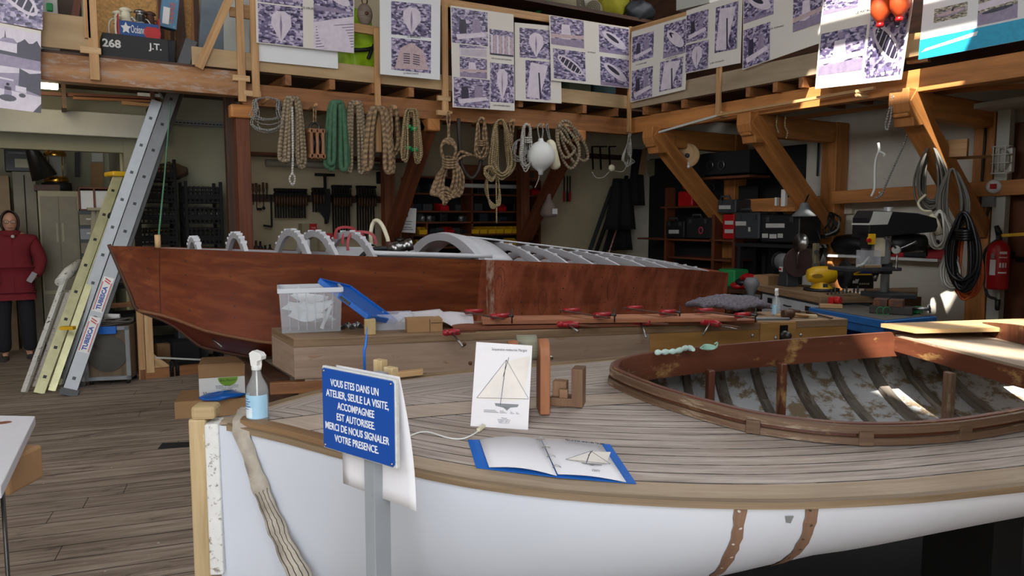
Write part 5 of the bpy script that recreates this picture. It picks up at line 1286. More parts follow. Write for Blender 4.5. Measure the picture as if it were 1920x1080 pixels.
fender(1650,-40,45,.085,'dull orange fender hanging before the sunlit poster, left of the pair')
fender(1686,-60,34,.085,'bright orange fender hanging before the sunlit poster, right of the pair')
# ================================================================== things stored on the mezzanine
def MZ(px,Y=8.0,z=ZD):p=AY(px,100,Y);return V((p.x,Y,z))
# dark panels that close the back of the store
mb=MB();a,b=AY(178,0,8.75),AY(372,0,8.75);mb.prism([(a.x,8.75,ZD),(b.x,8.75,ZD),(b.x,8.75,ZD+2.0),(a.x,8.75,ZD+2.0)],(0,.02,0));o=mb.build('strand_board_panel',W_OSB);tag(o,'strand board panel standing behind the row of lanterns','panel')
mb=MB();a,b=AY(104,0,8.4),AY(152,0,8.4);mb.prism([(a.x,8.4,ZD),(b.x,8.4,ZD),(b.x,8.4,ZD+1.9),(a.x,8.4,ZD+1.9)],(0,.02,0));o=mb.build('dark_brown_board',paint('dark_brown_board',C('3c2c20'),.7));tag(o,'dark brown board leaning behind the left toe board','board')
mb=MB();mb.bar(AY(136,60,8.2),AY(152,-40,8.2),.09,.06);o=mb.build('leaning_timber',W_RED);tag(o,'reddish timber leaning beside the left stanchions','timber')
mb=MB();p=AY(92,38,8.0);mb.box((p.x,8.0,ZD+.30),(.14,.2,.6));o=mb.build('white_box',P_WHITE_DULL,bevel=.01);tag(o,'white box right of the ribs photo','box')
mb=MB();mb.box(AY(93,14,7.9),(.05,.05,.07));o=mb.build('green_bottle_cap',P_GREEN,bevel=.01);tag(o,'small green cap against the white box','cap')
# black crate 268
p0,p1=AY(193,90,7.84),AY(316,110,7.84);p0.z=p1.z=ZD
cw=(p1-p0).length;ch=AY(194,62,7.84).z-ZD
crt=thing('black_crate','scuffed black wooden crate stencilled 268 on the mezzanine edge','crate',(p0+p1)/2)
P_SCUFF=paint('scuffed_black',C('1a1a1c'),.6,dirt=C('77757a'),dirt_amt=.70,scale=16)
mb=MB();c=(p0+p1)/2
for dx,dy,sx,sy in ((0,0,cw,.015),(0,.36,cw,.015),(-cw/2+.008,.18,.015,.36),(cw/2-.008,.18,.015,.36)):mb.box((c.x+dx,c.y+dy,ZD+.005+ch/2),(sx,sy,ch))
mb.box((c.x,c.y+.18,ZD+.012),(cw,.36,.012));mb.build('crate_body',P_SCUFF,crt,bevel=.002)
Fc=frame(V((p0.x,p0.y-.0085,ZD)),(1,0,0),(0,0,1))
P_STEN=paint('stencil_white',C('d9d6d0'),.7,dirt=C('3a3a3c'),dirt_amt=.58,scale=60)
lettering('stencil_lettering','268',Fc @ Matrix.Translation((cw*.13,ch*.60,0)),.095,P_STEN,crt,.15,bold=.003)
lettering('stencil_lettering','J.T.',Fc @ Matrix.Translation((cw*.80,ch*.66,0)),.08,P_STEN,crt,.11,bold=.002)
# tomato carton standing in the crate, lanterns in the carton
zb=ZD+ch-.10;q0,q1=AY(223,60,7.90),AY(300,75,7.90);w5=q1.x-q0.x;h5=AY(224,38,7.9).z-zb
tc_=thing('tomato_carton','blue printed tomato carton with lanterns standing in the black crate','carton',((q0.x+q1.x)/2,8.03,zb))
mb=MB();c=V(((q0.x+q1.x)/2,8.03,zb));mb.box((c.x,7.90,zb+h5*.5),(w5,.008,h5));mb.box((c.x,8.16,zb+h5*.5),(w5,.008,h5));mb.box((c.x,8.03,zb+.006),(w5,.26,.008));mb.build('carton_body',paint('carton_blue',C('1e4a86'),.6),tc_)
mb=MB();
for s in (-1,1):mb.box((c.x+s*w5/2,8.03,zb+h5*.62),(.01,.27,h5*1.24))
mb.build('carton_end',paint('carton_red',C('a83230'),.6),tc_)
Fc=frame(V((q0.x,7.895,zb)),(1,0,0),(0,0,1))
lettering('carton_lettering','Océane',Fc @ Matrix.Translation((w5*.46,h5*.72,0)),.1,P_WHITE,tc_,w5*.34,bold=.001)
mb=MB(Fc);mb.prism([(w5*.17+.045*(1 if k % 2 == 0 else .5)*math.cos(k*.628+1.57),h5*.74+.055*(1 if k % 2 == 0 else .5)*math.sin(k*.628+1.57),0) for k in range(10)],(0,0,.001));mb.build('star_print',P_WHITE,tc_)
mb=MB(Fc)
for x in (.74,.88):mb.prism([(w5*x+.05*math.cos(a),h5*.66+.055*math.sin(a),x*.01) for a in [i*.4 for i in range(16)]],(0,0,.0012))
mb.build('tomato_print',P_RED,tc_)
def lantern(px,py0,Y,label,m,s=1.0):
    x=AY(px,30,Y).x;z1=AY(px,py0,Y).z;h=.36*s;t=thing('hurricane_lantern',label,'lantern',(x,Y,z1-h),0,'hurricane lanterns in the tomato carton');F_=MW[t.name]
    mb=MB(F_);mb.lathe((0,0,0),[(0,0),(.075*s,0),(.08*s,.02*s),(.075*s,.06*s),(.035*s,.085*s),(.03*s,.10*s)],18);mb.build('tank',m,t)
    mb=MB(F_);mb.lathe((0,0,.10*s),[(.032*s,0),(.052*s,.04*s),(.055*s,.075*s),(.038*s,.125*s),(.034*s,.13*s)],18);mb.build('globe',G_CLEAR,t)
    mb=MB(F_);mb.lathe((0,0,.225*s),[(.05*s,0),(.05*s,.012*s),(.042*s,.02*s),(.042*s,.075*s),(.03*s,.09*s),(.058*s,.098*s),(.05*s,.115*s),(.02*s,.13*s),(0,.135*s)],18);mb.build('chimney',m,t)
    for sx in (-1,1):mb=MB(F_);mb.tube(spline([V((.07*s*sx,0,.04*s)),V((.088*s*sx,0,.12*s)),V((.085*s*sx,0,.22*s)),V((.06*s*sx,0,.265*s)),V((.04*s*sx,0,.27*s))],4),.009*s,8);mb.build('side_tube',m,t)
    return t
lantern(236,13,8.0,'off-white hurricane lantern, leftmost in front row of the tomato carton',P_CREAMP)
lantern(263,17,8.0,'tarnished metal hurricane lantern, middle of the front row in the tomato carton',M_STEEL)
lantern(281,21,8.04,'dark rusty hurricane lantern, rightmost in the tomato carton',M_RUST,.95)
lantern(222,19,8.12,'off-white hurricane lantern half hidden at the back left of the tomato carton',P_CREAMP,.95)
# bundle of thin laths leaning behind
rng=random.Random(11)
for k in range(12):
    x=292+7.5*k+rng.uniform(-2,2);a,b=AY(x+rng.uniform(-4,4),95,8.62),AY(x+rng.uniform(-14,8),-40,8.68);a.z=ZD+.01;mb=MB();mb.bar(a,b,.035,.02);o=mb.build('wooden_lath',W_DARK if k % 3 else W_BEAM);tag(o,'thin brown lath in the bundle leaning behind the lanterns','lath','laths leaning on the mezzanine')
c0,c1=AY(314,54,8.3),AY(320,-8,8.3);t=thing('drink_carton','tall blue printed carton standing before the brown laths','carton',(c0.x,8.3,c0.z));mb=MB();d=(c1-c0);mb.bar(c0,c1,.15,.10,up=(0,1,0));mb.build('carton_body',paint('pale_blue_print',C('53809e'),.6,dirt=C('d7d6cc'),dirt_amt=.6,scale=10),t)
mb=MB();mb.bar(lerp(c0,c1,.1)+V((-.03,-.056,0)),lerp(c0,c1,.6)+V((-.03,-.056,0)),.06,.002,up=(0,1,0));mb.build('white_panel',P_WHITE,t)
lettering('carton_lettering','ORANGE',frame(lerp(c0,c1,.45)+V((.02,-.054,0)),d,(-1,0,0)),.07,P_ORANGE,t,.2)
g0=AY(322,95,8.1);mb=MB();mb.prism([(g0.x-.09,8.5,ZD),(g0.x+.08,8.5,ZD),(g0.x+.10,8.5,ZD+.37),(g0.x-.13,8.5,ZD+.37)],(0,.2,0));o=mb.build('grey_bin',P_DGREY,bevel=.01);tag(o,'dark grey bin beside the crate stencilled 268','bin')
def sheet_obj(cor,Y,m,nm,label,cat,th=.02):
    q=[AY(x,y,Y) for x,y in cor];mb=MB();mb.prism(q,(0,th,0));return tag(mb.build(nm,m),label,cat)
sheet_obj([(372,98),(428,108),(428,-30),(380,-30)],8.5,paint('grey_blue_sheet',C('6f7a82'),.6,var=.2,scale=3),'grey_sheet','tall blue-grey sheet leaning behind the diagonal brace','sheet',.05)
sheet_obj([(420,106),(468,112),(468,-20),(420,-20)],8.2,P_WHITE_DULL,'white_sheet','tall off-white sheet leaning between the two left stanchions','sheet')
# lime bag with black straps
bg_=AY(672,110,7.95);t=thing('lime_bag','lime green bag with black strap behind the mezzanine rail','bag',(bg_.x,7.95,ZD));rng=random.Random(2)
zc=AY(672,75,7.95).z;mb=MB()
def bagf(a,b):
    u=a*2*math.pi;v=(b-.5)*math.pi;r=1+.10*math.sin(5*u+3*v)+.07*math.sin(9*v+2*u);return V((bg_.x+.22*r*math.cos(v)*math.cos(u),8.0+.16*r*math.cos(v)*math.sin(u),max(ZD+.004,zc-.07+.36*r*math.sin(v))))
mb.grid(bagf,40,24);mb.build('bag_body',paint('lime_fabric',C('a2c81e'),.5,var=.15),t)
mb=MB();a,b=AY(645,92,7.82),AY(704,90,7.80);mb.tube(spline([a,lerp(a,b,.5)+V((0,-.02,-.02)),b],5),.022,8);mb.tube(spline([AY(690,110,7.8),AY(696,96,7.8),AY(702,84,7.8)],4),.02,8);mb.build('strap',P_BLACK,t)
mb=MB();mb.ball((bg_.x+.02,8.42,ZD+.20),(.34,.2,.2),18,10);o=mb.build('black_sack',P_BLACK_M);tag(o,'black sack on the mezzanine floor below the lime green bag','sack')
# wooden pulley hung from above
pc=AY(684,27,7.72);t=thing('oval_pulley','grey oval wooden pulley hanging above the lime green bag','pulley',pc);mb=MB();mb.ball(pc,(.085,.05,.115),20,14);mb.build('shell',W_GREY,t)
mb=MB();mb.lathe(pc+V((0,-.03,.0)),[(.0,.03),(.02,.028),(.02,.0)],10,axis=(0,-1,0));mb.tube(arc3(pc+V((0,0,.14)),V((1,0,0)),V((0,0,1)),.03,.04,0,6.28),.008,6);mb.build('becket',M_RUST,t)
mb=MB();mb.tube([pc+V((0,0,.18)),pc+V((.02,0,.5))],.008,6);mb.build('lanyard',P_DGREY,t)
# dark stored bundles behind rail, sacks and rolls on the top shelf in the corner
def lump(c,r,m,nm,label,cat,seed,nz=.12):
    rg=random.Random(seed);ph=[rg.uniform(0,6) for _ in range(4)];c=V(c)
    def f(a,b):
        u=a*2*math.pi;v=(b-.5)*math.pi;k=1+nz*math.sin(3*u+ph[0]+2*v)+nz*.6*math.sin(7*u+ph[1])*math.cos(5*v+ph[2])
        return c+V((r[0]*k*math.cos(v)*math.cos(u),r[1]*k*math.cos(v)*math.sin(u),r[2]*k*math.sin(v)))
    mb=MB();mb.grid(f,32,18);return tag(mb.build(nm,m),label,cat)
YS=8.5;zs=AY(1100,40,YS).z-.02
SHELF=struct((lambda:(lambda mb:(mb.prism([(AY(860,10,7.9).x,7.9,zs-.05),(XM+1.6,7.9,zs-.05),(XM+1.6,9.6,zs-.05),(AY(860,10,7.9).x,9.6,zs-.05)],(0,0,.045)),mb.build('store_shelf_slab',W_DARK))[1])(MB()))())
p=AY(985,5,YS);lump((p.x,YS-.2,zs+.06),(.20,.14,.12),P_GREEN,'green_netting','bundle of green netting on the top shelf, furthest left','netting',1,.2)
p=AY(1006,5,YS);lump((p.x,YS-.15,zs+.06),(.05,.05,.08),P_ORANGE,'orange_cap','small orange lump beside the green netting on the top shelf','buoy',2)
def roll(px0,py0,px1,py1,r,m,label):
    a,b=AY(px0,py0,YS-.3),AY(px1,py1,YS+.3);a.z=b.z=zs+r;t=thing('canvas_roll',label,'roll',(a.x,a.y,zs),0,'rolls on the top shelf');mb=MB();mb.tube([a,b],r,18);mb.build('roll',m,t)
    mb=MB();d=(a-b).normalized();pr=perp(d);mb.tube([a+d*.004+(pr[0]*math.cos(k*.6)+pr[1]*math.sin(k*.6))*(r*(.1+.85*k/40)) for k in range(41)],.004,5);mb.build('spiral_edge',P_DGREY,t)
P_CANV=paint('old_canvas',C('8f8468'),.85,var=.15);P_CANV2=paint('pale_canvas',C('b7b1a6'),.85,var=.1)
roll(1088,22,1010,10,.13,P_CANV,'rolled olive canvas with visible spiral end on the top shelf')
roll(1112,24,1150,16,.11,P_CANV,'shorter canvas roll right of the spiral-ended roll')
p=AY(1125,5,YS);mb=MB();mb.tube([(p.x-.35,YS+.05,zs+.30),(p.x+.3,YS+.05,zs+.29)],[.10,.12],16);o=mb.build('white_roll',P_CANV2);tag(o,'pale roll lying on top of the canvas rolls','roll')
p=AY(1146,30,YS-.3);lump((p.x,YS-.35,zs+.20),(.22,.16,.22),paint('mustard_fabric',C('98921f'),.8,var=.15),'mustard_bag','mustard yellow cloth bag on the top shelf near the corner','bag',4)
p=AY(1190,40,YS-.4);lump((p.x,YS-.5,zs+.10),(.22,.16,.14),P_DGREY,'dark_bag','dark grey bag slumped at the mezzanine corner','bag',5)
p=AY(900,10,YS);
for k,(px,m,w) in enumerate(((873,P_DGREY,.3),(930,P_BLACK_M,.35))):
    p=AY(px,8,YS);mb=MB();mb.box((p.x,YS-.2,zs+.07),(w,.3,.14));o=mb.build('storage_box',m,bevel=.01);tag(o,('grey storage box on the left end of the top shelf','black storage box on the top shelf, left of the green netting')[k],'box')
# things seen in the gaps below the shelf
for k,(px,w,m,nm) in enumerate(((855,.5,W_DARK,'dark_chest'),(1005,.5,paint('maroon_board',C('4a1a1c'),.6),'maroon_chest'),(1085,.35,paint('sage_fabric',C('7d8a6f'),.8),'sage_bundle'),(1130,.4,paint('teal_fabric',C('1e3a3c'),.7),'teal_bundle'))):
    p=AY(px,150,8.1);mb=MB();mb.box((p.x,8.2,ZD+(.45 if k == 1 else .28)),(w,.3,.9 if k == 1 else .55));o=mb.build(nm,m,bevel=.02);tag(o,('dark wooden chest behind the six-photo poster','maroon chest behind the narrow upturned hull poster','sage green bundle seen under the four-photo corner poster','dark teal bundle seen under the corner poster'
        )[k],'chest' if k < 2 else 'bundle')
mb=MB();p=AX(1300,0,7.6);mb.prism([AX(1268,20,7.3),AX(1330,5,7.3),AX(1330,-40,7.3),AX(1268,-40,7.3)],(.4,0,0));o=mb.build('pale_case',P_WHITE_DULL);tag(o,'pale box on the right mezzanine above the rail','box')
# long thin battens lying under and across the right mezzanine
def batten(p0,p1,r,m,label,grp='battens under the right mezzanine'):
    mb=MB();mb.bar(p0,p1,r,r*.8);o=mb.build('batten',m);return tag(o,label,'batten',grp)
batten(AX(1236,248,6.58),AX(1352,215,6.58),.03,P_WHITE_DULL,'thin pale batten pointing out left of the right mezzanine stanchion')
batten(AX(1345,216,XM-.06),AX(1640,165,XM-.04),.035,W_PINE,'pale batten along the right mezzanine edge')
batten(AX(1420,217,XM+.25),AX(1900,130,XM+.25),.06,W_RED,'reddish batten under the joists of the right mezzanine')
for k,(x0,y0,x1,y1,X) in enumerate(((1600,170,1980,118,XM+.35),(1650,178,1980,158,XM+.5),(1690,186,1980,140,XM+.7),(1460,225,1700,195,XM+.6))):
    batten(AX(x0,y0,X),AX(x1,y1,X),.05,W_BEAM if k % 2 else W_PINE2,('long batten stored below the blue-banded panel','long batten lowest of the stack by the right bracket','thin batten behind the right bracket arm','batten between the two right brackets')[k])
c=AX(1606,171,XM-.1)
for k in range(2):mb=MB();mb.tube([c+V((0,0,-.035*k)),c+V((.5,0,-.035*k))],.016,10);o=mb.build('dowel',W_PINE2);tag(o,('upper pale dowel end sticking out below the sunlit poster','lower pale dowel end sticking out below the sunlit poster')[k],'dowel','dowels below the sunlit poster')
# rail panels boxing the right part
mb=MB();mb.prism([AX(1690,66,XM+.1),AX(1730,60,XM+.1),AX(1740,115,XM+.1),AX(1700,120,XM+.1)],(.05,0,0));struct(mb.build('panel_trim',W_PINE))
# ================================================================== ropes and gear hung on the pegs of the back beam
R_BEIGE=rope_mat('beige_rope',C('a08f74'),C('584a38'),170,1.0)
R_TAN=rope_mat('tan_rope',C('a38765'),C('54402c'),110,1.0)
R_HEMP=rope_mat('hemp_cord',C('b09a72'),C('6a5638'),260,1.0)
R_GREY=rope_mat('grey_line',C('a5a39c'),C('6c6a66'),260,1.0)
R_WHITE=rope_mat('white_line',C('cfcac0'),C('8c887e'),260,1.0)
R_DARK=rope_mat('dark_line',C('3c3832'),C('1a1815'),200,1.0)
S_GREEN=paint('green_sling_web',C('3f6248'),.9,var=.25,scale=30)
YH=7.56
def peg(px,py):
    p=AY(px,py,YH);mb=MB();mb.tube([(p.x,YM+.09,p.z-.03),(p.x,YH-.06,p.z)],.014,8);return struct(mb.build('peg_trim',W_PINE))
def loop(mb,pts,r,n=6,Y=YH,jit=.0,closed=True,rng=None):
    P=[]
    for q in pts:
        p=AY(q[0],q[1],Y+(q[2] if len(q) > 2 else 0));P.append(p+V((0,rng.uniform(-jit,jit) if rng else 0,0)))
    mb.tube(spline(P,7,closed),r,n,closed=closed)
def hank(nm,label,cat,px,y0,y1,w,n,r,m,seed,lean=0,wmin=.4,grp='ropes hung on the beam pegs',wtop=.32,extra=None,dy=14,mats=None,dopeg=True,fold=False):
    rg=random.Random(seed);t=thing(nm,label,cat,AY(px,y1,YH),0,grp)
    mb=MB()
    for k in range(n):
        ww=w*lerp(wmin,1,((k*7)%n+.5)/n)/2;b=y1-rg.uniform(0,dy);dx=rg.uniform(-2.5,2.5);yo=rg.uniform(-.07,.07);h=b-y0;tw=ww*wtop+2
        if fold:
            b1,b2,m_=b-rg.uniform(0,6),y1-rg.uniform(0,dy),y0+h*.5;i_=lerp(.45,.8,rg.random());dx *= .6
            q=[(px-ww,b1-10),(px-ww*.85,m_),(px-tw,y0+5),(px,y0),(px+tw,y0+5),(px+ww*.85,m_),(px+ww,b2-10),(px+ww*.78,b2),(px+ww*i_*.8,b2-9),(px+ww*i_*.75,m_),(px+tw*.5,y0+8),(px,y0+4),(px-tw*.5,y0+8),(px-ww*i_*.75,m_),(px-ww*i_*.8,b1-8),(px-ww*.8,b1)]
            loop(mb,[(x+dx,y,yo) for x,y in q],r,6,rng=rg,jit=.008)
        else:loop(mb,[(px+dx*.4,y0+rg.uniform(-1,2),yo),(px+tw+1,y0+h*.10,yo),(px+ww*.8+dx+lean*.4,y0+h*.45,yo+.02),(px+ww+dx+lean,y0+h*.82,yo),(px+dx+lean,b,yo),(px-ww+dx+lean,y0+h*.84,yo),(px-ww*.8+dx+lean*.4,y0+h*.45,yo-.02),(px-tw-1,y0+h*.10,yo)],r,6,rng=rg,jit=.012)
    mb.build('coils',m,t)
    if extra:extra(t)
    if dopeg:peg(px,y0+2)
    return t
hank('wire_coil','loose grey wire coil, leftmost on the hanging beam','wire',500,183,250,64,9,.005,R_GREY,1,lean=2,wmin=.6,wtop=.7,dy=32)
def eye_line(t):
    mb=MB();loop(mb,[(548,200),(549,255),(549,300),(548,326)],.011,6,closed=False,Y=YH-.09);loop(mb,[(548,326),(553,334),(549,347),(543,336)],.010,6,Y=YH-.09);mb.build('eye_spliced_tail',R_WHITE,t,label='pale rope tail with a spliced eye')
hank('rope_hank','thick fuzzy beige rope hank with a pale eye-ended tail hanging lower','rope',549,184,316,50,6,.018,R_BEIGE,2,wmin=.6,wtop=.45,fold=True,extra=eye_line)
# wooden block with two sheaves
cb_=AY(590,271,YH);t=thing('pulley_block','large brown wooden double pulley block hanging from a peg','pulley',AY(590,300,YH))
W_PUL=wood('pulley_wood',C('a1714c'),C('744b2d'),grain=10)
hw,hh=(AY(607,271,YH)-AY(573,271,YH)).length/2,(AY(590,244,YH)-AY(590,300,YH)).length/2
mb=MB()
for k in (-1,0,1):mb.prism([cb_+V((k*hw*.62+x*hw*.30,-.10,z*hh)) for x,z in ((-.55,-.8),(-.4,-1),(.4,-1),(.55,-.8),(.55,.8),(.4,1),(-.4,1),(-.55,.8))],(0,.2,0))
for z in (-.82,.86):mb.box(cb_+V((0,0,z*hh)),(hw*1.8,.2,hh*.3))
mb.build('shell',W_PUL,t,bevel=.008)
for k in (-1,1):mb=MB();mb.lathe(cb_+V((k*hw*.31-.02,0,0)),[(0,0),(hh*.66,0),(hh*.6,.02),(hh*.66,.04),(0,.04)],20,axis=(1,0,0));mb.build('sheave',M_IRON,t)
mb=MB();loop(mb,[(583,246),(582,236),(590,230),(598,236),(597,246)],.013,8,closed=False);mb.build('becket',M_DSTEEL,t)
mb=MB();loop(mb,[(588,232),(588,205),(590,196),(592,205),(592,232)],.008,6,closed=False);mb.build('lanyard',R_TAN,t);peg(590,197)
hank('lifting_sling','dull green webbing sling folded over a peg','sling',631,193,324,44,4,.026,S_GREEN,3,wmin=.6,wtop=.45,fold=True)
hank('rope_hank','long beige rope hank with narrow loops right of the green sling','rope',667,192,326,46,5,.016,R_BEIGE,4,wmin=.6,wtop=.45,fold=True)
hank('rope_hank','thick laid brown rope hank behind the long pale stanchion','rope',710,203,324,62,4,.023,R_TAN,5,lean=4,wmin=.6,wtop=.45,fold=True)
hank('rope_hank','small knotted tan rope right of the long pale stanchion','rope',738,200,292,28,6,.017,R_TAN,6)
def tapes(t):
    for x,y in ((764,238),(776,242),(764,278),(777,281)):
        mb=MB();c=AY(x,y,YH-.02);mb.tube([c-V((0,0,.02)),c+V((0,0,.02))],.042,10);mb.build('green_tape',P_GREEN,t)
hank('rope_hank','hemp cord hank bound with four bands of green tape','rope',771,205,307,40,9,.009,R_HEMP,7,wmin=.6,wtop=.45,fold=True,extra=tapes)
# the big gasket coil
t=thing('rope_coil','large tan rope coil with wrapped neck hanging by an eye','rope',AY(836,384,YH),0,'ropes hung on the beam pegs');rg=random.Random(9);mb=MB()
for k in range(12):
    w=5+2.2*k;loop(mb,[(845+rg.uniform(-3,3),300,-.03),(845+w*.8,330,rg.uniform(-.05,.05)),(836+w*.9,368,0),(834,384-k*3,rg.uniform(-.04,.04)),(834-w*.85,365,0),(836-w*.55,330,.02)],.015,6,rng=rg,jit=.02)
mb.build('lower_coils',R_TAN,t)
mb=MB()
for k in range(4):loop(mb,[(831,297+5*k,-.07),(840,300+5*k,-.11),(853,299+5*k,-.07),(852,296+5*k,.06),(840,294+5*k,.08),(832,295+5*k,.05)],.014,6)
mb.build('neck_turns',R_TAN,t)
mb=MB()
for k in range(4):loop(mb,[(832-k,296,0),(827,278,rg.uniform(-.05,.05)),(834,262+k*2,0),(848,262+k*3,0),(855,280,rg.uniform(-.05,.05)),(850,298,0)],.015,6,closed=False)
loop(mb,[(840,268),(840,240),(838,222),(841,210),(844,222),(842,242),(843,266)],.010,6)
loop(mb,[(854,300),(862,285),(875,288),(890,292)],.015,6,closed=False);loop(mb,[(855,304),(866,294),(880,290),(864,284),(856,296)],.014,6,closed=False)
mb.build('upper_loops',R_TAN,t);peg(842,212)
t=thing('rubber_hose','dark rubber hose bent in a long U beside the tan coil','hose',AY(880,334,YH+.06));mb=MB();loop(mb,[(860,222),(861,260),(866,310),(882,334),(896,322),(902,300)],.022,8,closed=False,Y=YH+.06);mb.build('hose',paint('hose_rubber',C('2b211b'),.6),t)
def wrap(px,y,w,m,n=3):
    def f(t):
        mb=MB()
        for k in range(n):loop(mb,[(px-w,y+4*k,-.05),(px,y+1+4*k,-.09),(px+w,y+4*k,-.05),(px,y+4*k,.05)],.010,6)
        mb.build('wrap_turns',m,t)
    return f
hank('rope_hank','short tan rope hank with wrapped waist, right of the big coil','rope',902,221,298,24,9,.011,R_TAN,12,wmin=.3,extra=wrap(902,264,7,R_TAN))
def tail(t):
    mb=MB()
    for k in range(6):loop(mb,[(918+k,312,0),(914-k,350,.02*k),(920,388-2*k,0),(932+k,384,0),(936,350,.01*k),(928,318,0)],.010,6)
    for k in range(3):loop(mb,[(908,325-4*k,-.04),(918,312,-.07),(930,322,-.05),(922,340-3*k,-.03)],.011,6)
    loop(mb,[(930,330),(931,380),(931,412),(932,418)],.010,6,closed=False);mb.build('lower_bundle',R_HEMP,t)
hank('rope_hank','long pale cord in open loops with a knotted bundle below','rope',938,224,338,50,10,.010,R_HEMP,13,lean=3,wmin=.3,extra=tail)
hank('tan_rope','single tan rope hanging straight, left of the white buoy','cord',959,224,300,6,2,.012,R_TAN,14)
hank('rope_hank','thin off-white line hank left of the round white buoy','rope',988,232,322,26,9,.008,R_WHITE,15,wmin=.3,extra=wrap(990,258,6,R_WHITE))
hank('rope_hank','loose bluish line sagging behind the white line hank','rope',975,262,306,34,5,.007,R_GREY,16,wmin=.5,dopeg=False)
# buoy and long fender
c=AY(1014,292,YH-.05);r=(AY(1037,292,YH)-AY(992,292,YH)).length/2*.97
t=thing('round_buoy','round white inflatable buoy hanging from the beam','buoy',c-V((0,0,r*1.35)));mb=MB();mb.lathe(c,[(.0,-1.34*r),(.16*r,-1.33*r),(.2*r,-1.1*r),(.5*r,-.88*r)]+[(r*math.cos(a),r*math.sin(a)) for a in [lerp(-.95,1.3,i/12) for i in range(13)]]+[(.2*r,1.02*r),(.16*r,1.2*r),(0,1.21*r)],28);mb.build('buoy_body',P_WHITE,t)
mb=MB();loop(mb,[(1013,268),(1008,240),(1014,232),(1018,245),(1015,268)],.008,6,closed=False,Y=YH-.05);mb.build('lanyard',R_GREY,t)
mb=MB();loop(mb,[(1011,318),(1010,335),(1003,352)],.007,6,closed=False,Y=YH-.05);mb.build('tail',R_GREY,t);peg(1014,234)
t=thing('long_fender','slim white cylindrical fender right of the round buoy','fender',AY(1045,318,YH));a,b=AY(1043,318,YH),AY(1030,262,YH);d=(b-a);mb=MB();mb.tube([a,a+d*.05,a+d*.12,a+d*.85,a+d*.95,b],[.02,.05,.066,.066,.045,.02],16);mb.build('fender_body',P_CREAMP,t)
mb=MB();loop(mb,[(1030,262),(1024,240),(1026,232),(1028,242),(1032,262)],.007,6,closed=False);mb.build('lanyard',R_GREY,t)
t=thing('rope_hank','heavy beige rope in large open loops, rightmost on the beam','rope',AY(1072,318,YH),0,'ropes hung on the beam pegs');mb=MB()
for pts in ([(1050,232),(1068,230),(1082,262),(1086,292),(1072,316),(1056,300),(1046,262)],[(1048,236),(1075,240),(1096,270),(1102,296),(1090,301),(1076,282),(1062,250)],[(1052,236),(1056,268),(1078,306),(1086,280),(1072,252)],[(1045,240),(1046,270),(1060,296),(1078,280),(1060,262)]):loop(mb,[(x,y,.03*math.sin(x)) for x,y in pts],.019,8)
mb.build('coils',R_BEIGE,t);peg(1058,236)
t=thing('extension_cord','thin pale cable with an oval switch hanging under the beam corner','cable',AY(1165,330,YH+.1));mb=MB()
for k in range(5):loop(mb,[(1180+k,250),(1184-2*k,285),(1178+3*k,312-2*k),(1170-k,300),(1176,270)],.005,5,Y=YH+.1+.01*k)
loop(mb,[(1178,300),(1170,320),(1156,321),(1146,316)],.006,5,closed=False,Y=YH+.1);loop(mb,[(1142,322),(1132,332),(1118,333),(1110,322)],.006,5,closed=False,Y=YH+.1);mb.build('cord',R_WHITE,t)
mb=MB();mb.ball(AY(1147,315,YH+.1),(.05,.03,.045),12,8);mb.build('switch',P_CREAMP,t)
# ================================================================== left alcove and the wall beside it
mb=MB();mb.box(((XL+XA)/2,YB+.06,(2.3+ZD)/2),(XA-XL+.1,.12,ZD-2.3));struct(mb.build('wall_lintel',P_OLIVE))
xp=AY(447,300,YB).x;mb=MB();mb.box(((XA+xp)/2-.05,YB-.004,1.5),(xp-XA+.1,.03,2.98));struct(mb.build('wall_panel',P_OLIVE))
mb=MB();a,b=AY(-60,238,9.5),AY(292,268,9.5);zl=(AY(150,254,9.5).z);mb.prism([(a.x,9.48,zl),(b.x,9.48,zl),(b.x,9.48,zl+.26),(a.x,9.48,zl+.26)],(0,.16,0));struct(mb.build('lintel_beam',P_WHITE_DULL,bevel=.01))
t=thing('cable_tray','perforated pale metal strip along the wall above the white lintel','rail',AY(250,225,9.55));a,b=AY(78,203,9.56),AY(424,243,9.56);a.z=b.z=(a.z+b.z)/2
mb=MB();mb.bar(a,b,.03,.055);mb.build('strip',M_ALU,t);mb=MB();
for k in range(46):mb.box(lerp(a,b,(k+.5)/46)-V((0,.016,.006)),(.028,.004,.012))
o=mb.build('slot_row',P_BLACK_M,t);o['kind']='stuff'
for k,(x0,y0,x1,y1,m) in enumerate(((75,175,300,186,W_RED),(137,183,300,190,W_BEAM),(228,193,298,199,W_PINE),(258,177,300,180,P_WHITE))):
    mb=MB();mb.bar(AY(x0,y0,9.2),AY(x1,y1,9.2),.05,.035);o=mb.build('stored_batten',m);tag(o,('long dark batten stored above the perforated strip','brown batten below the long dark one','short pine batten lowest of those above the perforated strip','short white batten behind the ladder top')[k],'batten','battens stored above the alcove')
    for q in (.1,.9):
        pass
for px in (120,285):
    p=AY(px,190,9.2);mb=MB();mb.box((p.x,9.36,p.z-.06),(.04,.5,.04));mb.box((p.x,9.15,p.z+.06),(.04,.04,.24));struct(mb.build('batten_bracket_trim',W_DARK))
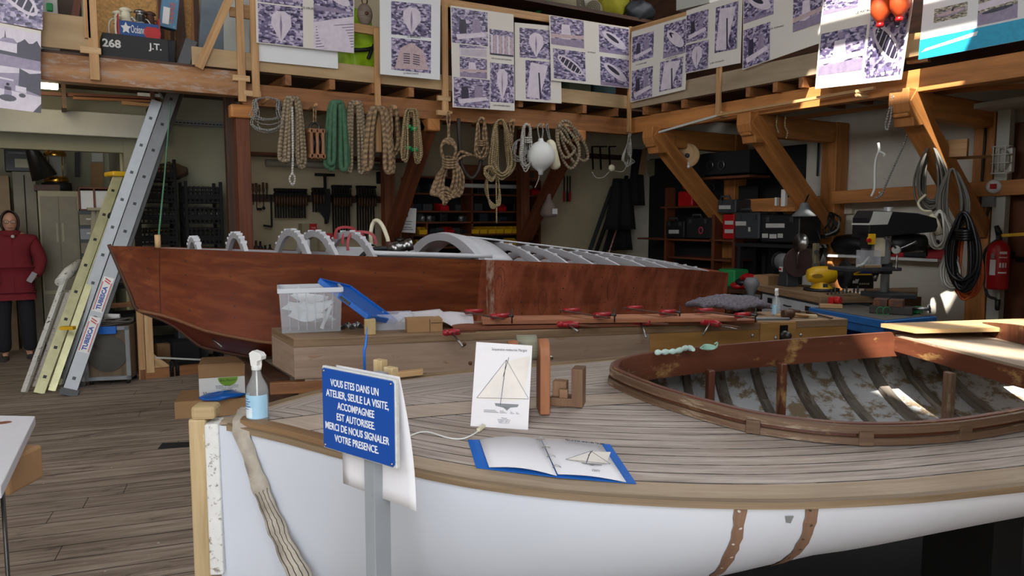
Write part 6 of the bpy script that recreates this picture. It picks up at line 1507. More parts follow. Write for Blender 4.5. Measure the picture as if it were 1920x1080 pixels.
# lit bulkhead lamp
c=AY(84,157,8.7);t=thing('bulkhead_lamp','lit warm white bulkhead lamp under the mezzanine at the far left','lamp',c-V((0,0,.05)));mb=MB();mb.box(c,(.22,.10,.09));mb.build('diffuser',emit('lamp_glow',(1,.86,.55),9.0),t,bevel=.01);mb=MB();mb.box(c+V((0,.02,.065)),(.26,.14,.04));mb.box(c+V((0,.02,.20)),(.03,.03,.24));mb.build('housing',P_WHITE_DULL,t)
ld=bpy.data.lights.new('bulkhead_glow','POINT');ld.energy=7;ld.color=(1,.85,.6);ld.shadow_soft_size=.1;lo=bpy.data.objects.new('bulkhead_glow',ld);COL.objects.link(lo);lo.location=c-V((0,.12,.12))
# cabinets in the alcove
YC=10.35
def cab(x0,y0,x1,y1,Y,dep,m,label,nm='cabinet',base=0.0):
    a,b=AY(x0,y0,Y),AY(x1,y0,Y);z1=(a.z+b.z)/2;t=thing(nm,label,'cabinet',((a.x+b.x)/2,Y+dep/2,base));mb=MB();mb.box(((a.x+b.x)/2,Y+dep/2,(z1+base)/2),(b.x-a.x,dep,z1-base));mb.build('carcass',m,t,bevel=.004);return t,a.x,b.x,z1
P_PUTTY=paint('putty_enamel',C('8d8568'),.5);P_PUTTYD=paint('brown_grey_enamel',C('6d644f'),.5)
t,xa,xb,z1=cab(70,358,146,560,YC,.42,P_PUTTY,'putty coloured metal cabinet with double doors behind the ladders')
zb2=AY(100,545,YC).z;xm=(xa+xb)/2
for s in (-1,1):
    mb=MB();mb.box((xm+s*(xb-xa)*.228,YC-.008,(z1-.06+zb2)/2),((xb-xa)*.445,.016,z1-.07-zb2));d=mb.build('door',P_PUTTYD,t,bevel=.002)
    mb=MB();mb.box((xm+s*.03,YC-.022,(z1+zb2)/2+.10),(.018,.012,.22));mb.build('handle',P_PUTTY,d)
mb=MB();mb.box((xm,YC-.008,zb2/2+.03),(xb-xa-.02,.014,zb2-.14));mb.build('lower_panel',P_PUTTYD,t)
t,xa2,xb2,z2=cab(22,322,66,600,YC+.25,.4,P_PUTTYD,'tall dark grey cabinet behind the person');mb=MB();mb.box(((xa2+xb2)/2,YC+.24,z2*.5),(.01,.02,z2*.96));mb.build('door_gap',P_BLACK_M,t)
t,_,_,_=cab(-60,328,16,600,YC+.15,.4,paint('tan_enamel',C('7a6444'),.6),'tan cabinet at the far left edge behind the person')
# brass lantern and cone on top
p=V(AY(107,358,YC+.2));p.z=z1
t=thing('brass_ship_lantern','large brass ship lantern with glass standing on the putty cabinet','lantern',p);h=AY(107,265,YC+.2).z-z1-.1
mb=MB();mb.lathe(p,[(0,0),(.16,0),(.16,.10),(.12,.105)],20);mb.build('plinth',P_BLACK,t)
mb=MB();mb.lathe(p+V((0,0,.105)),[(.12,0),(.13,.02),(.12,.06),(.11,.07)],20);mb.build('burner_ring',M_BRASS,t)
mb=MB();mb.lathe(p+V((0,0,.17)),[(.10,0),(.115,.06),(.115,h*.42),(.10,h*.5)],20);mb.build('glass',G_CLEAR,t)
mb=MB();mb.lathe(p+V((0,0,.17+h*.5)),[(.115,0),(.12,.02),(.10,h*.14),(.05,h*.22),(.055,h*.24),(.045,h*.36),(.06,h*.38),(.02,h*.44),(0,h*.45)],20);mb.build('cap',M_BRASS,t)
for k in range(4):mb=MB();x,y=.118*math.cos(k*1.57+.6),.118*math.sin(k*1.57+.6);mb.cyl(p+V((x,y,.15)),p+V((x,y,.17+h*.52)),.006,6);mb.build('guard_rod',M_BRASS,t)
t=thing('metal_funnel','tall grey metal funnel leaning left of the brass lantern','funnel',AY(80,335,YC-.1));a,b=AY(84,333,YC-.05),AY(50,262,YC-.1);mb=MB();mb.tube([a,lerp(a,b,.9),b],[.135,.05,.045],20);mb.build('cone',M_DSTEEL,t)
mb=MB();p2=V(AY(88,352,YC+.12));mb.box((p2.x,p2.y,z1+.035),(.26,.22,.07));mb.box((p2.x-.2,p2.y,z1+.14),(.02,.02,.0001));o=mb.build('wooden_box',W_DARK,bevel=.004);tag(o,'small dark wooden box on the putty cabinet below the metal funnel','box')
t=thing('radio','black radio with pale faceplate on the dark grey cabinet','radio',(AY(42,320,YC+.3).x,YC+.4,z2));c=V((AY(42,320,YC+.3).x,YC+.38,z2+.13));mb=MB();mb.box(c,(.34,.2,.26));mb.build('case',P_BLACK,t,bevel=.01);mb=MB();mb.box(c+V((.02,-.105,-.03)),(.18,.01,.10));mb.build('display',paint('tarnished_silver',C('6f6a58'),.4,.6),t);mb=MB();mb.box(c+V((.0,-.103,.09)),(.26,.01,.02));mb.build('trim_bar',M_DSTEEL,t)
# alcove back: notices
for k,(x0,y0,x1,y1,m) in enumerate(((170,305,194,352,P_CARD),(172,287,193,303,P_WHITE_DULL),(140,285,150,332,P_DGREY))):
    a,b,c2,d=AY(x0,y0,YA-.02),AY(x1,y0,YA-.02),AY(x1,y1,YA-.02),AY(x0,y1,YA-.02);mb=MB();mb.prism([a,b,c2,d],(0,.01,0));o=mb.build(('cardboard_notice','paper_notice','grey_notice')[k],m);tag(o,('brown cardboard notice on the alcove back wall','pale paper notice above the cardboard on the alcove wall','narrow grey notice on the alcove back wall')[k],'notice')
# binder shelf and drawers right of the cabinet
xs0,xs1=AY(150,400,YC).x,AY(206,400,YC).x;zs1,zs0=AY(180,354,YC).z,AY(180,392,YC).z
t=thing('small_bookcase','dark wooden pigeonhole case right of the putty cabinet','shelf',((xs0+xs1)/2,YC+.15,zs0-.02));mb=MB();mb.box(((xs0+xs1)/2,YC+.15,zs0-.01),(xs1-xs0,.3,.02));mb.box(((xs0+xs1)/2,YC+.15,zs1+.01),(xs1-xs0,.3,.02));mb.box(((xs0+xs1)/2,YC+.295,(zs0+zs1)/2),(xs1-xs0,.01,zs1-zs0))
for f in (0,.5,1):mb.box((lerp(xs0,xs1,f),YC+.15,(zs0+zs1)/2),(.02,.3,zs1-zs0))
mb.build('case',W_RED,t)
for k in range(2):mb=MB();x=lerp(xs0,xs1,.27+.46*k);mb.box((x,YC+.13,zs0+.11),(.14,.2,.22));o=mb.build('file_box',P_WHITE,bevel=.003);tag(o,('white file box in the left half of the pigeonhole case','white file box in the right half of the pigeonhole case')[k],'box','file boxes')
t=thing('drawer_unit','grey drawer unit below the pigeonhole case','drawers',((xs0+xs1)/2-.06,YC+.2,0));xw=(xs1-xs0)*.75;mb=MB();mb.box(((xs0+xs1)/2-.06,YC+.2,(zs0-.02)/2),(xw,.4,zs0-.025));mb.build('carcass',P_DGREY,t)
for k in range(6):mb=MB();mb.box(((xs0+xs1)/2-.06,YC-.008,zs0-.13-.17*k),(xw*.9,.02,.13));d=mb.build('drawer',P_GREY if k == 1 else P_PUTTYD,t,bevel=.004);mb=MB();mb.box(((xs0+xs1)/2-.06,YC-.025,zs0-.12-.17*k),(.08,.012,.02));mb.build('handle',P_WHITE_DULL,d)
t=thing('olive_step_stool','olive metal stool frame between the drawer unit and the ladders','stool',AY(190,560,9.9));
for k,(x0,x1) in enumerate(((176,162),(183,197))):mb=MB();a=AY(x0,392,9.9);b=AY(x1,560,9.9);b.z=0;mb.bar(a,b,.05,.03);mb.build('leg',P_PUTTY,t)
mb=MB();mb.box(AY(180,392,9.9),(.18,.22,.03));mb.build('seat',P_PUTTY,t)
# ------------------------------------------------------------------ plastic crates stacked on a dark bench against the wall
zt=1.02;xa3,xb3=AY(246,400,9.2).x,AY(436,400,9.2).x
t=thing('wall_bench','dark steel bench along the wall under the stacked crates','bench',((xa3+xb3)/2,9.35,0));mb=MB();mb.box(((xa3+xb3)/2,9.33,zt-.02),(xb3-xa3,.6,.04));mb.box(((xa3+xb3)/2,9.33,.38),(xb3-xa3,.6,.03));mb.build('bench_top',P_BLACK_M,t)
for x in (xa3+.04,xb3-.04):
    for y in (9.08,9.58):mb=MB();mb.box((x,y,(zt-.04)/2),(.05,.05,zt-.04));mb.build('leg',P_BLACK_M,t)
def crate(x,y,z,w,d,h):
    t=thing('plastic_crate','x','crate',(x,y,z));F_=MW[t.name];mb=MB(F_)
    for s in (-1,1):
        for k in range(5):mb.box((0,s*d/2,h*(.06+.22*k)),(w,.012,h*.07));mb.box((s*w/2,0,h*(.06+.22*k)),(.012,d,h*.07))
        mb.box((0,s*d/2,h*.36),(w*.96,.01,h*.18))
        for k in range(9):mb.box((-w/2+w*k/8,s*d/2,h*.5),(.014,.014,h));mb.box((s*w/2,-d/2+d*k/8,h*.5),(.014,.014,h))
    mb.build('lattice_sides',P_BLACK_M,t)
    mb=MB(F_);mb.box((0,0,.01),(w,d,.016));mb.build('base',P_BLACK_M,t)
    for sx in (-1,1):
        for sy in (-1,1):mb=MB(F_);mb.box((sx*(w/2-.01),sy*(d/2-.01),h*.5+.03),(.035,.035,h+.05));mb.build('corner_post',P_BLACK_M,t,bevel=.006)
    return t
W1=AY(334,400,9.1).x-AY(258,400,9.1).x;W2=AY(424,400,9.1).x-AY(342,400,9.1).x
cx1,cx2=AY(296,400,9.1).x,AY(383,400,9.1).x;proto=None
for k in range(5):
    lb='black lattice crate in the left stack, %s' % ('at the bottom','second from the bottom','in the middle','second from the top','on top')[k]
    if proto is None:proto=crate(cx1,9.3,zt,min(W1,W2)*.96,.42,.19);proto['label']=lb;proto['group']='black crates stacked by the wall'
    else:clone(proto,(cx1,9.3,zt+.235*k),0,lb)
for k in range(4):clone(proto,(cx2,9.3,zt+.235*k),0,'black lattice crate in the right stack, %s' % ('at the bottom','second from the bottom','second from the top','on top')[k])
for k,(px,py) in enumerate(((275,404),(312,404),(365,401),(405,401),(282,432),(300,432))):
    p=AY(px,py,9.05);mb=MB();
    for q in range(7):mb.cyl((p.x-.09+.03*q,9.15,p.z-.03),(p.x-.09+.03*q,9.15,p.z+.03),.009,6)
    o=mb.build('fitting_rack',M_STEEL if k < 4 else M_BRASS);o['kind']='stuff';o['label']='row of small metal fittings glinting inside the stacked crates';o['category']='fittings';o['group']='fittings in the crates'
lump(AY(318,322,9.4),(.18,.12,.09),paint('brown_cloth',C('5a4630'),.9),'brown_bundle','brown bundle on top of the left crate stack','bundle',8)
# ================================================================== tool wall between the posts
YT=9.62
mb=MB();a,b=AY(452,288,9.5),AY(768,300,9.5);mb.bar((a.x,9.5,a.z),(b.x,9.5,a.z),.36,.03);o=struct(mb.build('wall_shelf_trim',W_RED))
mb=MB();a,b=AY(500,305,9.45),AY(742,322,9.45);mb.tube([(a.x,9.5,a.z),(b.x,9.5,a.z)],.045,10);o=mb.build('wall_pipe',paint('pipe_grey',C('7d7668'),.6));struct(o);o.name='pipe_trim'
zr=AY(560,372,YT).z
mb=MB();a,b=AY(455,372,YT),AY(735,372,YT);mb.bar((a.x,YT+.045,zr),(b.x,YT+.045,zr),.03,.09);struct(mb.build('tool_rail_trim',W_DARK))
def tool_clamp(x,z,L,label,grp):
    t=thing('bar_clamp',label,'clamp',(x,YT,z-L*.6),0,grp);F_=Matrix.Translation((x,YT,z))
    mb=MB(F_);mb.box((0,-.04,-L*.28),(.022,.01,L));mb.build('bar',M_IRON,t)
    mb=MB(F_);mb.box((0,-.07,L*.20),(.026,.11,.035));mb.build('fixed_arm',M_IRON,t)
    mb=MB(F_);mb.box((0,-.07,L*.02),(.03,.12,.04));mb.cyl((0,-.115,-.10),(0,-.115,L*.16),.009,6);mb.build('sliding_arm',M_IRON,t)
    mb=MB(F_);mb.cyl((0,-.115,L*.02-.02),(0,-.115,L*.02-.13),.016,8);mb.build('handle',W_DARK,t)
    return t
G1,G2,G3='short clamps on the tool wall','long clamps on the tool wall','hand tools on the tool wall'
L1,L2='black short bar clamp in the close row left of the big hanging drill','black long bar clamp in the right-hand clusters on the tool wall'
pr=None
for px in range(514,572,5):
    x=AY(px,365,YT).x
    if pr is None:pr=tool_clamp(x,zr+.03,.36,L1,G1)
    else:clone(pr,(x,YT,zr+.03-.216),0,L1)
pr=None
for px in list(range(622,656,5))+list(range(668,702,5)):
    x=AY(px,370,YT).x
    if pr is None:pr=tool_clamp(x,zr+.02,.70,L2,G2)
    else:clone(pr,(x,YT,zr+.02-.42),0,L2)
pr=None
for px in (585,590,596,602):
    x=AY(px,365,YT).x
    if pr is None:pr=tool_clamp(x,zr+.06,.30,'black small clamp left of the big hand drill on the tool wall',G1)
    else:clone(pr,(x,YT,zr+.06-.18),0,'black small clamp left of the big hand drill on the tool wall')
def htool(px,y0,y1,w,kind,label):
    a,b=AY(px,y0,YT-.03),AY(px,y1,YT-.03);b.x=a.x;t=thing('hand_tool',label,'tool',b,0,G3);mb=MB()
    mb.tube([a,lerp(a,b,.35),lerp(a,b,.4)],[w*1.2,w*1.4,w*.6],8);mb.build('handle',W_DARK,t);mb=MB();mb.tube([lerp(a,b,.38),b],w*.45,6)
    if kind == 'hook':mb.bar(b,b+V((.06,0,.0)),.015,.03)
    if kind == 'ball':mb.ball(b,.022,8,6)
    mb.build('shaft',M_IRON,t)
for k,(px,y0,y1,kd) in enumerate(((468,345,388,'ball'),(474,344,384,''),(480,343,392,'hook'),(486,346,380,''),(493,342,390,'ball'),(500,343,372,''))):
    htool(px,y0,y1,.012,kd,'dark handled tool in the left cluster of the tool wall, %s from the post' % ('first','second','third','fourth','fifth','sixth')[k])
t=thing('adze','dark hook-ended hoe hanging low left of the short clamp row','tool',AY(507,426,YT));a,b=AY(508,365,YT-.05),AY(508,425,YT-.05);b.x=a.x;mb=MB();mb.bar(a,b,.02,.02);mb.build('shaft',M_IRON,t);mb=MB();mb.bar(b,b+V((-.10,0,.015)),.05,.025);mb.build('blade',M_IRON,t)
t=thing('breast_drill','tall black T-handled tool hanging in the middle of the tool wall','drill',AY(612,418,YT));a=AY(609,328,YT-.06);b=AY(611,420,YT-.06);b.x=a.x;mb=MB();mb.bar(a,b,.03,.03);mb.build('shaft',M_IRON,t);mb=MB();mb.tube([a-V((.13,0,0)),a+V((.13,0,0))],.018,8);mb.build('cross_handle',M_IRON,t);mb=MB();mb.prism([lerp(a,b,.28)+V((-.06,-.02,0)),lerp(a,b,.28)+V((.06,-.02,0)),lerp(a,b,.75)+V((.06,-.02,0)),lerp(a,b,.98)+V((.03,-.02,0)),lerp(a,b,.7)+V((-.10,-.02,0))],(0,.05,0));mb.build('body',P_BLACK,t)
t=thing('set_square','large dark clamp standing by the right post of the tool wall','clamp',AY(727,460,YT));a,b=AY(727,368,YT-.05),AY(727,470,YT-.05);b.x=a.x;mb=MB();mb.bar(a,b,.028,.012);mb.build('bar',M_IRON,t);mb=MB();mb.box(a+V((-.03,-.03,.03)),(.10,.10,.07));mb.build('jaw',M_IRON,t)
for k,px in enumerate((712,726)):mb=MB();a,b=AY(px,325,YT-.03),AY(px,342,YT-.03);mb.box((a+b)/2,(.09,.05,.16));o=mb.build('holster',P_BLACK_M,bevel=.01);tag(o,('black pouch high on the tool wall, left of two','black pouch high on the tool wall, right of two')[k],'pouch','pouches on the tool wall')
mb=MB();mb.box(AY(462,340,YT-.02),(.07,.03,.11));o=mb.build('paper_tag',P_PAPER);tag(o,'small white tag beside the left post of the tool wall','tag')
zb3=AY(500,462,YT).z
mb=MB();a,b=AY(455,462,9.5),AY(740,462,9.5);mb.box(((a.x+b.x)/2,9.45,zb3-.15),(b.x-a.x,.4,.04));struct(mb.build('ledge_slab',W_DARK))
for k,px in enumerate((469,480,488,497,506)):p=AY(px,455,9.4);h=(.24,.21,.2,.15,.16)[k];mb=MB();mb.lathe((p.x,9.4,zb3-.128),[(0,0),(.034,0),(.034,h*.6),(.014,h*.75),(.014,h),(0,h)],12);o=mb.build('dark_bottle',P_BLACK if k != 1 else W_DARK);tag(o,'dark bottle on the ledge of the tool wall, %s from the left' % ('first','second','third','fourth','fifth')[k],'bottle','bottles on the tool wall ledge')
p=AY(579,424,9.4);t=thing('tool_box_carton','red and white carton standing on the tool wall ledge','carton',(p.x,9.45,zb3-.128));z9=AY(579,419,9.4).z;mb=MB();mb.box((p.x,9.45,(z9+zb3-.128)/2),(.19,.16,z9-zb3+.128));mb.build('carton',P_PUTTY,t);mb=MB();mb.box((p.x+.045,9.366,z9-.06),(.095,.006,.11));mb.build('red_print',P_RED,t)
lettering('carton_lettering','PEUGEOT' if False else 'FACOM' if False else 'TOOL',frame((p.x+.05,9.362,z9-.055),(1,0,0),(0,0,1)),.03,P_WHITE,t,.06)
t=thing('paper_notice','white printed notice pinned on the reddish middle post','notice',AY(764,436,8.9));q=[AY(x,y,8.9) for x,y in ((749,389),(781,391),(779,437),(747,435))];mb=MB();mb.prism(q,(0,.004,0));mb.build('sheet',P_WHITE,t)
mb=MB()
for y0,w,c0 in ((415,18,0),(420,14,0),(426,16,0),(430,20,0)):a,b=AY(764-w/2,y0,8.896),AY(764+w/2,y0+.6,8.896);mb.bar(a,b,.002,.010)
mb.build('print_lines',P_GREY,t);mb=MB();mb.ball(AY(764,402,8.896),(.008,.002,.04),8,6);mb.build('print_mark',P_INK,t)
# ------------------------------------------------------------------ shelving with storage bins
YSH=9.3;SX0,SX1=AY(772,400,YSH).x,AY(1012,400,YSH).x
def zrow(px,py):return AY(px,py,YSH).z
rows=[zrow(890,335),zrow(890,365),zrow(890,397),zrow(890,417),zrow(890,440),zrow(890,463),zrow(890,490)]
sh=thing('bin_shelving','reddish wooden shelving full of storage bins behind the hanging ropes','shelving',((SX0+SX1)/2,YSH+.15,0))
for z in rows:mb=MB();mb.box(((SX0+SX1)/2,YSH+.15,z),(SX1-SX0,.32,.024));mb.build('shelf_board',W_RED,sh)
for x in (SX0,AY(885,420,YSH).x,SX1):mb=MB();mb.box((x,YSH+.15,rows[0]/2),(.03,.32,rows[0]));mb.build('upright',W_RED,sh)
x=AY(801,450,YSH).x;mb=MB();mb.box((x,YSH+.15,(rows[3]+rows[5])/2),(.025,.3,rows[3]-rows[5]));mb.build('divider',W_RED,sh)
mb=MB();mb.box(((SX0+SX1)/2,YSH+.31,rows[0]/2),(SX1-SX0,.01,rows[0]));mb.build('back_panel',P_BLACK_M,sh)
def sbin(x,z,w,m,label,grp):
    t=thing('storage_bin',label,'bin',(x,YSH+.08,z),0,grp);F_=MW[t.name];mb=MB(F_);h=.10
    mb.box((0,.0,.004),(w,.2,.008));mb.box((0,.1,h/2),(w,.006,h))
    for s in (-1,1):mb.prism([(s*w/2,-.1,0),(s*w/2,.1,0),(s*w/2,.1,h),(s*w/2,-.02,h),(s*w/2,-.1,h*.55)],(-s*.006,0,0))
    mb.build('tray',m,t);mb=MB(F_);mb.prism([(-w/2,-.10,0),(w/2,-.10,0),(w/2,-.115,h*.6),(-w/2,-.115,h*.6)],(0,.006,0));mb.build('front_lip',m,t);return t
pr=None;lb='yellow storage bin in the row of six on the shelving'
for px in (890,905,921,936,951,966):
    x=AY(px,432,YSH).x
    if pr is None:pr=sbin(x,rows[4]+.013,.115,P_YELLOW,lb,'yellow bins on the shelving')
    else:clone(pr,(x,YSH+.08,rows[4]+.013),0,lb)
for px,r_,lb in ((792,4,'yellow storage bin alone at the left of the bin rows'),(962,5,'yellow storage bin in the lowest visible row'),(790,5,'yellow storage bin in the lowest row at the left')):clone(pr,(AY(px,440,YSH).x,YSH+.08,rows[r_]+.013),0,lb)
for px,r_,lb in ((842,4,'red storage bin left of the yellow row'),(833,2,'red storage bin below the big tan rope coil'),(940,2,'red storage bin right of the long cord bundle'),(1003,1,'red storage bin high at the right end of the shelving')):sbin(AY(px,430,YSH).x,rows[r_]+.013,.13,P_RED,lb,'red bins on the shelving')
rng=random.Random(21);names=[]
for r_,lst in ((1,(785,815,850,905,935,965)),(2,(785,805,862,900,970,992)),(3,(790,812,835,870,910,945,985)),(4,(815,828,858,872,985,1000)),(5,(815,835,860,885,905,930,985))):
    for px in lst:
        x=AY(px,420,YSH).x;w=rng.uniform(.10,.19);h=rng.uniform(.06,.13);mb=MB();mb.box((x,YSH+.14,rows[r_]+.014+h/2),(w*.8,.2,h));mb.box((x,YSH+.03,rows[r_]+.014+h*.55),(w*.5,.01,h*.25))
        o=mb.build('tool_case',(P_BLACK,P_DGREY,paint('navy_plastic',C('1c2630'),.5))[rng.randrange(3)],bevel=.006);tag(o,'small dark tool case among the rows of the bin shelving','case','dark cases on the bin shelving')
for k,px in enumerate((795,808,868)):x=AY(px,410,YSH).x;mb=MB();mb.lathe((x,YSH+.06,rows[3]+.013),[(0,0),(.04,0),(.042,.07),(.03,.08),(0,.08)],14);o=mb.build('glass_jar',paint('tin_grey',C('8a8c88'),.3,.6));tag(o,'small grey tin on the shelf under the red bins','tin','tins on the shelving')
for k,(x0,x1,y0) in enumerate(((858,912,308),(968,1010,318))):
    a,b=AY(x0,330,YSH).x,AY(x1,330,YSH).x;z1=AY(x0,y0,YSH).z;t=thing('wooden_chest',('reddish wooden tool chest on top of the shelving behind the dark hose','reddish wooden tool chest on top of the shelving below the white buoy')[k],'chest',((a+b)/2,YSH+.15,rows[0]+.012),0,'chests on top of the shelving');mb=MB();mb.box(((a+b)/2,YSH+.15,(rows[0]+.012+z1)/2),(b-a,.3,z1-rows[0]-.012));mb.build('chest',wood('chest_wood',C('7d4526'),C('542a16'),grain=10),t,bevel=.004)
    if k:mb=MB();mb.box(((a+b)/2,YSH-.003,(rows[0]+z1)/2),((b-a)*.55,.008,(z1-rows[0])*.5));mb.build('front_grille',P_DGREY,t)
mb=MB();a,b=AY(852,347,9.15),AY(1000,356,9.15);mb.tube([(a.x,9.2,a.z),(b.x,9.2,a.z)],.03,10)
for x in (a.x+.1,b.x-.1):mb.box((x,9.26,(a.z+rows[0])/2),(.03,.13,rows[0]-a.z))
o=mb.build('strip_lamp',P_WHITE_DULL);tag(o,'unlit pale strip lamp under the top of the bin shelving','lamp')
t=thing('paint_gun_cup','small round metal cup below the white notice','cup',AY(750,470,8.8));p=AY(751,452,8.8);mb=MB();mb.lathe(p-V((0,0,.05)),[(0,0),(.03,0),(.07,.05),(.075,.09),(0,.092)],14);mb.build('cup',M_DSTEEL,t);mb=MB();mb.tube([p-V((0,0,.05)),p-V((0,0,.35))],.015,6);mb.build('stem',M_DSTEEL,t)
# hung things by the right knee brace
t=thing('dust_bag','grey brown cloth bag with white label hanging right of the shelving','bag',AY(1030,408,8.36));p=AY(1029,388,8.36);mb=MB();mb.lathe(p-V((0,0,.14)),[(0,0),(.10,.01),(.12,.05),(.09,.15),(.035,.25),(.02,.36)],14);mb.build('bag',paint('bag_cloth',C('7a6a62'),.9),t);mb=MB();mb.box(p+V((.02,-.115,-.06)),(.09,.01,.07),.2);mb.build('label',P_WHITE,t);mb=MB();mb.tube([p+V((0,0,.2)),V((AY(1078,230,7.8).x-.06,8.36,1.98))],.005,5);mb.build('cord',P_DGREY,t)
for k,(px,m) in enumerate(((1058,P_RED),(1064,P_BLACK),(1069,P_RED))):a,b=AY(px,330,9.55),AY(px,378,9.55);b.x=a.x;t=thing('pruner','long handled tool with %s grips on the wall by the right brace' % ('dull red','black','bright red')[k],'tool',b);mb=MB();mb.bar(a,lerp(a,b,.6),.018,.012);mb.build('shaft',M_DSTEEL,t);mb=MB();mb.tube([lerp(a,b,.6),b],.018,8);mb.build('grip',m,t)
for k,(x0,y0,x1,y1,m) in enumerate(((1085,470,1148,350,P_DGREY),(1098,470,1150,380,M_DSTEEL),(1115,475,1175,330,P_BLACK_M))):
    a,b=AY(x0,y0,9.3),AY(x1,y1,9.62);a.z -= .5;mb=MB();mb.bar(a-(b-a)*.3,b,.06,.03);o=mb.build('leaning_pole',m);tag(o,('dark grey profile leaning on the back wall, leftmost','thin steel strip leaning beside the dark grey profile','black board leaning right of the steel strip')[k],'pole','lengths leaning on the back wall')
mb=MB();a,b=AY(1143,470,9.2),AY(1166,400,9.4);mb.tube([a-(b-a)*.6,b],.012,8);o=mb.build('striped_rod',paint('red_white_rod',C('b86a5e'),.5,dirt=C('d6cfc8'),dirt_amt=.5,scale=4));tag(o,'thin red and white rod leaning in the dark back corner','rod')
# ================================================================== right side: dark tool shelves, machines, hanging cables
XS=7.72
def PXs(px,py,X=XS):return AX(px,py,X)
def boxpx(x0,y0,x1,y1,X,dep,m,nm,label,cat,grp=None,bevel=.01,parts=None,zb0=None):
    """box whose face towards the room spans the given pixel rectangle on the plane x = X"""
    a,b=AX(x0,(y0+y1)/2,X),AX(x1,(y0+y1)/2,X);xm=(x0+x1)/2;zt,zb=AX(xm,y0,X).z,AX(xm,y1,X).z
    if zb0:zb=zb0
    cx,cy,cz,sy,sz=X+dep/2,(a.y+b.y)/2,(zt+zb)/2,abs(a.y-b.y),zt-zb
    if parts is None:mb=MB();mb.box((cx,cy,cz),(dep,sy,sz));o=mb.build(nm,m,bevel=bevel);return tag(o,label,cat,grp)
    t=thing(nm,label,cat,(cx,cy,zb),0,grp);mb=MB();mb.box((cx,cy,cz),(dep,sy,sz));mb.build('body',m,t,bevel=bevel);parts(t,cx,cy,cz,sy,sz);return t
def sticker(px0,py0,px1,py1,X,m,t,nm='sticker'):
    mb=MB();mb.prism([AX(px0,py0,X),AX(px1,py0,X),AX(px1,py1,X),AX(px0,py1,X)],(-.002,0,0));return mb.build(nm,m,t)
# shelving frame
shr=thing('tool_shelving','dark wooden shelving with tool cases in the right back corner','shelving',(7.95,7.2,0))
for (x0,x1,y) in ((1238,1335,389),(1195,1335,447),(1330,1376,450),(1252,1370,482),(1195,1370,520)):
    a,b=AX(x0,y,XS),AX(x1,y,XS);mb=MB();mb.bar((XS+.22,a.y,a.z),(XS+.22,b.y,a.z),.44,.025);mb.build('shelf_board',W_RED,shr)
for px in (1246,1335,1374):
    y=AX(px,440,XS).y;mb=MB();mb.box((XS+.1,y,1.0),(.16,.05,2.0 if px < 1300 else 1.45));mb.build('upright',W_RED,shr)
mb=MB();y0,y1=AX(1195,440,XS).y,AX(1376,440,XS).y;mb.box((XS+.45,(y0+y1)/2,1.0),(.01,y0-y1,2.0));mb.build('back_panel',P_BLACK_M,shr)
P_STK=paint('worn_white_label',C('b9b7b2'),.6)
mb=MB();y0,y1=AX(1216,440,XR-.03).y,AX(1505,440,XR-.03).y;mb.box((XR-.02,(y0+y1)/2,1.25),(.02,y0-y1,2.5));struct(mb.build('wall_shade_board',P_BLACK_M))  # black board added on the wall as the dark of the shaded corner
# red canister, ear muffs
boxpx(1270,358,1299,388,XS+.05,.3,P_RED,'jerrycan','dull red jerrycan on the top board of the dark shelving','can',bevel=.03)
for k,(px,py) in enumerate(((1285,347),(1297,347),(1323,363))):
    c=AX(px,py,XS-.02);t=thing('ear_defender',('bright red ear defender cup above the jerrycan, left of two','bright red ear defender cup above the jerrycan, right of two','bright red ear defender cup hanging right of the jerrycan')[k],'ear defender',c-V((0,0,.06)),0,'red ear defenders');mb=MB();mb.ball(c,(.05,.035,.065),14,10);mb.build('cup',P_RED,t);mb=MB();mb.tube(arc3(c+V((.04,-.03,.04)),V((0,1,0)),V((0,0,1)),.09,.11,0,3.14),.007,6);mb.build('headband',P_BLACK,t)
def case(x0,y0,x1,y1,X,dep,label,stk,handle=True,m=P_BLACK):
    def prt(t,cx,cy,cz,sy,sz):
        for s in stk:sticker(*s,X-.003,P_STK,t)
        if handle:mb=MB();mb.tube([V((X-.02,cy-.08,cz+sz*.5)),V((X-.03,cy-.07,cz+sz*.5+.04)),V((X-.03,cy+.07,cz+sz*.5+.04)),V((X-.02,cy+.08,cz+sz*.5))],.014,8);mb.build('handle',P_DGREY,t,bevel=0)
        for d in (-.3,.3):mb=MB();mb.box((X-.008,cy+sy*d,cz+sz*.32),(.016,.05,.06));mb.build('latch',P_DGREY,t,bevel=.004)
    return boxpx(x0,y0,x1,y1,X,dep,m,'tool_case',label,'tool case','tool cases in the right corner',.02,prt)
case(1248,414,1283,446,XS,.35,'black tool case with one pale label, lowest left on the dark shelving',[(1254,431,1273,438)])
case(1286,408,1333,447,XS,.35,'black tool case with a pink ring, right of the lowest left case',[],m=P_BLACK_M)
c=AX(1314,432,XS-.01);mb=MB();mb.tube(arc3(c,V((0,1,0)),V((0,0,1)),.035,.045,0,6.28),.008,6);o=mb.build('tape_ring',paint('pink_tape',C('b53a56'),.5));tag(o,'pink ring on the front of a black tool case','ring')
case(1345,374,1380,400,XS,.35,'grey green tool case with a pale label standing on the red case',[(1348,385,1370,392)],m=P_DGREY)
boxpx(1355,402,1376,448,XS,.35,P_RED,'red_tool_case','red tool case with two pale labels between black cases','tool case',None,.01,lambda t,*a:[sticker(1359,414,1375,421,XS-.003,P_STK,t),sticker(1359,430,1375,437,XS-.003,P_STK,t)])
case(1378,398,1424,448,XS-.25,.35,'large grey black tool case with a single label, beside the widest case',[(1379,415,1399,423),(1403,426,1407,434)],m=P_DGREY)
t=case(1426,402,1500,455,XS-.25,.4,'widest black tool case with a long white label and three small ones',[(1436,419,1471,427),(1429,438,1440,446),(1443,439,1456,447),(1458,438,1468,446)])
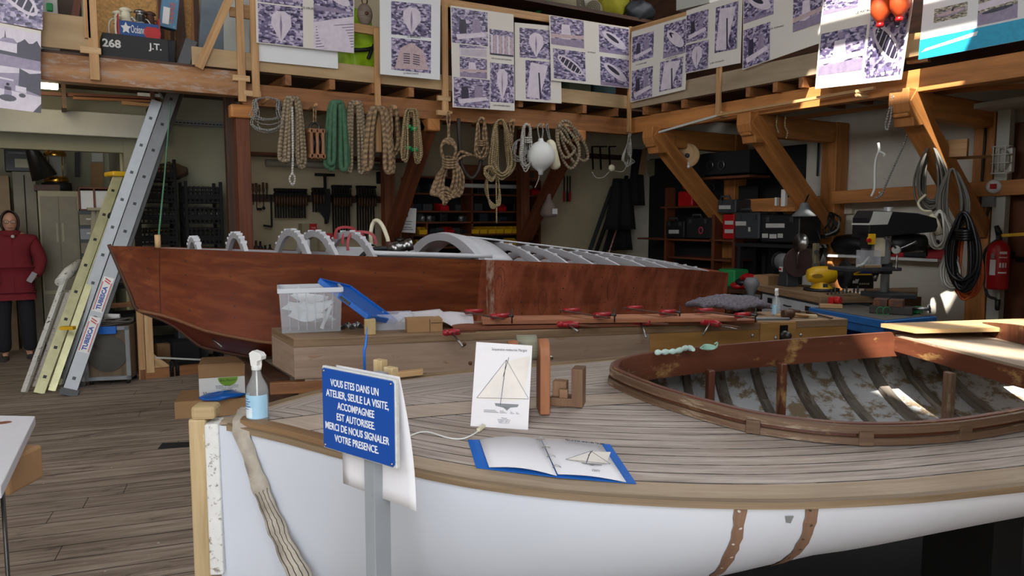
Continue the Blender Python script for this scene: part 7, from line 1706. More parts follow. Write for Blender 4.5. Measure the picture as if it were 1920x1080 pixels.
y0=AX(1380,500,XS-.25).y;y1=AX(1500,500,XS-.25).y;zs2=AX(1440,456,XS-.25).z
t2=thing('case_stand','black stand under the two largest tool cases','stand',(XS,(y0+y1)/2,0));mb=MB();mb.box((XS,(y0+y1)/2,zs2-.03),(.55,y0-y1,.04));mb.build('stand_top',P_BLACK_M,t2)
for y in (y0-.05,y1+.05):
    for x in (XS-.24,XS+.24):mb=MB();mb.box((x,y,(zs2-.05)/2),(.05,.05,zs2-.05));mb.build('leg',P_BLACK_M,t2)
# dark television shaped radio on the upper plank, box hung by the brace
def prt(t,cx,cy,cz,sy,sz):
    for k,px in enumerate((1331,1352)):c=AX(px,310,XS-.12);mb=MB();mb.tube(arc3(c,V((0,1,0)),V((0,0,1)),.055,.055,0,6.28),.008,6);mb.build('dial_ring',M_STEEL,t)
boxpx(1316,284,1405,326,XS-.1,.35,P_BLACK_M,'black_stereo','black stereo with two round dials high on the right corner plank','stereo',None,.01,prt)
mb=MB();a,b=AX(1310,330,XS+.05),AX(1420,330,XS+.05);mb.bar((XS+.1,a.y,a.z-.05),(XS+.1,b.y,a.z-.05),.4,.03);struct(mb.build('wall_shelf_trim',W_RED))
c=AX(1290,292,XS-.5);t=thing('wall_clock','round pale wooden disc hanging on the far bracket brace','disc',c-V((0,0,.16)));mb=MB();mb.lathe(c,[(0,0),(.15,0),(.16,.015),(.15,.03),(0,.03)],24,axis=(-.8,-.5,0));mb.build('disc',W_PINE2,t);mb=MB();mb.lathe(c+V((-.03,-.02,0)),[(0,.02),(.03,.018),(.03,0)],10,axis=(-.8,-.5,0));mb.build('hub',P_DGREY,t)
mb=MB();rng=random.Random(4)
for k in range(6):q=AX(1287+rng.uniform(-5,5),309+rng.uniform(-5,5),XS-.52);mb.ball(q,.025,8,6)
o=mb.build('white_tassel',P_WHITE);tag(o,'small white knotted tassel below the round wooden disc','tassel')
# coats and papers hung in the dark corner
for k,(px,y0_,y1_,w,m,lb) in enumerate(((1196,280,385,.16,P_BLACK_M,'dark coat hanging under the corner of the mezzanines'),(1168,335,430,.32,P_BLACK_M,'dark grey apron hanging above the poles'),(1183,372,470,.25,P_BLACK_M,'dark grey work trousers hanging right of the apron'))):
    a,b=AY(px,y0_,9.2),AY(px,y1_,9.2);mb=MB();mb.grid(lambda u,v:(lerp(-w,w,u)*(.55+.45*v)+a.x,9.2+(.25 if k == 2 else 0)+.05*math.sin(u*14+k)*(.3+v),lerp(a.z,b.z,v)),18,8);o=mb.build(('coat','apron','trousers')[k],m,solid=.03);tag(o,lb,('coat','apron','trousers')[k])
for k,(cor,m) in enumerate((([(1212,302),(1238,296),(1242,324),(1217,332)],P_PUTTY),([(1205,280),(1214,276),(1210,328),(1197,327)],P_CARD))):
    q=[AY(x,y,9.0) for x,y in cor];mb=MB();mb.prism(q,(0,.006,0));o=mb.build(('hanging_sheet','cardboard_strip')[k],m);tag(o,('grey sheet hanging before the dark coat','tall brown card hanging left of the grey sheet')[k],'sheet')
for k,px in enumerate((1110,1125,1142)):a,b=AY(px,275,9.6),AY(px+2,318,9.6);mb=MB();mb.bar(a,b,.02,.02);mb.bar(a,a+V((.14,0,.01)),.02,.02);o=mb.build('iron_hook',M_IRON);tag(o,('dark iron hook high on the back wall, leftmost of three','dark iron hook high on the back wall, middle of three','dark iron hook high on the back wall, rightmost of three')[k],'hook','hooks on the back wall')
a,b=AY(1100,292,9.65),AY(1170,300,9.65);mb=MB();mb.bar((a.x,9.66,a.z),(b.x,9.66,a.z),.04,.08);struct(mb.build('hook_rail_trim',W_DARK))
# low bench clutter in the corner
def lowbench(x0,x1,y,X,dep,m,label):
    a,b=AX(x0,y,X),AX(x1,y,X);t=thing('side_bench',label,'bench',(X+dep/2,(a.y+b.y)/2,0));mb=MB();mb.box((X+dep/2,(a.y+b.y)/2,a.z-.02),(dep,a.y-b.y,.04));mb.build('bench_top',m,t)
    for yy in (a.y-.08,b.y+.08):
        for xx in (X+.06,X+dep-.06):mb=MB();mb.box((xx,yy,(a.z-.04)/2),(.07,.07,a.z-.04));mb.build('leg',W_DARK,t)
    return a.z
zl2=lowbench(1300,1436,535,6.9,.5,W_DARK,'dark low bench with red clutter in the right corner')
boxpx(1346,505,1378,522,7.1,.25,P_GREEN,'green_crate','green plastic crate on the low corner bench','crate',None,.02,zb0=zl2)
boxpx(1310,508,1345,522,7.15,.2,P_CARD,'shoe_carton','brown carton left of the green crate','carton',zb0=zl2)
for k,(px,py,m) in enumerate(((1392,521,P_RED),(1375,537,P_RED),(1384,530,P_BLACK),(1400,540,P_CLAMP))):p=AX(px,py,6.95);lump((p.x+.1,p.y,max(p.z,zl2+.035)),(.08,.10,.045),m,'tool_pouch',('bright red pouch on the low corner bench','red pouch nearest the brown boat transom','black pouch between the red ones','dark red pouch nearest the grey drawers')[k],'pouch',30+k)
boxpx(1412,516,1440,545,6.75,.3,P_CARD,'open_box','small brown wooden box left of the grey drawers','box')
# ------------------------------------------------------------------ grey drawer cabinet with wooden top
ZC=.87
k0,k1,k2=AZ(1428,535,ZC),AZ(1540,556,ZC),AZ(1640,548,ZC);kd=(k1-k0).normalized();kn=V((-kd.y,kd.x,0));L_=(k1-k0).length
if kn.x < 0:kn=-kn
dc=thing('drawer_cabinet','grey steel drawer cabinet with worn wooden top behind the spray bottle','cabinet',k0+kd*L_/2+kn*.3-V((0,0,ZC)),0)
mb=MB();mb.prism([k0-kn*.02-kd*.02,k1-kn*.02+kd*.02,k1+kn*.5+kd*.02,k0+kn*.5-kd*.02],(0,0,-.06));mb.build('wooden_top',W_BTOP,dc,bevel=.004)
P_STEELG=paint('grey_cabinet_enamel',C('b4b8bc'),.45)
mb=MB();q=k0+kd*L_/2+kn*.24;mb.obox((q.x,q.y,(ZC-.06)/2),kd*(L_/2),kn*.23,(0,0,(ZC-.06)/2));mb.build('carcass',P_DGREY,dc)
for r_ in range(5):
    z=ZC-.145-.135*r_;mb=MB();q=k0+kd*L_*.5+kn*.008;mb.obox((q.x,q.y,z),kd*(L_*.47),kn*.014,(0,0,.060));dr=mb.build('drawer',P_STEELG,dc,bevel=.003)
    mb=MB();q2=k0+kd*L_*.5-kn*.014;mb.tube([V((q2.x,q2.y,z))-kd*.06+kn*.012,V((q2.x,q2.y,z))-kd*.05-kn*.012,V((q2.x,q2.y,z))+kd*.05-kn*.012,V((q2.x,q2.y,z))+kd*.06+kn*.012],.006,6);mb.build('handle',M_IRON,dr)
    for f in (.18,.82):mb=MB();q3=k0+kd*L_*f-kn*.008;mb.obox((q3.x,q3.y,z+.01),kd*.045,kn*.003,(0,0,.026));mb.build('label_holder',P_BLACK,dr)
def CT(px,py,dz=0):return AZ(px,py,ZC+dz)
# grinder with dark wheel
gc=CT(1478,536);gr=thing('bench_grinder','grey bench grinder with dark red wheel and magnifier on the drawer cabinet','grinder',gc);G=frame(gc+V((0,0,.19)),kd,z=(0,0,1))
mb=MB(G);mb.prism([(-.10,-.07,-.19),(.10,-.07,-.19),(.07,-.06,0),(-.07,-.06,0)],(0,.13,0));mb.build('pedestal',P_DGREY,gr,bevel=.01)
mb=MB(G);mb.tube([(-.17,0,.05),(-.15,0,.05),(.12,0,.05),(.15,0,.05)],[.06,.085,.085,.05],18);mb.build('motor',P_GREY,gr)
mb=MB(G);mb.cyl((.15,0,.06),(.19,0,.06),.145,26);mb.build('wheel',paint('grinding_wheel',C('3a2424'),.8),gr)
mb=MB(G);mb.cyl((-.20,0,.05),(-.16,0,.05),.10,22);mb.build('wheel_guard',P_BLACK,gr)
mb=MB(G);mb.box((-.02,-.075,-.02),(.06,.01,.05));mb.build('switch_plate',P_WHITE,gr);mb=MB(G);mb.box((-.02,-.082,-.02),(.03,.01,.02));mb.build('switch',P_RED,gr)
mb=MB(G);mb.tube([(.20,-.02,.0),(.25,-.05,.12),(.28,-.04,.20)],.010,6);mb.lathe((.29,-.04,.26),[(0,0),(.085,0),(.09,.012),(0,.013)],20,axis=(.4,-.9,.1));mb.build('magnifier_arm',M_STEEL,gr)

# yellow polishing motor
yc=CT(1540,545);ym=thing('yellow_polisher','yellow bench polisher on a black base beside the drill press column','polisher',yc);G=frame(yc,LAT,z=(0,0,1));s_=.95
mb=MB(G);mb.lathe((0,0,0),[(0,0),(.17*s_,0),(.17*s_,.025),(0,.026)],22);mb.build('base',P_BLACK,ym)
mb=MB(G);mb.lathe((0,0,.026),[(.11*s_,0),(.09*s_,.02),(.055*s_,.055),(.065*s_,.09)],20);mb.tube([(-.15*s_,0,.145),(-.135*s_,0,.145),(-.08*s_,0,.15),(.03*s_,0,.15),(.12*s_,0,.15),(.13*s_,0,.15)],[.03,.06,.08,.085,.075,.06],20);mb.build('housing',P_YELLOW,ym)
mb=MB(G);mb.prism([(-.07+.055*math.cos(a),-.082,.145+.02*math.sin(a)) for a in [i*.4 for i in range(16)]],(0,.012,0));mb.build('badge',paint('badge_tan',C('a9802e'),.4,.4),ym);mb=MB(G);mb.box((.0,-.085,.055),(.04,.012,.035));mb.build('switch',P_DGREY,ym)
mb=MB(G);mb.cyl((.13,0,.15),(.21,0,.15),.03,12);mb.cyl((.20,0,.15),(.24,0,.15),.13,22);mb.build('polishing_wheel',P_BLACK_M,ym)
# battery box with yellow swoosh
bc=CT(1614,541);bb=thing('battery_box','black battery box with yellow stroke and blue patch beside the drill column','box',bc);G=frame(bc,LAT,z=(0,0,1));mb=MB(G);mb.box((.0,.08,.12),(.25,.16,.24));mb.build('box_body',P_BLACK,bb,bevel=.006)
mb=MB(G);mb.prism([(-.04,-.002,.21),(.10,-.002,.22),(.10,-.002,.13),(-.02,-.002,.13)],(0,.002,0));mb.build('blue_patch',paint('deep_blue_print',C('1a2f6a'),.5),bb);mb=MB(G);mb.prism([(-.085,-.004,.145),(.10,-.004,.145),(.10,-.004,.132),(-.10,-.004,.130)],(0,.002,0));mb.prism([(-.09,-.004,.145),(.07,-.004,.205),(.075,-.004,.195),(-.06,-.004,.145)],(0,.002,0));mb.build('yellow_stroke',P_YELLOW,bb)
lettering('box_lettering','elf',frame(G @ V((-.06,-.003,.07)),LAT,(0,0,1)),.055,P_WHITE,bb,.07,bold=.002);lettering('box_lettering','ENERGIE',frame(G @ V((.03,-.003,.045)),LAT,(0,0,1)),.025,P_CREAMP,bb,.10)
# rack of drill bits along the cabinet front
for k in range(9):
    p=CT(1552+7*k,553-.6*k,0);mb=MB();h=.10+.02*(k % 3);mb.tube([p+V((0,0,-.10)),p+V((0,0,h-.08))],.009,6);o=mb.build('drill_bit',M_DSTEEL);tag(o,'dark drill bit upright in the rack beside the drawer cabinet','drill bit','drill bits in the rack')
a,b=CT(1548,556,-.10),CT(1622,550,-.10);mb=MB();mb.prism([a,b,b+kn*.06,a+kn*.06],(0,0,-.04));o=mb.build('bit_rack',W_DARK);tag(o,'dark wooden rack holding upright drill bits','rack')
mb=MB();a,b=CT(1632,551),CT(1720,547);mb.prism([a,b,b+V((.45,.25,0)),a+V((.45,.35,0))],(0,0,-.06));q=[V((p.x,p.y,0)) for p in (a,b)];t=thing('machine_stand','dark timber stand carrying the drill press','stand',(a+b)/2+V((.2,.15,-ZC)));mb.build('stand_top',W_BTOP,t)
mb=MB();c=(a+b)/2+V((.24,.16,0));mb.box((c.x,c.y,(ZC-.06)/2),(.36,.36,ZC-.06));mb.build('pedestal',W_DARK,t)
# grey sanding machine head left of the bottle
sp_=AZ(1408,560,.72);t=thing('grey_vice','grey machine vice with rounded head left of the grey drawers','vice',(sp_.x,sp_.y,0));mb=MB();mb.box((sp_.x,sp_.y,.36),(.10,.10,.72));mb.build('pillar',W_DARK,t);mb=MB();mb.tube([sp_,sp_+V((0,0,.07)),sp_+V((0,0,.10)),sp_+V((0,0,.16)),sp_+V((0,0,.22))],[.05,.04,.06,.085,.05],16);mb.box(sp_+V((0,0,.02)),(.18,.10,.04));mb.build('head',P_GREY,t)
# ------------------------------------------------------------------ drill press
dpt=6.55;base=D(1658,556,dpt);base.z=ZC;dp=thing('drill_press','tall drill press with black head cover and steel column','drill press',base);G=frame(base,LAT*.985+FWD*.17,z=(0,0,1))
def gz(py):return (410-py)/1400*dpt*1.0+CAM_H-ZC-(.0)
M_COL=paint('bright_column',C('b5b5b3'),.35,.5)
mb=MB(G);mb.box((0,-.05,.02),(.26,.40,.04));mb.build('base_plate',P_DGREY,dp,bevel=.006)
mb=MB(G);mb.cyl((0,0,.04),(0,0,.78),.036,20);mb.build('column',M_COL,dp)
mb=MB(G);mb.cyl((0,0,gz(468)),(0,0,gz(462)),.042,16);mb.build('orange_collar',P_ORANGE,dp)
mb=MB(G);zt2=gz(502);mb.box((-.22,-.02,zt2),(.50,.30,.03));mb.cyl((0,0,zt2-.05),(0,0,zt2+.05),.055,16);mb.build('table',P_DGREY,dp,bevel=.004)
mb=MB(G);mb.box((-.20,-.05,zt2+.028),(.16,.12,.025));mb.build('wood_pad',W_PINE2,dp)
zh=gz(430);
mb=MB(G);mb.prism([(-.26,-.12,zh-.07),(-.26,-.12,zh+.10),(-.22,-.12,zh+.165),(.20,-.12,zh+.14),(.38,-.12,zh+.10),(.40,-.12,zh+.03),(.38,-.12,zh-.02)],(0,.24,0));mb.build('belt_cover',P_BLACK,dp,bevel=.01)
mb=MB(G);mb.prism([(-.265,-.122,zh+.04),(-.225,-.122,zh+.155),(-.05,-.122,zh+.15),(-.09,-.122,zh+.045)],(0,.244,0));mb.build('pale_cover_plate',P_WHITE_DULL,dp)
mb=MB(G);mb.box((-.11,-.0,zh-.18),(.17,.16,.24));mb.build('head_casting',P_GREY,dp,bevel=.01)
mb=MB(G);mb.box((-.245,-.06,zh-.09),(.03,.12,.14));mb.build('switch_panel',P_BLACK,dp);mb=MB(G);mb.box((-.235,-.125,zh-.08),(.06,.02,.09));mb.cyl((-.262,-.125,zh-.08),(-.262,-.15,zh-.08),.022,12);mb.build('yellow_switch',P_YELLOW,dp,bevel=.003)
mb=MB(G);mb.cyl((-.28,-.14,zh-.09),(-.28,-.16,zh-.09),.018,12);mb.build('red_button',P_RED,dp)
mb=MB(G);mb.box((-.13,-.085,zh-.15),(.10,.012,.16));mb.build('name_plate',P_CREAMP,dp)
mb=MB(G);mb.box((-.22,-.07,zh-.24),(.15,.12,.13));mb.build('chuck_guard',G_TOTE,dp)
mb=MB(G);mb.cyl((-.11,-.02,zh-.30),(-.11,-.02,zh-.38),.03,14);mb.tube([(-.11,-.02,zh-.38),(-.11,-.02,zh-.45)],[.03,.012],14);mb.build('chuck',M_STEEL,dp)
mb=MB(G);mb.cyl((.03,-.10,zh-.17),(-.02,-.15,zh-.17),.035,14);
for k in range(3):a=k*2.09+.4;mb.tube([(0,-.14,zh-.17),(.14*math.cos(a),-.16,zh-.17+.14*math.sin(a)),(.17*math.cos(a),-.165,zh-.17+.17*math.sin(a))],[.008,.008,.016],8)
mb.build('feed_handle',M_STEEL,dp)
mb=MB(G);mb.tube([(.02,.02,zh-.13),(.22,.02,zh-.12),(.36,.02,zh-.12)],[.07,.085,.08],18);mb.build('motor',P_BLACK,dp)
mb=MB(G);mb.tube(spline([V((-.20,-.06,zh-.28)),V((-.23,-.09,zt2+.10)),V((-.30,-.11,zt2+.04)),V((-.36,-.12,zt2+.03))],5),.012,6);mb.build('pale_cable',P_WHITE_DULL,dp)
# ------------------------------------------------------------------ blue machine table
ZT=.80
tb0,tb1,tb2=AZ(1662,603,ZT),AZ(1516,577,ZT),AZ(1757,594,ZT);e1,e2=tb1-tb0,tb2-tb0;P_BLUET=paint('chipped_blue_enamel',C('1f5f9f'),.5,dirt=C('3a3a3a'),dirt_amt=.70,scale=14)
bt2=thing('blue_machine_table','chipped blue steel machine table with a dark top','table',tb0+(e1+e2)/2-V((0,0,ZT)))
mb=MB();mb.prism([tb0,tb1,tb1+e2,tb2],(0,0,-.055));mb.build('table_top',[P_BLUET],bt2,bevel=.004)
mb=MB();i0=tb0+e1*.05+e2*.05+V((0,0,.002));mb.prism([i0,i0+e1*.9,i0+e1*.9+e2*.9,i0+e2*.9],(0,0,.002));mb.build('worn_surface',paint('oily_grey',C('57544e'),.5,dirt=C('2a2826'),dirt_amt=.55),bt2)
mb=MB();q=tb0+e1*.04+e2*.52;n_=e2.normalized();mb.obox((tb0+e1*.09+e2*.5)-V((0,0,ZT/2+.03)),e1*.04,e2*.46,(0,0,ZT/2-.03));mb.build('side_panel',P_BLUET,bt2);mb=MB();mb.obox((tb0+e1*.90+e2*.5)-V((0,0,ZT/2+.03)),e1*.04,e2*.46,(0,0,ZT/2-.03));mb.build('side_panel',P_BLUET,bt2)
mb=MB();mb.obox((tb0+e1*.5+e2*.93)-V((0,0,ZT/2+.03)),e1*.44,e2*.03,(0,0,ZT/2-.03));mb.obox((tb0+e1*.5+e2*.08)-V((0,0,.09)),e1*.44,e2*.03,(0,0,.03));mb.build('back_panel',P_BLUET,bt2)
mb=MB();c=tb2+e1*.06-V((0,0,.06));mb.tube([c+V((.018*math.cos(k*1.2),.018*math.sin(k*1.2),-.004*k))+e2.normalized()*.02 for k in range(60)],.003,5);mb.build('spring',M_DSTEEL,bt2)
def TT(px,py,dz=.005):return AZ(px,py,ZT+dz)
va,vb=TT(1632,585),TT(1712,590);vd=(vb-va).normalized();vn=V((-vd.y,vd.x,0));vi=thing('machine_vice','dark steel machine vice lying on the blue table','vice',(va+vb)/2)
mb=MB();mb.obox((va+vb)/2+V((0,0,.03)),(vb-va)*.5,vn*.07,(0,0,.028));mb.build('bed',M_DSTEEL,vi,bevel=.003)
for f in (-.1,.62):mb=MB();mb.obox(lerp(va,vb,.3+f*.5)+V((0,0,.085)),vd*.05,vn*.075,(0,0,.028));mb.build('jaw',M_RUST,vi,bevel=.003)
mb=MB();mb.cyl(vb+V((0,0,.05)),vb+vd*.12+V((0,0,.05)),.014,10);mb.cyl(vb+vd*.11+vn*.06+V((0,0,.02)),vb+vd*.11-vn*.06+V((0,0,.09)),.008,8);mb.build('screw',M_STEEL,vi)
p=TT(1580,577,.01);mb=MB();mb.box(p+V((0,.1,.03)),(.05,.05,.10));mb.cyl(p+V((0,.07,.06)),p+V((0,.02,.06)),.03,12);o=mb.build('red_valve',P_RED,bevel=.006);tag(o,'small red fitting standing behind the blue table edge','fitting')
mb=MB();a,b=TT(1536,577),TT(1578,578);mb.bar(a+V((0,0,.018)),b+V((0,0,.018)),.06,.03);o=mb.build('wood_offcut',W_PINE2);tag(o,'pale wood offcut on the left end of the blue table','offcut')
for k,px in enumerate((1650,1662)):p=TT(px,590);mb=MB();mb.tube(arc3(p+V((0,0,.03)),LAT,V((0,0,1)),.03,.03,0,5.5),.003,5);o=mb.build('green_wire',P_GREEN);tag(o,('small green wire loop left on the blue table','small green wire loop beside the vice')[k],'wire','green wire loops')
p=TT(1718,588);mb=MB();mb.box(p+V((0,0,.03)),(.09,.06,.05));o=mb.build('green_box',P_GREEN,bevel=.004);tag(o,'small dark green box right of the machine vice','box')
mb=MB();a,b=AZ(1752,612,.73),AZ(1830,616,.73);mb.prism([a,b,b+V((.4,.1,0)),a+V((.4,.1,0))],(0,0,-.05));o=mb.build('grey_plank',W_GREY);o.name='grey_bench';tag(o,'grey plank bench end right of the blue table','bench')
for q in (a,b):mb=MB();mb.box((q.x+.2,q.y+.04,.34),(.08,.06,.68));struct(mb.build('bench_prop_trim',W_DARK))
# ------------------------------------------------------------------ white wall shelf and what stands on it
a,b=AX(1533,474,XR-.02),AX(1785,489,XR-.02);zsf=(a.z+b.z)/2;mb=MB();mb.box((XR-.16,(a.y+b.y)/2,zsf),(.3,a.y-b.y,.03));o=mb.build('wall_shelf',P_WHITE);struct(o);o.name='white_shelf_slab'
def onshelf(px,w,h,m,nm,label,cat,d=.2,bevel=.02):y=AX(px,470,XR-.16).y;mb=MB();mb.box((XR-.17,y,zsf+.016+h/2),(d,w,h));return tag(mb.build(nm,m,bevel=bevel),label,cat)
lump((XR-.17,AX(1600,465,XR-.16).y,zsf+.135),(.13,.34,.12),P_BLACK,'black_tool_bag','long black tool bag on the white wall shelf','bag',41,.06)
onshelf(1552,.09,.12,P_WHITE_DULL,'socket_box','small white box at the left end of the wall shelf','box',.08)
t=thing('red_machine','red slanted machine part on the white wall shelf','machine',(XR-.17,AX(1693,470,XR-.16).y,zsf+.016));y=AX(1693,470,XR-.16).y;mb=MB();mb.prism([(XR-.25,y+.18,zsf+.016),(XR-.25,y-.14,zsf+.016),(XR-.25,y-.14,zsf+.24),(XR-.25,y-.06,zsf+.26),(XR-.25,y+.05,zsf+.09)],(.16,0,0));mb.build('body',P_RED,t,bevel=.01);mb=MB();mb.cyl((XR-.3,y+.1,zsf+.08),(XR-.25,y+.1,zsf+.08),.05,12);mb.build('knob',P_BLACK,t)
onshelf(1728,.30,.20,P_BLACK,'black_machine_case','black machine case right of the red machine part','case')
onshelf(1765,.22,.10,P_CLAMP,'red_tool_tray','dull red tray at the right end of the wall shelf','tray',bevel=.01)
t=thing('enamel_lamp','grey enamel lamp shade hanging above the wall shelf behind the drill','lamp',AX(1722,450,XR-.4));c=AX(1722,452,XR-.4);mb=MB();mb.lathe(c-V((0,0,.06)),[(.14,0),(.15,.01),(.12,.05),(.05,.09),(.03,.16)],20);mb.build('shade',P_GREY,t);mb=MB();mb.tube([c+V((0,0,.08)),c+V((.1,.05,.18)),c+V((.36,.1,.2))],.012,6);mb.build('arm',P_BLACK,t)
t=thing('work_lamp','white rectangular lamp face beside the drill motor','lamp',AX(1735,440,XR-.6));c=AX(1735,436,XR-.6);mb=MB();mb.box(c,(.06,.10,.22),.4);mb.build('lamp_face',P_WHITE,t,bevel=.01);mb=MB();mb.tube([c+V((.03,0,.08)),c+V((.3,0,.3)),c+V((.58,0,.32))],.010,6);mb.build('bracket_arm',P_BLACK,t)
# white pegboard strip, small lamp on post etc.
def post_item(px,py,w,h,m,nm,label,cat,X=XR-.28,d=.05):c=AX(px,py,X);mb=MB();mb.box(c+V((d/2,0,0)),(d,w,h));return tag(mb.build(nm,m,bevel=.005),label,cat)
post_item(1468,371,.06,.20,P_WHITE,'white_tin','white upright tin on the small bracket by the middle brace','tin',7.45)
post_item(1454,378,.03,.10,P_WHITE,'small_white_tin','narrow white tin left of the upright one','tin',7.45)
mb=MB();c=AX(1462,394,7.4);mb.box(c+V((.2,0,0)),(.45,.45,.03));mb.bar(c+V((.1,0,0)),c+V((.62,-.05,-.3)),.06,.06);struct(mb.build('bracket_shelf_trim',W_BRACE))
t=thing('desk_lamp','grey cone lamp hanging left of the middle bracket post','lamp',AX(1508,405,7.5));c=AX(1508,398,7.5);mb=MB();mb.lathe(c-V((0,0,.05)),[(.13,0),(.14,.01),(.06,.10),(.04,.16)],18);mb.build('shade',P_GREY,t);mb=MB();mb.tube([c+V((0,0,.1)),AX(1516,365,7.6),AX(1524,395,XR-.26)],.009,6);mb.build('arm',M_IRON,t)
t=thing('power_strip','pale upright socket strip beside the magnifier','socket',CT(1527,538));a=CT(1527,538);b=AX(1529,456,a.x);mb=MB();b.y=a.y;mb.bar(a,b,.06,.04,up=(0,1,0));mb.build('strip_body',P_PUTTY,t,bevel=.005)
for k in range(3):c=lerp(a,b,.2+.3*k);mb=MB();mb.cyl(c+V((-.03,-.03,0)),c+V((.02,0,0)),.022,12);mb.build('socket',P_DGREY,t)
# switch gear on the left wall post
t=thing('cable_bunch','dark bunch of cables hanging at the middle bracket post','cable',AX(1570,430,7.9));rng=random.Random(8);mb=MB()
for k in range(6):pts=[AX(1568+rng.uniform(-14,14),402+rng.uniform(-6,4),7.95),AX(1562+rng.uniform(-10,14),415+rng.uniform(-6,8),7.9),AX(1560+rng.uniform(-16,14),432+rng.uniform(-6,8),7.92),AX(1540+rng.uniform(-12,10),446,7.9)];mb.tube(spline(pts,5),.012,6)
mb.build('cords',P_BLACK,t);mb=MB();mb.tube(spline([AX(1574,414,7.88),AX(1570,430,7.85),AX(1556,438,7.85),AX(1548,440,7.85)],6),.010,6);mb.build('grey_lead',P_GREY,t)
for px,y0_,y1_ in ((1535,262,330),(1583,258,380)):a,b=AX(px,y0_,XR-.03),AX(px,y1_,XR-.03);b.y=a.y;mb=MB();mb.tube([a,b],.012,6);struct(mb.build('conduit_trim',P_DGREY))
post_item(1582,392,.22,.12,P_WALLR,'wall_junction_box','pale junction box low on the right wall behind the drill','box',XR-.06,.06)
post_item(1562,250,.24,.18,P_DGREY,'grey_junction_box','dark junction box high beside the middle bracket post','box',XR-.08,.08)
post_item(1838,213,.30,.24,P_DGREY,'steel_plate','dark steel plate high beside the near bracket post','plate',XR-.04,.03)
# ------------------------------------------------------------------ cables on the near brace
P_GCORD=paint('grey_cord',C('625f57'),.6);P_BCORD=paint('black_cord',C('141416'),.35);P_OCORD=paint('orange_cord',C('d4632e'),.5);P_WCORD=paint('pale_cord',C('c9c6bd'),.5)
XB=7.10
def cordhank(label,px,y0,y1,w,n,r,m,seed,X,top=None,nm='cable_hank',wr=None):
    rg=random.Random(seed);t=thing(nm,label,'cable',AX(px,y1,X),0,'cables hung on the near brace');mb=MB()
    for k in range(n):
        ww=w*lerp(.45,1,(k+.5)/n)/2;b=y1-rg.uniform(0,(y1-y0)*.16);dx=rg.uniform(-4,4);xo=rg.uniform(-.06,.05);h=b-y0
        pts=[(px+dx*.3,y0+rg.uniform(-2,3)),(px+ww*.45,y0+h*.10),(px+ww+dx,y0+h*.5),(px+ww*.85+dx,y0+h*.85),(px+dx*1.5,b),(px-ww*.85+dx,y0+h*.85),(px-ww+dx,y0+h*.5),(px-ww*.45,y0+h*.10)]
        mb.tube(spline([AX(x,y,X+xo) for x,y in pts],6,True),r,6,closed=True)
    mb.build('coils',m,t)
    if wr:
        mb=MB()
        for k in range(4):mb.tube(spline([AX(px-wr[1],wr[0]+5*k,X-.02),AX(px,wr[0]+2+5*k,X-.10),AX(px+wr[1],wr[0]+5*k,X-.02),AX(px,wr[0]-2+5*k,X+.06)],5,True),r*1.1,6,closed=True)
        mb.build('wrap_turns',m,t)
    return t
cordhank('grey cable hank hanging highest on the near brace',1746,275,396,60,15,.010,P_GCORD,1,XB)
cordhank('grey cable hank tangled below and right of the highest one',1786,318,440,58,14,.010,P_GCORD,2,XB-.08)
t=cordhank('pale cable loops with a cream plug hanging below the grey hanks',1762,396,470,40,8,.010,P_WCORD,3,XB-.12);
mb=MB();a,b=AX(1746,402,XB-.2),AX(1762,440,XB-.2);mb.tube([a,lerp(a,b,.4),b],[.02,.04,.03],10);mb.build('plug',P_CREAMP,t);mb=MB();mb.tube(spline([AX(1736,365,XB-.1),AX(1722,380,XB-.1),AX(1730,394,XB-.12),AX(1746,396,XB-.15)],6),.012,6);mb.build('pale_tail',P_CREAMP,t)
cordhank('thick black cable hank with a wrapped neck on the near brace',1807,399,548,60,18,.015,P_BCORD,4,XB-.16,wr=(432,18))
cordhank('orange cable hank hanging lowest behind the black one',1812,434,562,54,10,.012,P_OCORD,5,XB-.02)
cordhank('white and black flexes dangling left of the black hank',1782,470,545,44,6,.010,P_WCORD,6,XB-.10)
# rope and white cable hanging free near the brace
mb=MB();mb.tube(spline([AX(1652,360+8,6.9),AX(1668,330,6.9),AX(1690,282,6.95),AX(1702,250,7.0)],6),.009,6);mb.tube(spline([AX(1640,372,6.9),AX(1652,366,6.9),AX(1648,360,6.9)],4),.010,6);o=mb.build('thin_line',R_GREY);tag(o,'thin grey line slanting up to the near brace','cord')
mb=MB();mb.tube(spline([AX(1634,368,6.9),AX(1640,352,6.9),AX(1640,330,6.9),AX(1642,300,6.9),AX(1648,282,6.9),AX(1647,268,6.9)],6),.012,7);mb.tube(spline([AX(1648,284,6.9),AX(1654,286,6.9),AX(1659,290,6.9),AX(1657,293,6.9)],4),.010,6);o=mb.build('white_cable_end',P_WHITE);tag(o,'white cable end with a hooked tip hanging above the drill press','cable')
mb=MB();mb.tube(spline([AX(1673,178,XM-.05),AX(1666,210,XM-.05),AX(1660,236,XM-.05),AX(1664,243,XM-.05),AX(1670,220,XM-.05),AX(1676,180,XM-.05)],6),.008,6);o=mb.build('cord_loop',R_GREY);tag(o,'grey cord loop dangling from the near bracket nose','cord')
for k,px in enumerate((1458,1474)):mb=MB();mb.tube(spline([AX(px,215,XM+.3),AX(px-2,235,XM+.3),AX(px+3,248,XM+.3),AX(px,260 if k else 246,XM+.3)],6),.010,6);o=mb.build('string_end',R_HEMP);tag(o,('short string end hanging between the right brackets, left of two','short string end hanging between the right brackets, right of two')[k],'string')
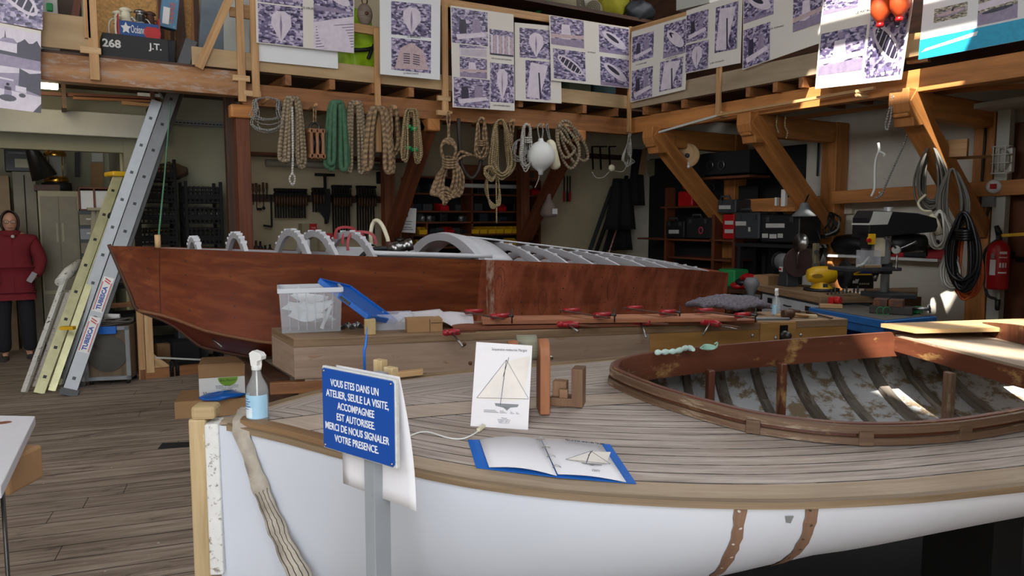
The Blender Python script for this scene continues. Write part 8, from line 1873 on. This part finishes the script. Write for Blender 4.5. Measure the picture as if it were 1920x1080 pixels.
# ------------------------------------------------------------------ white post with fire extinguisher, lamp and sockets
yw=AX(1880,400,XR-.2).y;mb=MB();mb.box((XR-.24,yw,1.35),(.10,.12,2.7));struct(mb.build('white_post',P_WHITE_DULL,bevel=.004))
mb=MB();y_=AX(1925,400,XR-.1).y;mb.box((XR-.06,y_-.1,1.25),(.06,.60,2.5));struct(mb.build('door_1',wood('brown_door',C('7a4426'),C('4f2a16'),grain=8),bevel=.004))
mb=MB();mb.box((XR-.11,y_,1.15),(.05,.12,.05));struct(mb.build('door_latch_trim',M_IRON))
XE=XR-.42;ce=AX(1868,542,XE);tp=AX(1870,452,XE);r_=(AX(1848,495,XE)-AX(1890,495,XE)).length/2*.96;hh_=tp.z-ce.z
ex=thing('fire_extinguisher','red fire extinguisher with black hose hanging on the white post','fire extinguisher',ce);y=ce.y
mb=MB();mb.lathe(ce,[(0,0),(r_*.9,0),(r_,.02),(r_,hh_*.82),(r_*.85,hh_*.92),(r_*.45,hh_),(r_*.3,hh_*1.02)],26);mb.build('cylinder',paint('extinguisher_red',C('a8141c'),.3),ex)
mb=MB();mb.lathe(ce+V((0,0,hh_)),[(r_*.3,0),(r_*.3,.05),(.02,.06),(.02,.10)],12);mb.tube([ce+V((0,0,hh_+.06)),ce+V((-.01,.03,hh_+.15))],[.03,.02],8);mb.build('valve',P_BLACK,ex)
mb=MB();dl=V((.2,-.9,0)).normalized();mb.bar(ce+V((0,0,hh_+.055))+V((0,-.02,0)),ce+V((0,0,hh_+.075))+V((.0,-.25,0)),.02,.03);mb.build('yellow_lever',P_YELLOW,ex)
fx=(ORI-ce);fx.z=0;fx.normalize();sx=V((-fx.y,fx.x,0))
def onc(ang,z0,z1,w,m,nm,off=1.012):
    mb=MB();mb.grid(lambda a,b:ce+(fx*math.cos(ang+(a-.5)*w)+sx*math.sin(ang+(a-.5)*w))*r_*off+V((0,0,lerp(z0,z1,b)*hh_)),8,1);return mb.build(nm,m,ex)
onc(-.45,.30,.62,.55,P_WHITE,'white_label');onc(-.5,.64,.74,.30,P_GREY,'grey_label');onc(.45,.30,.80,.95,paint('red_label',C('b3262c'),.4),'red_label');onc(.45,.74,.79,.7,P_WHITE,'print_line',1.02);onc(.45,.66,.68,.8,P_WHITE,'print_line',1.02);onc(.20,.46,.56,.16,P_WHITE,'pictogram',1.02);onc(.45,.46,.56,.16,P_WHITE,'pictogram',1.02);onc(.70,.46,.56,.16,P_WHITE,'pictogram',1.02);onc(.45,.34,.37,.8,P_WHITE,'print_line',1.02)
mb=MB();mb.tube(spline([ce+V((-.03,-.02,hh_+.03)),ce+fx*.04+V((0,.12,hh_*.8)),ce+V((.0,.125,hh_*.3)),ce+V((0,.08,-.06)),ce+V((.0,.0,-.10)),ce+V((.0,-.02,-.16))],6),.014,8);mb.build('hose',P_BLACK,ex);mb=MB();mb.tube([ce+V((0,-.02,-.10)),ce+V((0,-.02,-.20)),ce+V((0,-.02,-.21))],[.026,.022,.012],10);mb.build('nozzle',P_BLACK,ex)
mb=MB();mb.box(ce+V((.15,0,hh_*.7)),(.24,.06,.06));mb.build('wall_hook',M_IRON,ex)
cl=AX(1878,300,XR-.36);lp=thing('cage_lamp','white wire cage lamp on the white post above the socket','lamp',cl-V((0,0,.12)));mb=MB();mb.ball(cl,(.05,.075,.11),14,10);mb.build('glass',P_WHITE_DULL,lp);mb=MB()
for s in (-.055,0,.055):mb.tube([cl+V((-.062*(1 if s == 0 else .85),s,z)) for z in (-.13,-.07,0,.07,.13)],.006,6)
for z in (-.13,-.03,.05,.13):mb.tube([cl+V((.03,-.085,z)),cl+V((-.05,-.07,z)),cl+V((-.066,0,z)),cl+V((-.05,.07,z)),cl+V((.03,.085,z))],.006,6)
mb.build('cage',P_WHITE,lp);mb=MB();mb.box(cl+V((.06,0,0)),(.07,.16,.24));mb.build('base',P_WHITE,lp,bevel=.01)
cs_=AX(1864,350,XR-.34);t=thing('red_socket','round white socket with red centre on the white post','socket',cs_-V((0,0,.06)));mb=MB();mb.lathe(cs_,[(0,.08),(.05,.08),(.07,.04),(.07,-.05)],16,axis=(-.9,-.4,0));mb.build('body',P_WHITE,t);mb=MB();mb.box(cs_+V((-.08,-.03,0)),(.03,.05,.05));mb.build('red_cap',P_RED,t)
cj=AX(1855,377,XR-.30);t=thing('junction_box','grey junction box with black cable on the timber post','box',cj-V((0,0,.07)));mb=MB();mb.box(cj,(.06,.12,.12));mb.build('box',P_GREY,t,bevel=.005);mb=MB();mb.tube(spline([cj+V((0,.0,-.06)),AX(1850,405,XR-.3),AX(1842,412,XR-.3),AX(1836,405,XR-.29),AX(1838,380,XR-.28),AX(1848,240,XR-.28)],6),.012,6);mb.build('cable',P_BLACK,t)
mb=MB();mb.tube(spline([AX(1935,352,XR-.3),AX(1910,356,XR-.3),AX(1890,353,XR-.3),AX(1874,352,XR-.3)],5),.010,6);o=mb.build('socket_lead',P_BLACK);tag(o,'black lead running from the red centred socket to the right','cable')
mb=MB();a,b=AX(1780,300+0,7.3),AX(1872,292,XR-.3);mb.bar(AX(1778,297,7.35),AX(1870,293,XR-.3),.03,.03);struct(mb.build('stay_post',W_PINE))
mb=MB();c=AX(1790,278,7.3);mb.box(c,(.06,.22,.16),.2);struct(mb.build('plank_end_trim',W_PINE))
# corrugated sheet seen under the right mezzanine
mb=MB();q=[AX(1700,205,7.9),AX(1930,180,7.9),AX(1930,200,7.9),AX(1700,222,7.9)];mb.prism([AX(1815,196,7.7),AX(1930,178,7.7),AX(1930,188,7.7),AX(1815,206,7.7)],(.4,0,0));o=mb.build('white_sheet_stack',P_WHITE_DULL);tag(o,'pale sheet stored under the right mezzanine by the near bracket','sheet')
# ================================================================== ladders, boxes and the visitor on the left
def ladder(name,label,foot,top_pt,ext,rung,stile_w,stile_h,n,m,feet=True,sections=1,cat='ladder',group=None,off=.0,start=0.0,spots=True):
    t=thing(name,label,cat,foot,0,group);d=(top_pt-foot);Lg=d.length*ext;d.normalize();rg=V(rung);rv=rg.normalized();nn=rv.cross(d).normalized()
    for s in (0,1):
        a=foot+rg*s+d*start;mb=MB();mb.bar(a,foot+rg*s+d*Lg,stile_w,stile_h,up=nn);st=mb.build('stile',m,t,bevel=.004)
        if feet:mb=MB();mb.bar(foot+rg*s,foot+rg*s+d*.06,stile_w*1.8,stile_h*1.25,up=nn);mb.build('foot',P_BLACK,t)
        if spots:
            for k in range(n):mb=MB();c=foot+rg*s+d*(start+.16+k*.28);mb.obox(c,rv*(stile_w*.56),d*.014,nn*.014);mb.build('rung_end',P_BLACK,st) if k % 1 == 0 else None
    for k in range(n):mb=MB();c=foot+d*(start+.16+k*.28);mb.bar(c,c+rg,.028,.028,up=nn);mb.build('rung',m,t)
    return t,d,nn,rv
ft=AZ(128,742,0.0);tpp=AY(322,183,8.12)
lad,ldv,lnn,lrv=ladder('aluminium_ladder','long aluminium ladder leaning behind the mezzanine beam, its top showing above',ft+V((0,0,.0)),tpp,1.22,LAT*-.13+FWD*.34,.028,.115,12,M_ALU)
# maker's stickers up the near stile (read along the ladder)
fc=lnn if lnn.dot(ORI-ft) > 0 else -lnn
side=-lrv if (-lrv).dot(ORI-ft) > 0 else lrv
for k,z in enumerate((.42,.80)):
    Fl=frame(ft+ldv*(z+.14)+side*.016,ldv,side.cross(ldv));
    mb=MB(Fl);mb.box((0,0,0),(.33,.085,.001));mb.build('sticker',P_WHITE,lad);mb=MB(Fl)
    for y in (-.036,.036):mb.box((-.02,y,.001),(.27,.008,.001))
    mb.build('sticker_border',P_RED,lad)
    lettering('sticker_lettering','TUBESCA',Fl @ Matrix.Translation((-.035,0,.001)),.05,P_INK_BLUE,lad,.22,bold=.002)
    mb=MB(Fl)
    for s in (0,.022):mb.prism([(.10+s,-.025,.001),(.112+s,-.025,.001),(.132+s,.025,.001),(.120+s,.025,.001)],(0,0,.001))
    mb.build('sticker_mark',P_RED,lad)
ft2=AZ(108,722,0.0);tp2=AY(303,178,8.12)
ladder('aluminium_ladder','second aluminium ladder section resting close behind the longest ladder',ft2+V((0,.03,0)),tp2+V((-.02,.03,0)),.98,LAT*-.13+FWD*.34,.026,.10,11,M_ALU,feet=False)
M_YAL=paint('yellowed_aluminium',C('b5b28a'),.4,.6,var=.15,scale=10)
ft3=AZ(73,738,0.0);tp3=AY(222,330,8.62)
lt3,d3,n3_,r3=ladder('step_ladder','folded step ladder with yellow top leaning left of the aluminium ladders',ft3,tp3,1.0,LAT*-.12+FWD*.3,.028,.09,8,M_YAL,feet=False)
mb=MB();c=tp3+V((.04,.1,.02));mb.box(c,(.26,.30,.05),.2);mb.build('top_cap',P_YELLOW,lt3,bevel=.015)
mb=MB();mb.bar(AZ(97,733,0.0),AY(214,400,8.35),.028,.06,up=n3_);mb.bar(AZ(97,733,0.0)+LAT*-.1+FWD*.25,AY(214,400,8.35)+LAT*-.1+FWD*.25,.028,.06,up=n3_);mb.build('back_leg',M_YAL,lt3)
mb=MB();c=lerp(AZ(97,733,0),AY(214,400,8.35),.98);mb.ball(c,(.05,.04,.05),10,8);mb.build('hinge',P_BLACK,lt3);mb=MB();c=D(127,615,6.75);mb.bar(c-LAT*.06,c+LAT*.06,.05,.03);mb.build('yellow_catch',P_YELLOW,lt3)
# paint spattered trestle
P_SPAT=paint('spattered_white',C('c9c7be'),.6,dirt=C('1c1a18'),dirt_amt=.56,scale=13)
t=thing('spattered_trestle','paint-spattered white folding trestle leaning left of the step ladder','trestle',AZ(55,735,0))
for x0,y0,x1,y1,w in ((45,736,122,522,.045),(66,726,128,550,.04),(74,728,134,545,.03)):mb=MB();a=AZ(x0,y0,0);b=AY(x1,y1,a.y+.55);mb.bar(a,b,w,w*.7);mb.build('leg',P_SPAT,t)
mb=MB();a,b=AY(110,530,AZ(45,736,0).y+.5),AY(150,490,AZ(45,736,0).y+.85);mb.tube([a,lerp(a,b,.5),b],[.04,.055,.03],8);mb.build('head',P_SPAT,t)
# speaker cabinet with coiled cable
s0,s1=AZ(160,724,.0),AZ(247,720,.0);sd_=(s1-s0);sw=sd_.length;sd_.normalize();sn=V((-sd_.y,sd_.x,0));zt_=(s0-ORI).dot(FWD)*(724-645)/1400*1.0
zt_=.50;spk=thing('amplifier_cabinet','grey fronted amplifier cabinet on castors below the bow of the brown boat','speaker',s0+sd_*sw/2+sn*.16)
mb=MB();mb.obox(s0+sd_*sw/2+sn*.17+V((0,0,.05+zt_/2)),sd_*sw/2,sn*.16,(0,0,zt_/2));mb.build('cabinet',wood('cabinet_ply',C('6d5a44'),C('4a3a2a')),spk,bevel=.008)
mb=MB();
for dx,dz,wx,wz in ((0,zt_-.015,sw,.035),(0,.015,sw,.035),(-sw/2+.018,zt_/2,.036,zt_),(sw/2-.018,zt_/2,.036,zt_)):mb.obox(s0+sd_*(sw/2+dx)+V((0,0,.05+dz)),sd_*wx/2,sn*.012,(0,0,wz/2))
mb.build('front_frame',P_GREY,spk);mb=MB();mb.lathe(s0+sd_*sw/2+V((0,0,.05+zt_/2))+sn*.0,[(0,.006),(sw*.42,.006),(sw*.44,0)],24,axis=-sn);mb.build('grille',paint('dusty_grille',C('4d4a44'),.9,bmp=.6),spk)
for f in (.1,.9):mb=MB();mb.cyl(s0+sd_*sw*f+sn*.05+V((-.015,0,.026)),s0+sd_*sw*f+sn*.05+V((.015,0,.026)),.025,12);mb.build('castor',P_BLACK,spk)
for f in (.1,.9):mb=MB();mb.cyl(s0+sd_*sw*f+sn*.28+V((-.015,0,.026)),s0+sd_*sw*f+sn*.28+V((.015,0,.026)),.025,12);mb.build('castor',P_BLACK,spk)
tp_=s0+sd_*sw/2+sn*.17+V((0,0,.05+zt_));rng=random.Random(6);mb=MB()
for k in range(7):mb.tube([tp_+sd_*((.09+.012*k)*math.cos(a)*1.2)+sn*((.07+.009*k)*math.sin(a))+V((0,0,.012+.012*(k % 4)+.008*math.sin(a*3+k))) for a in [i*.3142 for i in range(20)]],.008,6,closed=True)
o=mb.build('coiled_cable',paint('cable_grey',C('5b5650'),.7));tag(o,'coiled grey cable lying on top of the amplifier cabinet','cable')
mb=MB();c=s0+sd_*sw*.55-sn*.02+V((0,0,.05+zt_-.03));mb.obox(c,sd_*.075,sn*.02,(0,0,.035));for_k=None
psx=mb.build('blue_plug_box',P_BLUE,bevel=.005);tag(psx,'small blue socket box hanging at the front of the amplifier cabinet','socket')
mb=MB();c=tp_+sd_*.02+V((0,0,.075));mb.tube([c-sd_*.07,c+sd_*.06],[.03,.022],10);o=mb.build('white_plug',P_WHITE);tag(o,'white plug resting on the coiled cable','plug')
# wooden frame with hinges
wf=thing('hinged_frame','pine frame with black hinge standing on the floor under the brown boat','frame',AZ(330,712,0));a0_=AZ(262,712,0);a1_=AZ(372,700,0);fd=(a1_-a0_).normalized();fn_=V((-fd.y,fd.x,0));HF=.74
def fb(u0,z0,u1,z1,w,t_=.04,m=W_PINE,nm='rail'):mb=MB();mb.bar(a0_+fd*u0+V((0,0,z0)),a0_+fd*u1+V((0,0,z1)),t_,w,up=(0,0,1) if z0 == z1 else fd);return mb.build(nm,m,wf,bevel=.003)
FL=(a1_-a0_).length+.25
mb=MB();mb.obox(a0_+fd*.025+V((0,0,HF/2)),fd*.03,fn_*.02,(0,0,HF/2));mb.build('stile',W_PINE,wf,bevel=.003)
mb=MB();mb.obox(a0_+fd*.095-fn_*.012+V((0,0,HF/2)),fd*.036,fn_*.014,(0,0,HF/2-.06));mb.build('stile',W_PINE2,wf,bevel=.003)
mb=MB();mb.obox(a0_+fd*FL/2+V((0,0,.05)),fd*FL/2,fn_*.02,(0,0,.05));mb.build('bottom_rail',W_BEAM,wf,bevel=.003)
mb=MB();mb.prism([a0_+fd*.13+V((0,0,.1)),a0_+fd*.28+V((0,0,.1)),a0_+fd*.13+V((0,0,.24))],fn_*.02);mb.build('gusset',W_PINE2,wf)
for k in (0,1):mb=MB();c=a0_+fd*(.285+.05*k)-fn_*.022+V((0,0,.07));mb.obox(c,fd*.02,fn_*.005,(0,0,.085));mb.cyl(c+V((0,0,-.06))-fn_*.006,c+V((0,0,.06))-fn_*.006,.010,8);mb.build('hinge',M_IRON,wf)
mb=MB();mb.bar(a0_+fd*.14-fn_*.05+V((0,0,.21)),a0_+fd*.72-fn_*.05+V((0,0,.12)),.02,.015);o=mb.build('white_rod',P_WHITE_DULL);tag(o,'thin white rod leaning across the pine frame','rod')
for k,(u,v,z,sx_,m) in enumerate(((.5,.5,.14,.26,P_BLACK_M),(.62,.75,.20,.3,P_DGREY),(.35,.7,.12,.2,P_CARD))):c=a0_+fd*u+fn_*v;mb=MB();mb.box((c.x,c.y,z),(sx_,.3,z*2));o=mb.build('dark_box',m,bevel=.01);tag(o,('black box in the shade behind the pine frame','dark grey box under the brown boat, furthest back','brown carton in the shade behind the pine frame')[k],'box')
# cardboard boxes in front of the bench
def carton(px0,py0,px1,py1,z0,h,label,white=False,dep=.34,nm='cardboard_box'):
    a,b=AZ(px0,py0,z0),AZ(px1,py1,z0);d=(b-a).normalized();n_=V((-d.y,d.x,0));t=thing(nm,label,'box',(a+b)/2+n_*dep/2);L2_=(b-a).length
    mb=MB();mb.prism([a,b,b+n_*dep,a+n_*dep],(0,0,h));mb.build('box_body',P_CARD,t,bevel=.003);return t,a,b,d,n_,L2_
t,a,b,d,n_,L2_=carton(374,745,474,738,.14,.26,'cardboard box with a white printed front standing on a flat carton',nm='printed_box')
mb=MB();mb.prism([a-n_*.002,b-n_*.002,b-n_*.002+V((0,0,.15)),a-n_*.002+V((0,0,.15))],-n_*.002);mb.build('white_front',P_WHITE,t)
mb=MB();mb.prism([a-n_*.006+V((0,0,.155)),b-n_*.006+V((0,0,.155)),b-n_*.03+V((0,0,.255)),a-n_*.03+V((0,0,.255))],n_*.004);mb.build('flap',P_CARD,t)
Fw=frame(a-n_*.0045,d,(0,0,1));mb=MB(Fw);mb.prism([(L2_*.54+.075*math.cos(x),.148-.07*math.sin(x),0) for x in [i*3.1416/10 for i in range(11)]],(0,0,.001));mb.build('green_emblem',paint('leaf_green',C('6f9a1e'),.6),t)
lettering('box_lettering','Bien Nourrir',Fw @ Matrix.Translation((L2_*.54,.125,.0015)),.028,P_INK,t,.12);lettering('box_lettering',"Produits de l'agriculture\nPréparé et conditionné\nà Saint-Malo\nwww.biennourrir.fr",Fw @ Matrix.Translation((L2_*.52,.06,.0015)),.014,P_INK,t,.17)
lettering('box_lettering','↑↑',Fw @ Matrix.Translation((L2_*.1,.03,.0015)),.03,P_INK,t,.03)
carton(328,786,470,776,0.0,.135,'long flat brown carton lying on the floor below the printed box',dep=.4,nm='flat_carton')
mb=MB();c=AZ(420,752,.135);lump((c.x,c.y+.08,.162),(.16,.10,.03),P_BLUE,'blue_cloth','blue cloth on the flat brown carton behind the white boat bow','cloth',17)
mb=MB();a,b=AZ(296,842,.0),AZ(392,836,.0);d=(b-a).normalized();n_=V((-d.y,d.x,0));mb.prism([a,b,b+n_*.10,a+n_*.13],(0,0,.004));o=mb.build('black_strip',P_BLACK_M);tag(o,'flat black strip lying on the floor left of the white boat stem','strip')
# styrofoam board on a carton at the left edge
zf=.80;q=[AZ(66,780,zf),AZ(-150,776,zf),AZ(-150,960,zf),AZ(2,912,zf)]
tb_=thing('white_foam_board','white foam topped table end sticking in at the left edge','table',(q[0]+q[2])/2-V((0,0,zf)));mb=MB();mb.prism(q,(0,0,-.035));mb.build('board',paint('chipped_foam',C('d2d2d6'),.7,var=.03,bmp=.4,scale=8,dirt=C('c0bdb8'),dirt_amt=.66),tb_,bevel=.003)
mb=MB();c=lerp(q[0],q[2],.35);mb.obox(AZ(12,880,.70),LAT*.07,FWD*.09,(0,0,.06));mb.build('support_block',P_CARD,tb_,bevel=.01)
mb=MB();mb.box(((q[1]+q[2])/2)-V((0,0,zf/2+.06)),(.2,.2,zf-.15));mb.build('pedestal',P_CARD,tb_)
mb=MB();a=AZ(4,912,zf-.04);mb.cyl(a,V((a.x,a.y,0)),.006,6);mb.build('thin_rod',M_DSTEEL,tb_)
mb=MB();c=AZ(5,793,zf);mb.ball(c,(.03,.02,.004),10,6);mb.build('rust_stain',paint('brown_stain',C('7a4a34'),.8),tb_)
# ------------------------------------------------------------------ the visitor
def skin_obj(name,verts,edges,radii,mat,parent,sub=2,label=None):
    I=MW[parent.name].inverted();me=bpy.data.meshes.new(name);me.from_pydata([I @ V(v) for v in verts],edges,[]);me.materials.append(mat)
    o=bpy.data.objects.new(name,me);COL.objects.link(o);o.parent=parent;MW[o.name]=MW[parent.name]
    md=o.modifiers.new('skin','SKIN');md.use_smooth_shade=True
    for i,r in enumerate(radii):me.skin_vertices[0].data[i].radius=r if isinstance(r,tuple) else (r,r)
    me.skin_vertices[0].data[0].use_root=True
    sd=o.modifiers.new('subdivision','SUBSURF');sd.levels=sub;sd.render_levels=sub
    if label:o['label']=label
    return o
pf_=AZ(34,672,0);toC=(ORI-pf_);toC.z=0;toC.normalize();pr_=V((-toC.y,toC.x,0))*-1   # pr_: camera right
if pr_.dot(LAT) < 0:pr_=-pr_
pz=math.atan2(toC.y,toC.x);per=thing('person','woman with dark hair and glasses in a dark red jacket, hands in pockets','person',pf_)
Hh=(pf_-ORI).dot(FWD)*(672-398)/1400*1.0
def B(x,y,z):return pf_+pr_*x+toC*y+V((0,0,z*Hh/1.64))   # x to the right in view, y towards camera
SKIN=paint('skin',C('b98a72'),.55,var=.06)
# body: one continuous skinned figure, pelvis first
bv=[B(0,0,.88),B(0,0,1.05),B(0,.0,1.25),B(0,-.01,1.38),B(0,.005,1.45),B(0,.02,1.50),
      B(.18,0,1.34),B(.25,.02,1.10),B(.19,.12,.93),B(.13,.15,.88),B(-.18,0,1.34),B(-.25,.02,1.10),B(-.19,.12,.93),B(-.13,.15,.88),
      B(.09,0,.82),B(.10,.02,.46),B(.11,-.01,.08),B(.12,.10,.035),B(-.09,0,.82),B(-.10,.02,.46),B(-.11,-.01,.08),B(-.12,.10,.035)]
be=[(0,1),(1,2),(2,3),(3,4),(4,5),(3,6),(6,7),(7,8),(8,9),(3,10),(10,11),(11,12),(12,13),(0,14),(14,15),(15,16),(16,17),(0,18),(18,19),(19,20),(20,21)]
br_=[(.13,.10),(.12,.09),(.14,.10),.10,.05,.05,.055,.042,.035,.03,.055,.042,.035,.03,.085,.055,.038,.03,.085,.055,.038,.03]
skin_obj('body',bv,be,br_,SKIN,per)
# head
hc=B(.0,.03,1.535);FH=frame(hc,pr_,z=(0,0,1));k_=Hh/1.64
mb=MB(FH)      # local x: right in view, y: away from the camera, z: up
def headf(a,b):
    u=a*2*math.pi;v=(b-.5)*math.pi;cx,cy,cz=math.cos(v)*math.cos(u),math.cos(v)*math.sin(u),math.sin(v)
    w=.072*(1-.22*max(0,-cz)**1.5);dd=.092*(1-.10*max(0,-cz));x,y,z=cx*w,cy*dd,cz*.115
    f=max(0,-cy)
    y -= f**6*.020*math.exp(-((cz+.12)/.16)**2)*math.exp(-(cx/.20)**2)*1.4      # nose
    y += .010*math.exp(-((abs(cx)-.42)/.18)**2)*math.exp(-((cz-.10)/.12)**2)*f   # eye sockets
    y -= .006*math.exp(-((cz+.50)/.10)**2)*math.exp(-(cx/.3)**2)*f               # lips
    y -= .008*math.exp(-((cz+.82)/.15)**2)*math.exp(-(cx/.3)**2)*f               # chin
    return (x*k_,y*k_,z*k_)
mb.grid(headf,40,28)
for s in (-1,1):mb.ball((s*.073*k_,.008,-.008),(.010,.018,.030),10,8)
mb.build('head',SKIN,per)
mb=MB(FH)
for s in (-1,1):mb.ball((s*.030*k_,-.080*k_,.014*k_),(.011,.008,.007),10,8)
mb.build('eyes',P_WHITE,per);mb=MB(FH)
for s in (-1,1):mb.ball((s*.030*k_,-.087*k_,.014*k_),(.005,.003,.005),8,6)
mb.build('pupils',P_BLACK,per)
mb=MB(FH);mb.tube([(x*k_,(-.088+abs(x)*.25)*k_,(-.056-.05*x*x*0+abs(x)*.12)*k_) for x in (-.026,-.013,0,.013,.026)],[.002,.0045,.005,.0045,.002],8);mb.build('lips',paint('lip',C('8e4a48'),.5),per)
mb=MB(FH)
def hairf(a,b):
    u=lerp(-.5,math.pi+.5,a);v=lerp(-.75,math.pi/2,b);cx,cy,cz=math.cos(v)*math.cos(u),math.cos(v)*math.sin(u),math.sin(v)
    return (cx*.088*k_*(1+.04*math.sin(a*40)),(cy*.108+.010)*k_,(cz*.128+.008)*k_)
mb.grid(hairf,40,14);mb.ball((0,.045*k_,-.03*k_),(.075,.06,.09),16,10);mb.build('hair',paint('dark_hair',C('2a1d17'),.6,var=.3,scale=60),per,solid=.016)
mb=MB(FH);
for s in (-1,1):mb.tube(arc3(V((s*.032*k_,-.098*k_,.012*k_)),V((1,0,0)),V((0,0,1)),.025,.019,0,6.28,20),.0024,6);mb.tube([(s*.057*k_,-.096*k_,.018*k_),(s*.078*k_,-.03*k_,.020*k_),(s*.078*k_,.02*k_,.012*k_)],.0022,6)
mb.tube([(-.008*k_,-.100*k_,.016*k_),(.008*k_,-.100*k_,.016*k_)],.0022,6);mb.build('glasses',P_BLACK,per)
P_JAC=paint('dark_red_jacket',C('6a0f1b'),.85,var=.15,scale=8,bmp=.2);P_TRO=paint('black_trousers',C('14141a'),.9)
jv=[B(0,0,.86),B(0,0,1.02),B(0,0,1.22),B(0,-.01,1.36),B(0,.0,1.425),B(.19,0,1.335),B(.275,.02,1.10),B(.205,.13,.93),B(-.19,0,1.335),B(-.275,.02,1.10),B(-.205,.13,.93),B(0,0,.76)]
je=[(0,1),(1,2),(2,3),(3,4),(3,5),(5,6),(6,7),(3,8),(8,9),(9,10),(0,11)]
skin_obj('jacket',jv,je,[(.21,.15),(.20,.14),(.20,.14),(.135,.11),.082,.085,.072,.06,.085,.072,.06,(.215,.155)],P_JAC,per)
mb=MB();mb.lathe(B(0,.005,1.40),[(.105*k_,-.01),(.098*k_,.03),(.085*k_,.045),(.078*k_,.04)],20);mb.build('collar',P_JAC,per,solid=.012)
mb=MB();c0_,c1_=B(0,.155,.78),B(0,.115,1.40);mb.bar(c0_,c1_,.012,.006,up=toC);mb.build('zip',P_JAC,per)
for s in (-1,1):mb=MB();a,b=B(s*.20,.175,.98),B(s*.14,.185,.88);mb.bar(a,b,.055,.012,up=toC);mb.build('cuff',paint('pale_cuff',C('8f8a8e'),.8),per)
mb=MB();mb.ball(B(.02,.135,1.385),(.018,.018,.018),10,8);mb.build('button',P_WHITE_DULL,per)
tv=[B(0,0,.84),B(.10,0,.76),B(.115,.02,.46),B(.12,.02,.07),B(-.10,0,.76),B(-.115,.02,.46),B(-.12,.02,.07)]
skin_obj('trousers',tv,[(0,1),(1,2),(2,3),(0,4),(4,5),(5,6)],[(.12,.09),.10,.080,.074,.10,.080,.074],P_TRO,per)
for s in (-1,1):mb=MB();c=B(s*.125,.06,.0);mb.grid(lambda a,b:c+(pr_*(s*.1)+toC).normalized()*(.135*math.cos(a*6.283)*math.sin(b*3.1416/2+.0))+pr_*(.045*math.sin(a*6.283)*math.sin(b*1.5708))+V((0,0,.004+.07*math.cos(b*1.5708)*(.7+.3*(1-math.cos(a*6.283))))),20,8);mb.build('shoe',paint('dark_shoe',C('3b3836'),.6,dirt=C('8d877e'),dirt_amt=.62,scale=30),per)
# green cord from the mezzanine to the boat bow
mb=MB();a=AY(318,215,7.9);b=mw(.30,-.05,msheer(.3)+.02);mb.tube([a+V((.012,0,.12)),a,lerp(a,b,.5)+V((0,0,-.03)),b],.006,6);o=mb.build('green_halyard',paint('green_line',C('4c7a5c'),.8));tag(o,'thin green halyard running from the mezzanine beam down to the brown bow','cord')
mb=MB();c=b+V((0,0,.02));mb.cyl(c-V((0,0,.05)),c+V((0,0,.05)),.02,10);o=mb.build('cord_toggle',W_PINE2);tag(o,'small wooden toggle on the brown bow holding the green cord','toggle')
# dark shelves seen under the bow of the brown boat
t=thing('low_rack','dark low rack with black trays behind the brown bow','rack',(AY(290,600,8.9).x,9.0,0));a,b=AY(205,573,8.6),AY(300,573,8.6);mb=MB();mb.bar((a.x,8.6,a.z),(b.x+.6,8.6,a.z),.04,.05);mb.build('front_bar',W_BEAM,t)
for z in (.25,.55,.85):
    mb=MB();mb.box(((a.x+b.x)/2+.3,8.8,z),(b.x-a.x+.7,.4,.03));mb.build('shelf',P_BLACK_M,t)
for x in (a.x,b.x+.6):mb=MB();mb.box((x,8.8,.45),(.05,.35,.9));mb.build('upright',P_BLACK_M,t)
